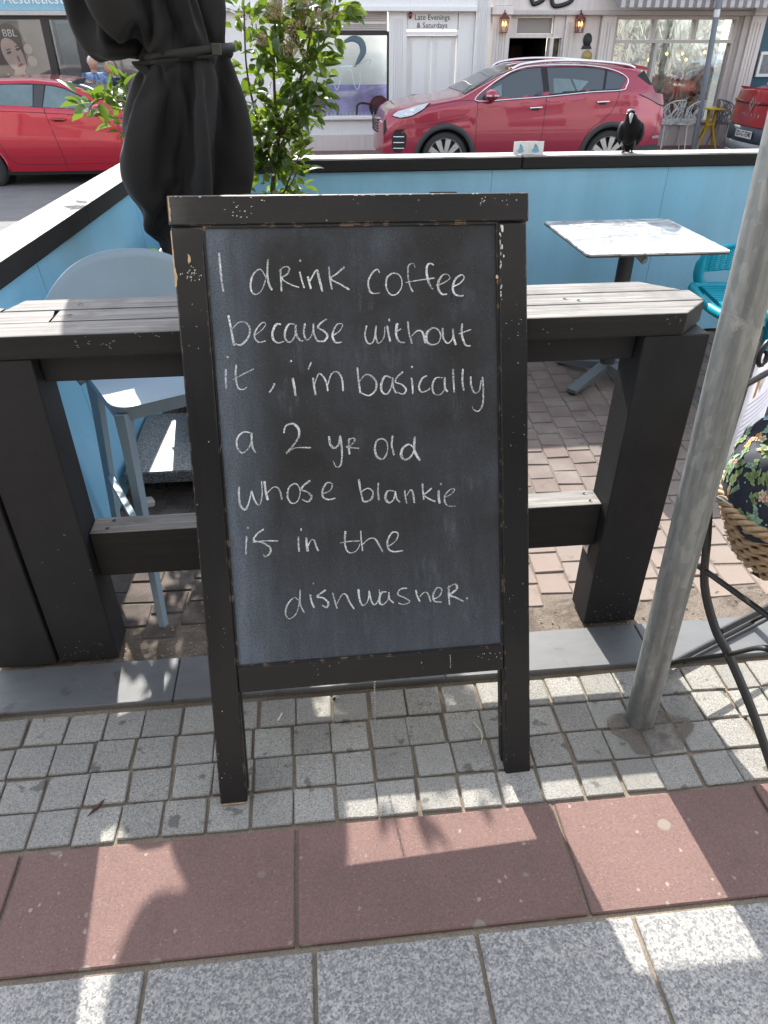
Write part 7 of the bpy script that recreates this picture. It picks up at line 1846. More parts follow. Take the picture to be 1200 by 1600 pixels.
# local: faces -x
q = MB()
ns = 15
for i in range(ns):
    y = -.225 + .45 * i / ns
    q.box(-.21, .21, y + .005, y + .45 / ns - .005, .43, .445)
q.box(-.21, .21, -.225, .225, .425, .432); q.build('seat', TQ, tc, True)
q = MB(); q.tube(smooth_pts([(.2, .235, .435), (-.2, .235, .435), (-.245, .2, .43), (-.25, 0, .418), (-.245, -.2, .43), (-.2, -.235, .435), (.2, -.235, .435)], 5), .024, 6); q.build('seat_rim', TQ, tc, True)
def shp(s_):
    # plan path of the shell, from the far front post round the back to the near one
    pts = [(-.20, .27), (.05, .285), (.20, .25), (.27, .12), (.285, 0), (.27, -.12), (.20, -.25), (.05, -.285), (-.20, -.27)]
    t = s_ * (len(pts) - 1); i = min(int(t), len(pts) - 2); f = t - i
    return (pts[i][0] + (pts[i + 1][0] - pts[i][0]) * f, pts[i][1] + (pts[i + 1][1] - pts[i][1]) * f)
def shell(s_, t):
    x, y = shp(s_)
    k = math.sin(PI * s_)
    top = .615 + .20 * k ** 1.5; bot = .50 + .05 * k
    z = bot + (top - bot) * t
    o = 1 + .10 * (z - .45)
    return Vector((x * o + .06 * t * k, y * o, z))
q = MB(); NS, NTT = 64, 10
for i in range(NS):
    for j in range(NTT):
        c00, c10, c11, c01 = shell(i / NS, j / NTT), shell((i + 1) / NS, j / NTT), shell((i + 1) / NS, (j + 1) / NTT), shell(i / NS, (j + 1) / NTT)
        if j in (0, NTT - 1) or i < 2 or i > NS - 3:
            q.add([c00, c10, c11, c01], [(0, 1, 2, 3)], True); continue
        c = (c00 + c10 + c11 + c01) / 4
        inn = [c + (p - c) * .45 for p in (c00, c10, c11, c01)]
        q.add([c00, c10, c11, c01] + inn, [(0, 1, 5, 4), (1, 2, 6, 5), (2, 3, 7, 6), (3, 0, 4, 7)])
solid(q.build('backrest', TQ, tc, True), .008)
for sy in (1, -1):
    q = MB(); q.tube(smooth_pts([(-.20, sy * .245, .44), (-.215, sy * .265, .50), (-.19, sy * .28, .60), (-.10, sy * .29, .625)], 5), [.03] * 8 + [.02] * 8, 8, flat=.5); q.build('arm_post', TQ, tc, True)
    q = MB(); q.tube([shell(i / 24 if sy > 0 else 1 - i / 24, 1.0) for i in range(13)], .014, 8); q.build('top_rim', TQ, tc, True)
    for sx in (-1, 1):
        q = MB(); q.tube([(sx * .20, sy * .22, .43), (sx * .25, sy * .26, 0)], [.026, .017], 6); q.build('leg', TQ, tc, True)
tc.rotation_euler.z = R(-8)

# ================================================================== bistro chair, basket and leaflet at the right edge
bc = thing('folding_chair', 'black iron folding bistro chair at the right edge, holding the wicker basket', 'chair', (.953, 1.346, 0))
ax = Vector((.165, -.377, 0)).normalized()      # along the side frame, towards the viewer
ay = Vector((.377, .165, 0)).normalized()       # across the chair
def cp(s_, t, z): return Vector((.953, 1.346, 0)) + ax * s_ + ay * t + Vector((0, 0, z))
for t in (0, .40):
    q = MB(); q.tube(smooth_pts([cp(-.10, t, .86), cp(-.03, t, .62), cp(.003, t, .50), cp(.035, t, .37), cp(.10, t, .27), cp(.155, t, .225), cp(.26, t, .12), cp(.36, t, .0)], 5), .0145, 6, flat=.45, up=ay)
    q.build('front_leg', M['black_metal'], bc)
    q = MB(); q.tube(smooth_pts([cp(-.02, t, .0), cp(.03, t, .085), cp(.155, t, .225), cp(.22, t, .305), cp(.27, t, .335), cp(.33, t, .40), cp(.36, t, .44)], 5), .0140, 6, flat=.45, up=ay)
    q.build('rear_leg', M['black_metal'], bc)
    q = MB(); q.lathe([(0, 0), (.007, 0), (.006, .004), (0, .005)], (0, 0, 0), 8, M=Matrix.Translation(cp(.155, t - .008, .225)) @ (-ay).to_track_quat('Z', 'Y').to_matrix().to_4x4())
    q.build('rivet', plain('rusty_rivet', (.10, .045, .03), .7), bc)
    q = MB(); q.tube([cp(.0, t, .41), cp(.36, t, .395)], .010, 6, flat=.5, up=ay); q.build('seat_rail', M['black_metal'], bc)
for k in range(3):
    s_ = .10 + k * .06
    a, b = cp(s_, .10, .408), cp(s_, .41, .408)
    q = MB(); q.tube([a, b], .016, 4, flat=.35, up=ax, smooth=False); q.build('seat_slat', M['black_metal'], bc)
q = MB(); q.tube([cp(.05, 0, .10), cp(.05, .40, .10)], .006, 6); q.build('cross_rod', M['black_metal'], bc)
q = MB(); q.tube([cp(-.01, 0, .02), cp(-.01, .40, .02)], .010, 6); q.build('cross_bar', M['black_metal'], bc)
q = MB(); q.tube([cp(.10, 0.03, .245), cp(.10, .40, .245)], .010, 6); q.build('cross_bar', M['black_metal'], bc)
q = MB(); q.tube([cp(.36, 0, .02), cp(.36, .40, .02)], .007, 6); q.build('cross_bar', M['black_metal'], bc)
for z in (.86,):
    q = MB(); q.tube([cp(-.06 * (z - .5) / .36, 0, z), cp(-.09, .2, z + .01), cp(-.06 * (z - .5) / .36, .4, z)], .010, 6, flat=.5); q.build('back_rail', M['black_metal'], bc)
for c0 in (.10, .17, .25):
    q = MB(); q.tube([cp(-.10, c0 + .03 * math.cos(a * .6) * (1 - a / 16), .86 + .05 + .045 * math.sin(a * .6) * (1 - a / 16)) for a in range(14)], .006, 6); q.build('back_scroll', M['black_metal'], bc)

bkt = thing('wicker_basket', 'round tan wicker basket on the black folding chair', 'basket', (1.205, 1.355, .47))
BC = Vector((1.20, 1.345, .0))
def brad(z): return .11 + .088 * ((z - .415) / .15) ** .6 if z > .415 else .11
q = MB(); q.lathe([(0, .416), (.105, .416), (.14, .45), (.18, .53), (.19, .57)], BC, 36); q.build('liner', M['wicker_dark'], bkt)
for k in range(12):
    z0 = .422 + k * .0128
    pts = []
    for i in range(121):
        a = 2 * PI * i / 120
        z = z0 + .007 * math.sin(a * 15 + k * 2.1) + .006 * noise.noise(Vector((math.cos(a) * 3, math.sin(a) * 3, k * .8)))
        r_ = brad(z0) + .006 * math.sin(a * 15 + k * 2.1 + 1.5) + .004 * noise.noise(Vector((math.cos(a) * 4, math.sin(a) * 4, k * 1.3)))
        pts.append(BC + Vector((r_ * math.cos(a), r_ * math.sin(a), z)))
    q = MB(); q.tube(pts, .0074, 6, cap=False, up=(0, 0, 1)); q.build('wicker_strand', M['wicker'], bkt)
for k in range(4):
    pts = []
    for i in range(161):
        a = 2 * PI * i / 160; ph = a * 12 + k * PI / 2
        pts.append(BC + Vector(((.205 + .011 * math.cos(ph)) * math.cos(a), (.205 + .011 * math.cos(ph)) * math.sin(a), .580 + .011 * math.sin(ph))))
    q = MB(); q.tube(pts, .0068, 6, cap=False, up=(0, 0, 1)); q.build('rim_braid', M['wicker'], bkt)
q = MB(); q.tube(smooth_pts([BC + Vector((-.19, -.02, .58)), BC + Vector((-.225, .02, .60)), BC + Vector((-.24, .05, .585)), BC + Vector((-.215, .07, .56))], 5), .003, 5); q.build('twist_tie', M['raw_steel'], bkt)

fc = thing('floral_cloth', 'navy cloth printed with green leaves and pink flowers, bundled in the wicker basket', 'cloth', (1.2, 1.36, .62))
def mk_floral_base():
    m = NT('navy_floral_cloth')
    co = m.coord('Object')
    m.col((.012, .016, .028)); m.rough(.8)
    m.bump(m.noise(co, 20, 4), .3, .004)
    return m.mat
def clothf(u, v_):
    th = 2 * PI * u; r_ = .207 * math.sin(v_ * PI / 2 * 1.02)
    h_ = .560 + .215 * max(0, math.cos(v_ * PI / 2)) ** .6 + .07 * noise.noise(Vector((r_ * math.cos(th) * 9, r_ * math.sin(th) * 9, 2))) + .016 * noise.noise(Vector((r_ * math.cos(th) * 26, r_ * math.sin(th) * 26, 7)))
    return Vector((BC.x + r_ * math.cos(th), BC.y + r_ * math.sin(th), h_))
q = MB(); q.grid(72, 26, clothf); q.build('cloth', mk_floral_base(), fc)
pc = {'green': (.16, .22, .09), 'sage': (.22, .34, .24), 'aqua': (.22, .42, .44), 'pink': (.60, .30, .26), 'orange': (.55, .30, .09), 'cream': (.55, .48, .32)}
pr_ = {k: MB() for k in pc}
lr2 = random.Random(31)
def frame_at(u, v_):
    e = .004
    P_ = clothf(u, v_); tu = (clothf(u + e, v_) - clothf(u - e, v_)).normalized(); tv = (clothf(u, v_ + e) - clothf(u, v_ - e)).normalized()
    n_ = tu.cross(tv).normalized()
    if n_.dot(P_ - Vector((BC.x, BC.y, .50))) < 0: n_ = -n_
    return P_, tu, tv, n_
def leafp(mb, fr__, cx_, cy_, a, L, W):
    P_, tu, tv, n_ = fr__
    ca, sa = math.cos(a), math.sin(a); vs = []
    for k in range(8):
        b = 2 * PI * k / 8; lx, ly = L / 2 * math.cos(b), W / 2 * math.sin(b) * (1 - .35 * math.cos(b))
        vs.append(P_ + tu * (cx_ + lx * ca - ly * sa) + tv * (cy_ + lx * sa + ly * ca) + n_ * .0022)
    mb.add(vs, [list(range(8))])
for _ in range(620):
    u_, v_ = lr2.random(), .05 + .93 * math.sqrt(lr2.random()); fr__ = frame_at(u_, v_); k = lr2.random(); aa = lr2.random() * 2 * PI
    if k < .62:
        c_ = lr2.choice(('green', 'green', 'sage'))
        for j in range(lr2.choice((3, 5, 5))):
            t = (j // 2) * .010; s_ = 1 if j % 2 else -1
            leafp(pr_[c_], fr__, t * math.cos(aa), t * math.sin(aa), aa + s_ * .75, .019, .0085)
    elif k < .84:
        c_ = lr2.choice(('pink', 'pink', 'orange', 'aqua', 'cream'))
        for j in range(5):
            b = 2 * PI * j / 5 + aa; leafp(pr_[c_], fr__, .005 * math.cos(b), .005 * math.sin(b), b, .012, .009)
    else:
        leafp(pr_[lr2.choice(('cream', 'aqua'))], fr__, 0, 0, aa, .005, .005)
def on_cloth(x, y):
    r_ = math.hypot(x, y); v_ = math.asin(min(1, r_ / .198)) / (PI / 2 * 1.02); u = (math.atan2(y, x) / (2 * PI)) % 1
    return clothf(u, min(v_, 1))
for k, mb in pr_.items(): mb.build('printed_motifs', plain('print_' + k, pc[k], .8, bump=0), fc)['kind'] = 'stuff'
tg_ = thing('gift_ribbon', 'tan paper ribbon draped over the floral cloth at the right edge', 'ribbon', (1.22, 1.28, .72))
q = MB(); q.grid(8, 8, lambda u, v_: on_cloth(-.03 + .10 * u, -.13 + .09 * v_ + .02 * u) + Vector((0, 0, .010 + .006 * math.sin(u * 7)))); solid(q.build('ribbon', plain('kraft_paper', (.42, .33, .18), .7), tg_), .001)

def mk_film():
    m = NT('glossy_white_film'); m.col((.80, .81, .86)); m.rough(.2)
    tl = m.n('ShaderNodeBsdfTranslucent'); tl.inputs[0].default_value = (.85, .86, .92, 1); mx = m.n('ShaderNodeMixShader'); mx.inputs[0].default_value = .45
    m.l(m.b.outputs[0], mx.inputs[1]); m.l(tl.outputs[0], mx.inputs[2]); m.l(mx.outputs[0], m.out.inputs[0])
    return m.mat
lf = thing('leaflet', 'white plastic covered leaflet propped upright behind the basket at the right edge', 'leaflet', (1.2, 1.62, .57))
ux_ = Vector((.72, .69, 0)).normalized()
def lp(s_, z, d=0): return Vector((1.068, 1.525, 0)) + ux_ * s_ + Vector((ux_.y, -ux_.x, 0)) * d + Vector((0, 0, z))
def lq(s0, s1, z0, z1, d, bulge=.012):
    q = MB(); q.grid(8, 6, lambda u, v_: lp(s0 + (s1 - s0) * u, z0 + (z1 - z0) * v_, d + bulge * math.sin(3 * (s0 + (s1 - s0) * u) / .3)))
    return q
q = lq(0, .30, .58, .90, 0); solid(q.build('sheet', mk_film(), lf), .002)
for i in range(9):
    z = .64 + i * .015
    lq(.02, .02 + lr2.uniform(.14, .27), z, z + .0035, .0016).build('print_line', plain('lilac_print', (.32, .33, .48), .5, bump=0) if i == 0 else bpy.data.materials['lilac_print'], lf)
lq(.03, .28, .865, .873, .0016).build('print_strip', plain('pink_stripe', (.60, .28, .34), .5, bump=0), lf)
lq(.045, .062, .775, .83, .0016).build('print_picture', plain('orange_ink', (.60, .25, .06), .5, bump=0), lf)
q = MB()
for k in range(7):
    a = R(60 + k * 12); q.tube([lp(.085, .785, .0055), lp(.085 + .05 * math.cos(a), .785 + .05 * math.sin(a), .0055)], .0018, 4)
q.build('print_picture', plain('sage_ink', (.22, .25, .12), .5, bump=0), lf)

# ================================================================== cars
def lin(tab, x):
    if x <= tab[0][0]: return tab[0][1]
    for (a, b), (c, d) in zip(tab[:-1], tab[1:]):
        if a <= x <= c: return b + (d - b) * (x - a) / (c - a)
    return tab[-1][1]
class Car:
    def __init__(s, name, label, L, W, top, belt, sill, wx, wr, ar, paint, loc, rz, tumble=.36, nose=.25, tail=.14, endb=.10, noseb=.16):
        s.L, s.W, s.top, s.belt, s.sill, s.wx, s.wr, s.ar, s.paint = L, W, top, belt, sill, wx, wr, ar, paint
        s.tumble, s.nose, s.tail, s.endb, s.noseb = tumble, nose, tail, endb, noseb
        s.root = thing(name, label, 'car', loc, (0, 0, rz))
    def zt(s, x): return lin(s.top, x)
    def zb(s, x):
        z = lin(s.sill, x)
        for c in s.wx:
            d = abs(x - c)
            if d < s.ar: z = max(z, s.wr + math.sqrt(s.ar ** 2 - d * d) * (s.ar * 1.0) / s.ar - .0)
        return z
    def bl(s, x): return min(lin(s.belt, x), s.zt(x) - .05)
    def hw(s, x, z):
        h = s.W / 2
        t = max(0, (.95 - x) / .95); h *= 1 - s.nose * t ** 2.4
        t = max(0, (x - (s.L - .7)) / .7); h *= 1 - s.tail * t ** 2.2
        b = s.bl(x)
        if z < b:
            k = (z - .62) / .42
            h -= .028 * k * k if z > .62 else .030 * ((.62 - z) / .4) ** 2
            h -= .012 * max(0, 1 - abs(z - (b - .24)) / .05)          # a soft crease under the shoulder
        else:
            k = (b - .62) / .42
            h -= .028 * k * k + .012 + (z - b) * s.tumble
        return h
    def P(s, x, z, side=-1, off=0.0): return Vector((x, side * (s.hw(x, z) + off), z))
    def body(s, mats):
        xs = [s.L * i / 110 for i in range(111)]
        xs[0] = .0
        NL, NU, NR = 12, 7, 7
        rows = []
        for x in xs:
            zb, zt, b = s.zb(x), s.zt(x), s.bl(x)
            zb = min(zb, b - .03)
            e = zt - .045
            if e < b: b = e - .001
            ln_ = []
            for j in range(NL + 1): ln_.append((x, None, zb + (b - zb) * j / NL))
            for j in range(1, NU + 1): ln_.append((x, None, b + (e - b) * j / NU))
            pts = [(x, s.hw(x, z), z) for (x, _, z) in ln_]
            he = pts[-1][1]
            for j in range(1, NR + 1):
                a = PI / 2 * j / NR
                pts.append((x, he * math.cos(a) ** .55 if j < NR else 0, e + .045 * math.sin(a) ** .6 + .012 * math.sin(a)))
            rows.append(pts)
        n_ = len(rows[0])
        q = MB()
        for side in (-1, 1):
            vs = [(p[0], side * p[1], p[2]) for r_ in rows for p in r_]
            fs = []
            for i in range(len(rows) - 1):
                for j in range(n_ - 1):
                    f = (i * n_ + j, (i + 1) * n_ + j, (i + 1) * n_ + j + 1, i * n_ + j + 1)
                    fs.append(f if side < 0 else f[::-1])
            q.add(vs, fs, True)
        for r_, sg, bul in ((rows[0], -1, s.noseb), (rows[-1], 1, s.endb)):
            K = 16; vs = []
            for p in r_:
                for k in range(K + 1):
                    t = -1 + 2 * k / K
                    vs.append((p[0] + sg * bul * (1 - t * t), p[1] * t, p[2]))
            fs = [(j * (K + 1) + k, j * (K + 1) + k + 1, (j + 1) * (K + 1) + k + 1, (j + 1) * (K + 1) + k) for j in range(n_ - 1) for k in range(K)]
            q.add(vs, fs, True)
        q.build('body', s.paint, s.root, True)
        q = MB(); q.box(.25, s.L - .25, -s.W / 2 + .22, s.W / 2 - .22, .2, .75); q.build('underbody', M['seam'], s.root, True)
    def endx(s, y, rear=True):
        x = s.L if rear else 0
        h = s.hw(x, .7); t = y / h
        return (s.L + s.endb * (1 - t * t)) if rear else -s.noseb * (1 - t * t)
    def patch(s, poly, off, mat, name, sides=(-1, 1), step=.06, parent=None, smooth=True, thick=0):
        for side in sides:
            bm = bmesh.new()
            vs = [bm.verts.new((x, 0, z)) for x, z in poly]
            bm.faces.new(vs)
            x0, x1 = min(p[0] for p in poly), max(p[0] for p in poly); z0, z1 = min(p[1] for p in poly), max(p[1] for p in poly)
            x = x0 + step
            while x < x1:
                bmesh.ops.bisect_plane(bm, geom=list(bm.verts) + list(bm.edges) + list(bm.faces), plane_co=(x, 0, 0), plane_no=(1, 0, 0)); x += step
            z = z0 + step
            while z < z1:
                bmesh.ops.bisect_plane(bm, geom=list(bm.verts) + list(bm.edges) + list(bm.faces), plane_co=(0, 0, z), plane_no=(0, 0, 1)); z += step
            for v_ in bm.verts: v_.co = s.P(v_.co.x, v_.co.z, side, off)
            bmesh.ops.recalc_face_normals(bm, faces=list(bm.faces))
            q = MB(); q.frombm(bm, smooth)
            o = q.build(name, mat, parent or s.root, True)
            if thick: solid(o, thick, 0)
    def line(s, pts, r, mat, name, off=.002, sides=(-1, 1), n=5, flat=1.0):
        for side in sides:
            S_ = smooth_pts([(x, 0, z) for x, z in pts], 6)
            q = MB(); q.tube([s.P(p.x, p.z, side, off) for p in S_], r, n, flat=flat, up=(0, 0, 1)); q.build(name, mat, s.root, True)
    def top_patch(s, x0, x1, k, mat, name, inset=.0, off=.006):
        q = MB()
        def fn(u, v_):
            x = x0 + (x1 - x0) * u; zt = s.zt(x); h = s.hw(x, zt - .045)
            t = -1 + 2 * v_; y = t * h * k
            c_ = abs(y / h)
            a = math.acos(min(1, c_ ** (1 / .55)))
            return (x, y, zt - .045 + .045 * math.sin(a) ** .6 + .012 * math.sin(a) + off)
        q.grid(14, 14, fn); q.build(name, mat, s.root, True)
    def wheels(s, spokes=10, rim_r=.68, style=0):
        tw = .20
        for x in s.wx:
            for side in (-1, 1):
                c = (x, side * (s.W / 2 - tw / 2 - .02), s.wr)
                q = MB(); r_ = s.wr
                q.lathe([(r_ * rim_r, -tw / 2), (r_ * .93, -tw / 2), (r_, -tw / 2 + .03), (r_, tw / 2 - .03), (r_ * .93, tw / 2), (r_ * rim_r, tw / 2), (r_ * rim_r, -tw / 2)], c, 40, 'y')
                tyre = q.build('wheel', M['tyre'], s.root, True)
                yo = side * tw / 2
                q = MB()
                q.lathe([(r_ * rim_r, yo * .98), (r_ * rim_r * .95, yo * .90), (r_ * rim_r * .93, yo * .1)], c, 40, 'y')
                for k in range(spokes):
                    a = 2 * PI * k / spokes + .12
                    d = .055 if style == 0 else .04
                    w0, w1 = .022, (.045 if style == 0 else .03)
                    ca, sa = math.cos(a), math.sin(a)
                    def pt(rad, wd): return (c[0] + rad * ca - wd * sa, c[1] + yo * .86, c[2] + rad * sa + wd * ca)
                    o = [pt(.035, -w0), pt(r_ * rim_r * .94, -w1), pt(r_ * rim_r * .94, w1), pt(.035, w0)]
                    o2 = [(p[0], p[1] - yo * .12, p[2]) for p in o]
                    f = [(0, 1, 2, 3), (0, 4, 5, 1), (3, 2, 6, 7), (1, 5, 6, 2)]
                    q.add(o + o2, f)
                q.lathe([(0, yo * .90), (.045, yo * .88), (.05, yo * .7)], c, 20, 'y')
                q.build('rim', M['alloy'], tyre, True)
                q = MB(); q.lathe([(0, yo * .35), (r_ * rim_r * .93, yo * .35)], c, 24, 'y'); q.build('brake_shade', M['seam'], tyre, True)
    def arches(s, w_, mat):
        for x in s.wx:
            for side in (-1, 1):
                q = MB(); n_ = 30; R0, R1 = s.ar - .012, s.ar + w_
                def fn(u, v_):
                    a = PI * (1.02 - 1.04 * u); r_ = R0 + (R1 - R0) * v_
                    xx, zz = x + r_ * math.cos(a), s.wr + r_ * math.sin(a)
                    zz = max(zz, .2)
                    return s.P(xx, zz, side, .006 + .014 * (1 - abs(v_ - .5) * 2))
                q.grid(n_, 5, fn); q.build('arch_trim', mat, s.root, True)
                q = MB(); q.lathe([(s.ar - .008, -.02), (s.ar - .005, .34)], (0, 0, 0), 40, 'y', a0=0, a1=PI, M=Matrix.Translation((x, side * (s.W / 2 - .03) - (.34 if side > 0 else 0), s.wr)))
                q.lathe([(0, 0), (s.ar, 0)], (x, side * (s.W / 2 - .33), s.wr), 30, 'y')
                q.build('wheel_well', M['seam'], s.root, True)
def mirror(car, x, z, mats=None):
    for side in (-1, 1):
        p = car.P(x, z, side, .13)
        q = MB(); q.ball((p.x, p.y, p.z), (.11, .10, .078), 12)
        q.build('wing_mirror', car.paint, car.root, True)
        q = MB(); q.tube([car.P(x, z - .08, side, -.01), (p.x, p.y, p.z - .06)], .03, 6); q.build('mirror_arm', M['seam'], car.root, True)
        q = MB(); q.box(p.x - .10, p.x + .09, p.y + side * .075, p.y + side * .095, p.z - .012, p.z + .006); q.build('mirror_lamp', M['lamp_clear'], car.root, True)

GZ = -.465
# --- crimson SUV
suv = Car('parked_car', 'crimson estate-like SUV with silver roof rails parked facing left across the street', 4.46, 1.84,
    [(0, .86), (.05, .98), (.18, 1.045), (.5, 1.10), (.9, 1.155), (1.18, 1.20), (1.5, 1.35), (1.8, 1.485), (2.05, 1.56), (2.3, 1.595), (2.7, 1.61), (3.2, 1.605), (3.6, 1.585), (3.9, 1.55), (4.02, 1.52), (4.10, 1.45), (4.25, 1.28), (4.38, 1.15), (4.46, 1.04)],
    [(0, .80), (.3, .98), (1.2, 1.12), (1.4, 1.145), (2.5, 1.215), (3.6, 1.285), (4.2, 1.30)],
    [(0, .42), (.15, .34), (.4, .30), (4.1, .30), (4.3, .34), (4.46, .40)],
    (.95, 3.60), .365, .425, M['paint_suv'], (1.275, 12.2 + .92, GZ), 0, noseb=.09)
suv.body(None)
suv.arches(.062, M['cladding'])
suv.wheels(10, .78)
win_f = [(1.42, 1.165), (1.47, 1.215), (1.70, 1.365), (1.95, 1.485), (2.15, 1.545), (2.40, 1.565), (2.46, 1.21)]
win_r = [(2.55, 1.225), (2.50, 1.565), (2.95, 1.57), (3.30, 1.545), (3.41, 1.525), (3.38, 1.275)]
win_q = [(3.42, 1.277), (3.45, 1.518), (3.60, 1.485), (3.70, 1.445), (3.74, 1.40), (3.66, 1.292)]
suv.patch([(1.44, 1.17), (1.7, 1.38), (1.95, 1.50), (2.2, 1.565), (2.6, 1.58), (3.1, 1.575), (3.45, 1.535), (3.68, 1.465), (3.75, 1.40), (3.66, 1.285), (2.5, 1.21)], .002, M['seam'], 'window_surround')
suv.patch(win_f, .006, M['car_glass'], 'front_window'); suv.patch(win_r, .006, M['car_glass'], 'rear_window'); suv.patch(win_q, .006, M['car_glass'], 'quarter_window')
suv.patch([(2.62, 1.24), (2.60, 1.43), (2.86, 1.42), (2.96, 1.25)], .0075, M['car_glass_pale'], 'seat_glimpse', (-1,))
suv.patch([(2.90, 1.42), (3.16, 1.39), (3.02, 1.26), (2.99, 1.255)], .0075, M['car_glass_pale'], 'seat_glimpse', (-1,))
suv.patch([(1.62, 1.19), (1.66, 1.30), (1.80, 1.36), (1.80, 1.2)], .0075, M['car_glass_pale'], 'seat_glimpse', (-1,))
suv.line([(1.385, 1.155), (1.43, 1.215), (1.65, 1.365), (1.93, 1.51), (2.2, 1.58), (2.6, 1.60), (3.1, 1.592), (3.45, 1.552), (3.68, 1.485), (3.78, 1.41), (3.76, 1.33), (3.68, 1.272), (3.2, 1.25), (2.5, 1.195), (1.9, 1.16), (1.50, 1.140), (1.385, 1.155)], .011, M['chrome'], 'window_trim', .008)
suv.line([(1.43, 1.13), (1.425, .9), (1.42, .6), (1.43, .42)], .004, M['seam'], 'door_seam', .0)
suv.line([(2.50, 1.19), (2.49, .9), (2.47, .6), (2.45, .36)], .004, M['seam'], 'door_seam', .0)
suv.line([(3.66, 1.26), (3.60, 1.05), (3.45, .88), (3.25, .74), (3.12, .5), (3.08, .36)], .004, M['seam'], 'door_seam', .0)
suv.line([(.62, 1.06), (.9, 1.115), (1.2, 1.15), (1.36, 1.15)], .004, M['seam'], 'bonnet_seam', .0)
suv.patch([(.5, .30), (4.1, .30), (4.1, .37), (.5, .37)], .006, M['cladding'], 'sill_trim')
suv.patch([(4.02, .30), (4.42, .36), (4.46, .52), (4.12, .50), (4.0, .44)], .006, M['cladding'], 'rear_bumper_trim')
suv.patch([(.06, .33), (.5, .30), (.5, .36), (.08, .42)], .006, M['cladding'], 'front_bumper_trim')
for xa, xb, z in ((2.24, 2.44, 1.045), (3.30, 3.50, 1.115)):
    suv.patch([(xa + .04, z - .035), (xb - .04, z - .035), (xb - .05, z - .005), (xa + .05, z - .005)], .001, M['seam'], 'handle_recess')
    suv.line([(xa, z), (xb, z + .008)], .014, M['chrome'], 'door_handle', .022)
cc_ = [(3.78 + .085 * math.cos(2 * PI * k / 20), 1.02 + .085 * math.sin(2 * PI * k / 20)) for k in range(21)]
suv.line(cc_, .003, M['seam'], 'fuel_flap', .0, (-1,))
suv.patch([(.13, .945), (.22, 1.01), (.50, 1.085), (.68, 1.125), (.60, 1.045), (.42, .955), (.25, .925)], .004, M['lamp_clear'], 'headlight')
suv.patch([(.28, .955), (.38, 1.03), (.47, 1.055), (.43, .97)], .008, M['chrome'], 'headlight_bezel')
suv.line([(.13, .945), (.25, .92), (.42, .95), (.60, 1.04), (.70, 1.12)], .008, M['seam'], 'headlight_edge', .004)
suv.patch([(.13, .50), (.12, .66), (.18, .76), (.30, .77), (.35, .68), (.33, .52), (.25, .44), (.17, .44)], .004, M['seam'], 'fog_vent')
for z in (.50, .58, .66): suv.line([(.15, z), (.31, z + .005)], .010, M['chrome'], 'vent_bar', .010)
q = MB()
for k in range(5): q.tube([(-.09 * (1 - (y / .66) ** 2) - .006, y, .70 + k * .04) for y in (-.42, -.2, 0, .2, .42)], .012, 6)
q.box(-.05, -.0, -.40, .40, .69, .87); q.build('grille', M['seam'], suv.root, True)
suv.patch([(.0, .66), (.0, .86), (.035, .90), (.05, .75)], .006, M['seam'], 'grille_edge')
suv.patch([(3.98, 1.215), (4.25, 1.235), (4.43, 1.20), (4.46, 1.06), (4.35, 1.075), (4.2, 1.14)], .005, M['lamp_red'], 'tail_light')
suv.line([(3.98, 1.215), (4.2, 1.135), (4.35, 1.07), (4.46, 1.055)], .006, M['seam'], 'tail_light_edge', .004)
suv.patch([(4.32, .60), (4.45, .60), (4.46, .64), (4.32, .635)], .006, M['chrome'], 'bumper_strip')
suv.line([(4.22, .52), (4.30, .60), (4.36, .75), (4.38, .95), (4.40, 1.06)], .003, M['seam'], 'bumper_seam', .0)
suv.top_patch(1.24, 2.06, .90, M['car_glass'], 'windscreen')
q = MB(); q.prism([(3.80, 1.57), (4.18, 1.515), (4.20, 1.53), (4.14, 1.565), (3.8, 1.62)], 'y', -.58, .58); q.build('spoiler', M['paint_suv'], suv.root, True)
suv.patch([(3.93, 1.46), (4.04, 1.53), (4.09, 1.46), (4.20, 1.33), (4.14, 1.34)], .004, M['seam'], 'spoiler_side')
for sy in (-1, 1):
    q = MB(); q.tube(smooth_pts([(1.98, sy * .66, 1.545), (2.15, sy * .655, 1.61), (2.6, sy * .645, 1.65), (3.2, sy * .645, 1.645), (3.75, sy * .65, 1.60), (3.92, sy * .65, 1.555)], 6), .021, 8); q.build('roof_rail', M['chrome'], suv.root, True)
mirror(suv, 1.62, 1.225)

# --- red hatchback on the left, facing right
hb = Car('parked_car', 'bright red compact hatchback at the left edge, partly hidden by the parasol', 4.0, 1.74,
    [(0, .70), (.05, .80), (.3, .88), (.8, .96), (1.05, 1.0), (1.4, 1.19), (1.75, 1.345), (2.05, 1.425), (2.4, 1.46), (3.0, 1.455), (3.5, 1.40), (3.75, 1.30), (3.9, 1.08), (4.0, .98)],
    [(0, .68), (1.0, .97), (1.5, 1.03), (2.3, 1.09), (3.2, 1.13), (4.0, 1.14)],
    [(0, .30), (.3, .27), (3.7, .27), (4.0, .36)], (.80, 3.36), .315, .355, M['paint_red'], (-1.395, 12.2 + .87, GZ), PI, tumble=.40)
hb.body(None); hb.wheels(5, .62, 1)
hb.arches(.012, M['paint_red'])
hb.patch([(1.42, 1.055), (1.70, 1.22), (1.98, 1.345), (2.15, 1.385), (2.50, 1.405), (3.0, 1.395), (3.30, 1.34), (3.42, 1.17), (2.4, 1.11)], .002, M['seam'], 'window_surround')
hb.patch([(1.50, 1.072), (1.72, 1.21), (1.98, 1.33), (2.16, 1.37), (2.24, 1.375), (2.32, 1.11)], .006, M['car_glass_pale'], 'front_window')
hb.patch([(2.46, 1.12), (2.42, 1.385), (2.75, 1.39), (3.0, 1.38), (3.10, 1.36), (3.12, 1.155)], .006, M['car_glass_pale'], 'rear_window')
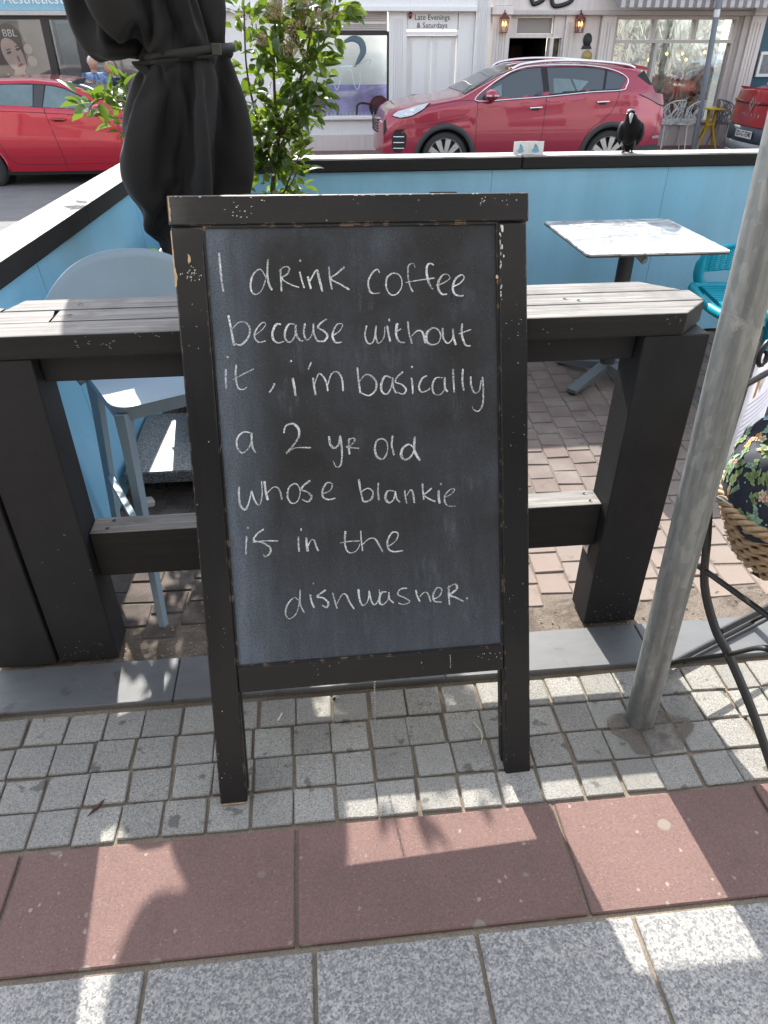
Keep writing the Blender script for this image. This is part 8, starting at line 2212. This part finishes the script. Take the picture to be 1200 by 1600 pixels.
hb.patch([(2.33, 1.11), (2.26, 1.38), (2.40, 1.385), (2.45, 1.12)], .007, plain('satin_black_pillar', (.05, .05, .055), .4), 'door_pillar')
hb.line([(2.31, 1.10), (2.26, .85), (2.20, .6), (2.16, .38), (2.15, .30)], .004, M['seam'], 'door_seam', .0)
hb.line([(1.30, .95), (1.28, .7), (1.30, .42), (1.34, .31)], .004, M['seam'], 'door_seam', .0)
hb.line([(2.15, .37), (2.6, .37), (2.9, .40), (3.02, .6), (3.1, .85), (3.16, 1.1)], .004, M['seam'], 'door_seam', .0)
hb.line([(1.3, .37), (2.15, .37)], .004, M['seam'], 'door_seam', .0)
hb.line([(.9, .95), (1.5, .985), (2.3, 1.04), (3.4, 1.09)], .005, M['seam'], 'shoulder_crease', -.003)
hb.line([(1.2, .44), (2.2, .47), (3.0, .47)], .004, M['seam'], 'lower_crease', -.003)
for xa, xb, z in ((2.03, 2.23, .955), (3.0, 3.18, 1.0)):
    hb.patch([(xa + .03, z - .03), (xb - .03, z - .03), (xb - .04, z + .02), (xa + .04, z + .02)], .001, M['seam'], 'handle_recess')
    hb.line([(xa, z), (xb, z + .006)], .015, M['paint_red'], 'door_handle', .022)
hb.top_patch(1.08, 1.95, .90, M['car_glass'], 'windscreen')
hb.patch([(.6, .22), (3.6, .22), (3.6, .29), (.6, .29)], -.02, M['seam'], 'underside_shadow_gap')
mirror(hb, 1.52, 1.08)

# --- red liftback at the right edge, tail towards us
ar_ = Car('parked_car', 'red liftback car at the right edge seen from behind with a white number plate', 4.50, 1.80,
    [(0, .75), (.3, .95), (1.2, 1.08), (1.9, 1.45), (2.3, 1.56), (2.9, 1.56), (3.5, 1.42), (4.1, 1.22), (4.32, 1.19), (4.44, 1.215), (4.50, 1.20)],
    [(0, .74), (1.2, 1.02), (3.9, 1.12), (4.5, 1.08)],
    [(0, .34), (.4, .3), (4.2, .32), (4.50, .40)], (.9, 3.62), .345, .385, M['paint_red2'], (7.80 + 4.50, 13.2, GZ), PI, endb=.10, tail=.16)
ar_.body(None); ar_.wheels(5, .64, 1); ar_.arches(.05, M['cladding'])
ar_.patch([(1.5, 1.13), (1.9, 1.38), (2.3, 1.48), (2.9, 1.48), (3.4, 1.36), (3.75, 1.2), (3.7, 1.16)], .004, M['car_glass'], 'side_window')
ar_.top_patch(3.05, 4.08, .86, M['car_glass'], 'rear_screen')
def rx(y, d=0): return ar_.endx(y) + d
def rear_patch(name, y0, y1, z0, z1, mat, d=.006, th=.0, skew=0, n=10):
    q = MB()
    q.grid(n, 2, lambda u, v_: (rx(y0 + (y1 - y0) * u, d), y0 + (y1 - y0) * u, z0 + (z1 - z0) * v_ + skew * abs(y0 + (y1 - y0) * u)))
    o = q.build(name, mat, ar_.root, True)
    if th: solid(o, th, 0)
    return o
rear_patch('tail_light', -.76, -.16, 1.005, 1.04, M['lamp_red'], .008, .012)
rear_patch('tail_light', .16, .76, 1.005, 1.04, M['lamp_red'], .008, .012)
rear_patch('boot_gap', -.74, .74, .985, 1.0, M['seam'], .004)
for sy in (-1, 1):
    ar_.patch([(4.18, 1.09), (4.48, 1.10), (4.49, .97), (4.40, .96), (4.28, 1.04)], .004, M['lamp_red'], 'tail_light', (sy,))
rear_patch('boot_seam', -.66, .66, .655, .668, M['seam'], .004)
rear_patch('bumper_panel', -.72, .72, .42, .65, plain('dark_blue_grey_bumper', (.05, .065, .085), .4), .010, .02)
rear_patch('bumper_trim', -.78, .78, .28, .42, plain('satin_silver_bumper', (.34, .36, .38), .3, .5), .03, .03)
rear_patch('diffuser', -.6, .6, .18, .28, M['cladding'], .02, .03)
for sy in (-1, 1):
    rear_patch('exhaust_trim', sy * .45 - .12, sy * .45 + .12, .20, .28, M['chrome'], .05, .01)
q = MB(); q.box(rx(0, .034), rx(0, .040), -.26, .26, .487, .603); q.build('number_plate', M['plate'], ar_.root, True)
q = MB(); q.box(0, .004, -.27, .27, .482, .608, M=Matrix.Translation((rx(0, .026), 0, 0))); q.build('plate_frame', M['ink'], ar_.root, True)
def rear_text(name, body, size, mat, y, z, d, sx=1.0):
    Mx = Matrix.Translation((rx(y, d), y, z)) @ Matrix.Rotation(PI / 2, 4, 'Z') @ Matrix.Rotation(PI / 2, 4, 'X')
    o = text_obj(name, body, size, mat, Mx, None, .002, sx)
    o.parent = ar_.root
    return o
rear_text('plate_lettering', '221-C-7240', .112, M['ink'], 0, .545, .0425, .86)
for i, ch_ in enumerate('ARKANA'):
    rear_text('boot_letter', ch_, .078, M['chrome'], -.26 + i * .104, .83, .008)
q = MB()
dm = [(0, .115), (.062, 0), (0, -.115), (-.062, 0)]; di = [(0, .065), (.032, 0), (0, -.065), (-.032, 0)]
X_ = rx(0, .014)
q.add([(X_, a, .99 + b) for a, b in dm] + [(X_, a, .99 + b) for a, b in di], [(i, (i + 1) % 4, 4 + (i + 1) % 4, 4 + i) for i in range(4)])
solid(q.build('emblem', M['chrome'], ar_.root, True), .012)
q = MB(); q.tube([(rx(.5, .01), .50, .70), (rx(.62, .01), .62, .70)], .008, 4); q.build('boot_badge', M['chrome'], ar_.root, True)
q = MB(); q.prism([(4.28, 1.195), (4.44, 1.215), (4.54, 1.235), (4.53, 1.205), (4.44, 1.19)], 'y', -.62, .62); q.build('boot_lip', M['paint_red2'], ar_.root, True)
q = MB(); q.tube(smooth_pts([(3.5, -.5, 1.44), (3.9, -.44, 1.34), (4.2, -.40, 1.27)], 4), .012, 5); q.build('screen_trim', M['chrome'], ar_.root, True)

# ================================================================== street pole
sp_ = thing('street_pole', 'slim grey street pole with a white sticker, standing between the far chairs', 'pole', (7.46, 14.45, -.35))
q = MB(); q.lathe([(.05, 0), (.047, 4.5)], (0, 0, 0), 20); q.build('pole', plain('grey_painted_pole', (.17, .19, .22), .5), sp_, True)
q = MB(); q.lathe([(.051, 2.12), (.051, 2.23)], (0, 0, 0), 20); q.build('sticker', M['plate'], sp_, True)
sp_.rotation_euler = (0, -.055, 0)

# ================================================================== far cafe furniture
yt = thing('cafe_table', 'yellow metal cafe table with splayed legs outside the restaurant window', 'cafe table', (7.86, 14.8, -.345))
q = MB(); q.lathe([(0, .68), (.285, .68), (.29, .69), (.285, .70), (0, .70)], (0, 0, 0), 28); q.build('tabletop', M['yellow'], yt, True)
for k in range(4):
    a = R(30 + 90 * k); ca, sa = math.cos(a), math.sin(a)
    q = MB(); q.tube([(.10 * ca, .10 * sa, .68), (.07 * ca, .07 * sa, .42), (.12 * ca, .12 * sa, .28), (.25 * ca, .25 * sa, 0)], [.02, .028, .022, .016], 6, flat=.6); q.build('leg', M['yellow'], yt, True)
q = MB(); q.lathe([(.075, .40), (.085, .42), (.075, .44)], (0, 0, 0), 16); q.build('collar', M['yellow'], yt, True)
def lattice_chair(lab, x, y, rz, mat, seed):
    t = thing('lattice_chair', lab, 'chair', (x, y, -.345), (0, 0, rz), None)
    lc = random.Random(seed)
    q = MB()
    def S3(u, v_):      # barrel back
        a = -1.15 + 2.3 * u; r_ = .26 + .03 * v_
        return Vector((r_ * math.sin(a), .02 + r_ * math.cos(a), .44 + .40 * v_ * (1 - .35 * abs(2 * u - 1) ** 3)))
    for i in range(20):
        u = lc.random(); v_ = 0; pts = [S3(u, 0)]
        for k in range(5):
            u = min(1, max(0, u + lc.uniform(-.16, .16))); v_ = min(1, v_ + lc.uniform(.14, .26)); pts.append(S3(u, v_))
        q.tube(smooth_pts(pts, 3), .009, 4, cap=False)
    q.tube([S3(i / 16, 1) for i in range(17)], .011, 5)
    q.build('backrest', mat, t, True)
    q = MB(); q.lathe([(0, .432), (.215, .432), (.235, .44), (.215, .452), (0, .452)], (0, 0, 0), 20); q.build('seat', mat, t, True)
    for sx in (-1, 1):
        for sy in (-1, 1):
            q = MB(); q.tube([(sx * .16, sy * .16, .44), (sx * .24, sy * .25, 0)], .012, 6); q.build('leg', mat, t, True)
    return t
mw = plain('white_coated_wire', (.52, .53, .53), .5)
lattice_chair('white lattice chair close behind the tail of the crimson car', 6.98, 14.85, R(200), mw, 2)
lattice_chair('white lattice chair between the crimson car and the grey street pole', 7.30, 14.72, R(215), mw, 5)
lattice_chair('dark grey lattice chair between the yellow table and the right red car', 8.20, 14.70, R(100), plain('grey_coated_wire', (.13, .14, .15), .5), 8)

# ================================================================== people far left
def person(lab, x, y, h, rz, shirt, hairc, trousers, lean=0):
    t = thing('person', lab, 'person', (x, y, -.345), (0, 0, rz))
    s_ = h / 1.7
    def skin(name, verts, edges, rad, mat, root=0):
        me = bpy.data.meshes.new(name); me.from_pydata([(a * s_, b * s_, c_ * s_) for a, b, c_ in verts], edges, [])
        o = bpy.data.objects.new(name, me); o.parent = t; col.objects.link(o)
        o.modifiers.new('skin', 'SKIN')
        sv = me.skin_vertices[0].data if me.skin_vertices else None
        if sv is None:
            me.attributes
        for i, r_ in enumerate(rad):
            me.skin_vertices[0].data[i].radius = ((r_[0] * s_, r_[1] * s_) if isinstance(r_, tuple) else (r_ * s_, r_ * s_))
            me.skin_vertices[0].data[i].use_root = (i == root)
        m_ = o.modifiers.new('sub', 'SUBSURF'); m_.levels = m_.render_levels = 2
        me.materials.append(mat)
        return o
    def mk(name, verts, edges, rad, mat):
        # swept hulls instead of modifiers, one continuous lump per garment
        q = MB()
        for a, b in edges:
            ra, rb = rad[a], rad[b]
            A, B = Vector(verts[a]) * s_, Vector(verts[b]) * s_
            n_ = 5
            q.tube([A.lerp(B, k / n_) for k in range(n_ + 1)], [(ra + (rb - ra) * k / n_) * s_ for k in range(n_ + 1)], 12, cap=True)
            q.ball(A, ra * s_, 10); q.ball(B, rb * s_, 10)
        return q.build(name, mat, t, True)
    mk('body', [(0, 0, 1.40), (0, -.01, 1.50), (0, -.015, 1.60), (.30, -.05, .88), (-.30, -.05, .88), (.30, -.07, .80), (-.30, -.07, .80)],
       [(0, 1), (1, 2), (3, 5), (4, 6)], [.055, .052, .085, .03, .03, .035, .035], M['skin'])
    q = MB(); q.ball((0, -.02 * s_, 1.60 * s_), (.078 * s_, .09 * s_, .11 * s_), 12); q.tube([(0, -.10 * s_, 1.61 * s_), (0, -.125 * s_, 1.585 * s_)], .013 * s_, 5); q.build('face', M['skin'], t, True)
    q = MB(); q.ball((0, .012 * s_, 1.635 * s_), (.088 * s_, .094 * s_, .095 * s_), 12); q.build('hair', hairc, t, True)
    mk('shirt', [(0, 0, .92), (0, 0, 1.15), (0, 0, 1.34), (.17, 0, 1.38), (-.17, 0, 1.38), (.25, 0, 1.13), (-.25, 0, 1.13), (.30, -.04, .90), (-.30, -.04, .90)],
       [(0, 1), (1, 2), (2, 3), (2, 4), (3, 5), (5, 7), (4, 6), (6, 8)], [.15, .155, .13, .075, .075, .055, .055, .042, .042], shirt)
    mk('trousers', [(0, 0, .92), (.10, 0, .86), (-.10, 0, .86), (.11, -.02, .48), (-.11, .02, .48), (.11, .02, .08), (-.11, .06, .08)],
       [(0, 1), (0, 2), (1, 3), (3, 5), (2, 4), (4, 6)], [.145, .105, .105, .075, .075, .055, .055], trousers)
    mk('shoe', [(.11, .03, .045), (.11, -.14, .035)], [(0, 1)], [.045, .04], M['ink']); mk('shoe', [(-.11, .07, .045), (-.11, -.10, .035)], [(0, 1)], [.045, .04], M['ink'])
person('white haired person in a pale blue patterned shirt walking behind the left red car', -3.50, 14.8, 1.54, R(25), plain('blue_check_shirt', (.17, .27, .45), .8, var=.7, scale=26), plain('white_hair', (.55, .53, .50), .8), plain('grey_trousers', (.08, .08, .09), .8))
person('person in a dark navy top beside the white haired one, half behind the parasol', -3.26, 14.95, 1.46, R(-30), plain('navy_top', (.025, .03, .09), .8), plain('pinkish_thin_hair', (.30, .19, .15), .8), plain('maroon_skirt', (.10, .01, .025), .8))

# ================================================================== bird on the wall
bird = thing('bird', 'black crow-like bird with a pale bill perched on the back wall cap', 'bird', (1.745, 4.10, 1.012), (0, 0, R(-20)))
def ell(q, path, n=16):
    """sweep with elliptical section: (x, y, z, rx, ry)"""
    vs = []; fs = []
    for (x, y, z, a, b) in path:
        for k in range(n):
            t = 2 * PI * k / n; vs.append((x + a * math.cos(t), y + b * math.sin(t), z))
    for i in range(len(path) - 1):
        for k in range(n): fs.append((i * n + k, i * n + (k + 1) % n, (i + 1) * n + (k + 1) % n, (i + 1) * n + k))
    fs.append(list(range(n - 1, -1, -1))); fs.append([(len(path) - 1) * n + k for k in range(n)])
    return q.add(vs, fs, True)
q = MB()
bird.scale = (.93, .93, .93)
ell(q, [(0, .02, .035, .012, .014), (0, .018, .05, .034, .036), (0, .012, .075, .054, .052), (0, .005, .105, .064, .058), (.002, 0, .135, .062, .055), (.0, -.006, .160, .048, .045), (-.008, -.014, .175, .034, .036), (-.014, -.020, .190, .029, .032), (-.016, -.022, .204, .025, .030), (-.017, -.020, .215, .015, .018), (-.017, -.020, .219, .004, .005)])
q.build('body', M['feather'], bird, True)
for sx in (-1, 1):
    q = MB(); q.add([(sx * .050, .0, .150), (sx * .072, .005, .125), (sx * .078, .018, .095), (sx * .070, .035, .060), (sx * .045, .055, .025), (sx * .040, .045, .06), (sx * .045, -.02, .08), (sx * .048, -.028, .12)], [(0, 1, 2, 7), (7, 2, 6), (2, 3, 5, 6), (3, 4, 5)], True)
    q.ball((sx * .050, .008, .105), (.024, .044, .052), 12)
    q.build('wing', M['feather'], bird, True)
    q = MB(); q.tube([(sx * .022, .010, .052), (sx * .024, .006, .028), (sx * .024, .004, .004)], [.009, .0045, .004], 8); q.build('leg', M['feather'], bird, True)
    for a in (-25, 0, 25, 180):
        q = MB(); q.tube([(sx * .024, .004, .004), (sx * .024 + .022 * math.sin(R(a)), .004 - .022 * math.cos(R(a)), .002)], [.0035, .0018], 5); q.build('toe', M['feather'], bird, True)
    q = MB(); q.ball((-.016 + sx * .022, -.040, .199), .0035, 6); q.build('eye', M['chrome'], bird, True)
q = MB(); q.prism([(-.02, .05), (.02, .05), (.014, -.02), (-.014, -.02)], 'y', .045, .055); q.build('tail', M['feather'], bird, True)
q = MB(); q.tube([(-.016, -.048, .194), (-.016, -.064, .186), (-.015, -.080, .170), (-.015, -.088, .156)], [.013, .010, .006, .0015], 8); q.build('beak', M['beak'], bird, True)
q = MB(); q.ball((-.018, -.008, .207), (.022, .024, .013), 10); q.build('grey_crown', M['feather_grey'], bird, True)

# ================================================================== folded card on the wall
cd = thing('folded_card', 'small white folded card with blue figures standing on the back wall cap', 'card', (1.195, 4.11, 1.011))
for sx, rz in ((-1, R(12)), (1, R(-12))):
    Mx = Matrix.Rotation(rz, 4, 'Z')
    q = MB(); q.box(0 if sx > 0 else -.083, .083 if sx > 0 else 0, -.0015, .0015, 0, .060, M=Mx); lf_ = q.build('leaf_of_card', M['paper'], cd, True)
    q = MB()
    for dx, dz, rx_, rz_ in ((0, .016, .020, .011), (.002, .030, .012, .010), (-.004, .040, .005, .008)):
        cx_ = sx * .042 + dx
        q.add([(cx_ + rx_ * math.cos(2 * PI * k / 10), -.0022, dz + rz_ * math.sin(2 * PI * k / 10)) for k in range(10)], [list(range(10))], M=Mx)
    q.build('blue_figure', M['paper_blue'], cd, True)
    q = MB(); q.ball((sx * .042, -.002, .042), .003, 5, M=Mx); q.build('figure_head', M['ink'], cd, True)

# ================================================================== litter on the paving
def litter(name, lab, cat, pts, r, mat, z=.003):
    q = MB(); q.tube([(x, y, z) for x, y in pts], r, 6, flat=.6)
    o = q.build(name, mat); c_ = Vector((pts[0][0], pts[0][1], 0))
    o.data.transform(Matrix.Translation(-c_)); o.location = c_
    tag(o, lab, cat); return o
litter('cigarette_end', 'white cigarette end on the setts just right of the left board leg', 'cigarette end', [(-.155, 1.295), (-.145, 1.318)], .0035, M['paper'], .004)
litter('dry_leaf', 'small brown curled dry leaf on the left setts', 'leaf', [(-.600, 1.055), (-.590, 1.07), (-.578, 1.082), (-.57, 1.098)], [.001, .005, .006, .001], plain('dry_brown', (.07, .035, .025), .8), .005)
litter('grass_blade', 'pale curved blade of dry grass by the right board leg', 'grass blade', smooth_pts([(.375, 1.16, 0), (.384, 1.185, 0), (.382, 1.21, 0), (.370, 1.235, 0)], 4) and [(p.x, p.y) for p in smooth_pts([(.375, 1.16, 0), (.384, 1.185, 0), (.382, 1.21, 0), (.370, 1.235, 0)], 4)], .0025, plain('straw', (.52, .50, .36), .8), .004)
litter('pebble', 'tiny black pebble on a sunlit sett under the chalkboard', 'pebble', [(-.005, 1.352), (.000, 1.355), (.004, 1.358)], [.002, .006, .002], M['ink'], .004)
st_ = MB(); st_.box(-.035, .035, -.02, .02, 0, .035, .008); so2 = st_.build('white_stone', plain('white_rubble', (.55, .53, .50), .85), None); so2.location = (-.70, 2.41, .0); so2.rotation_euler = (.1, .2, .5)
tag(so2, 'small white lump of stone beside the dark parasol base', 'stone')
for x, y, sz_, rz in ((-.50, 2.72, .03, .3), (-.53, 2.76, .022, 1.5), (-.47, 2.70, .02, 2.6)):
    pass
fl_ = MB()
for x, y, rz in ((-.505, 2.74, .3), (-.525, 2.765, 1.6), (-.495, 2.71, 2.7)):
    me = ln[0]; Mx = Matrix.Translation((x, y, .139)) @ Matrix.Rotation(rz, 4, 'Z') @ Matrix.Rotation(.3, 4, 'X')
    fl_.add([v_.co for v_ in me.vertices], [list(f.vertices) for f in me.polygons], True, Mx)
o = fl_.build('fallen_sprig', M['leaf_new']); tag(o, 'small fallen green sprig lying on the dark parasol base slab', 'sprig')
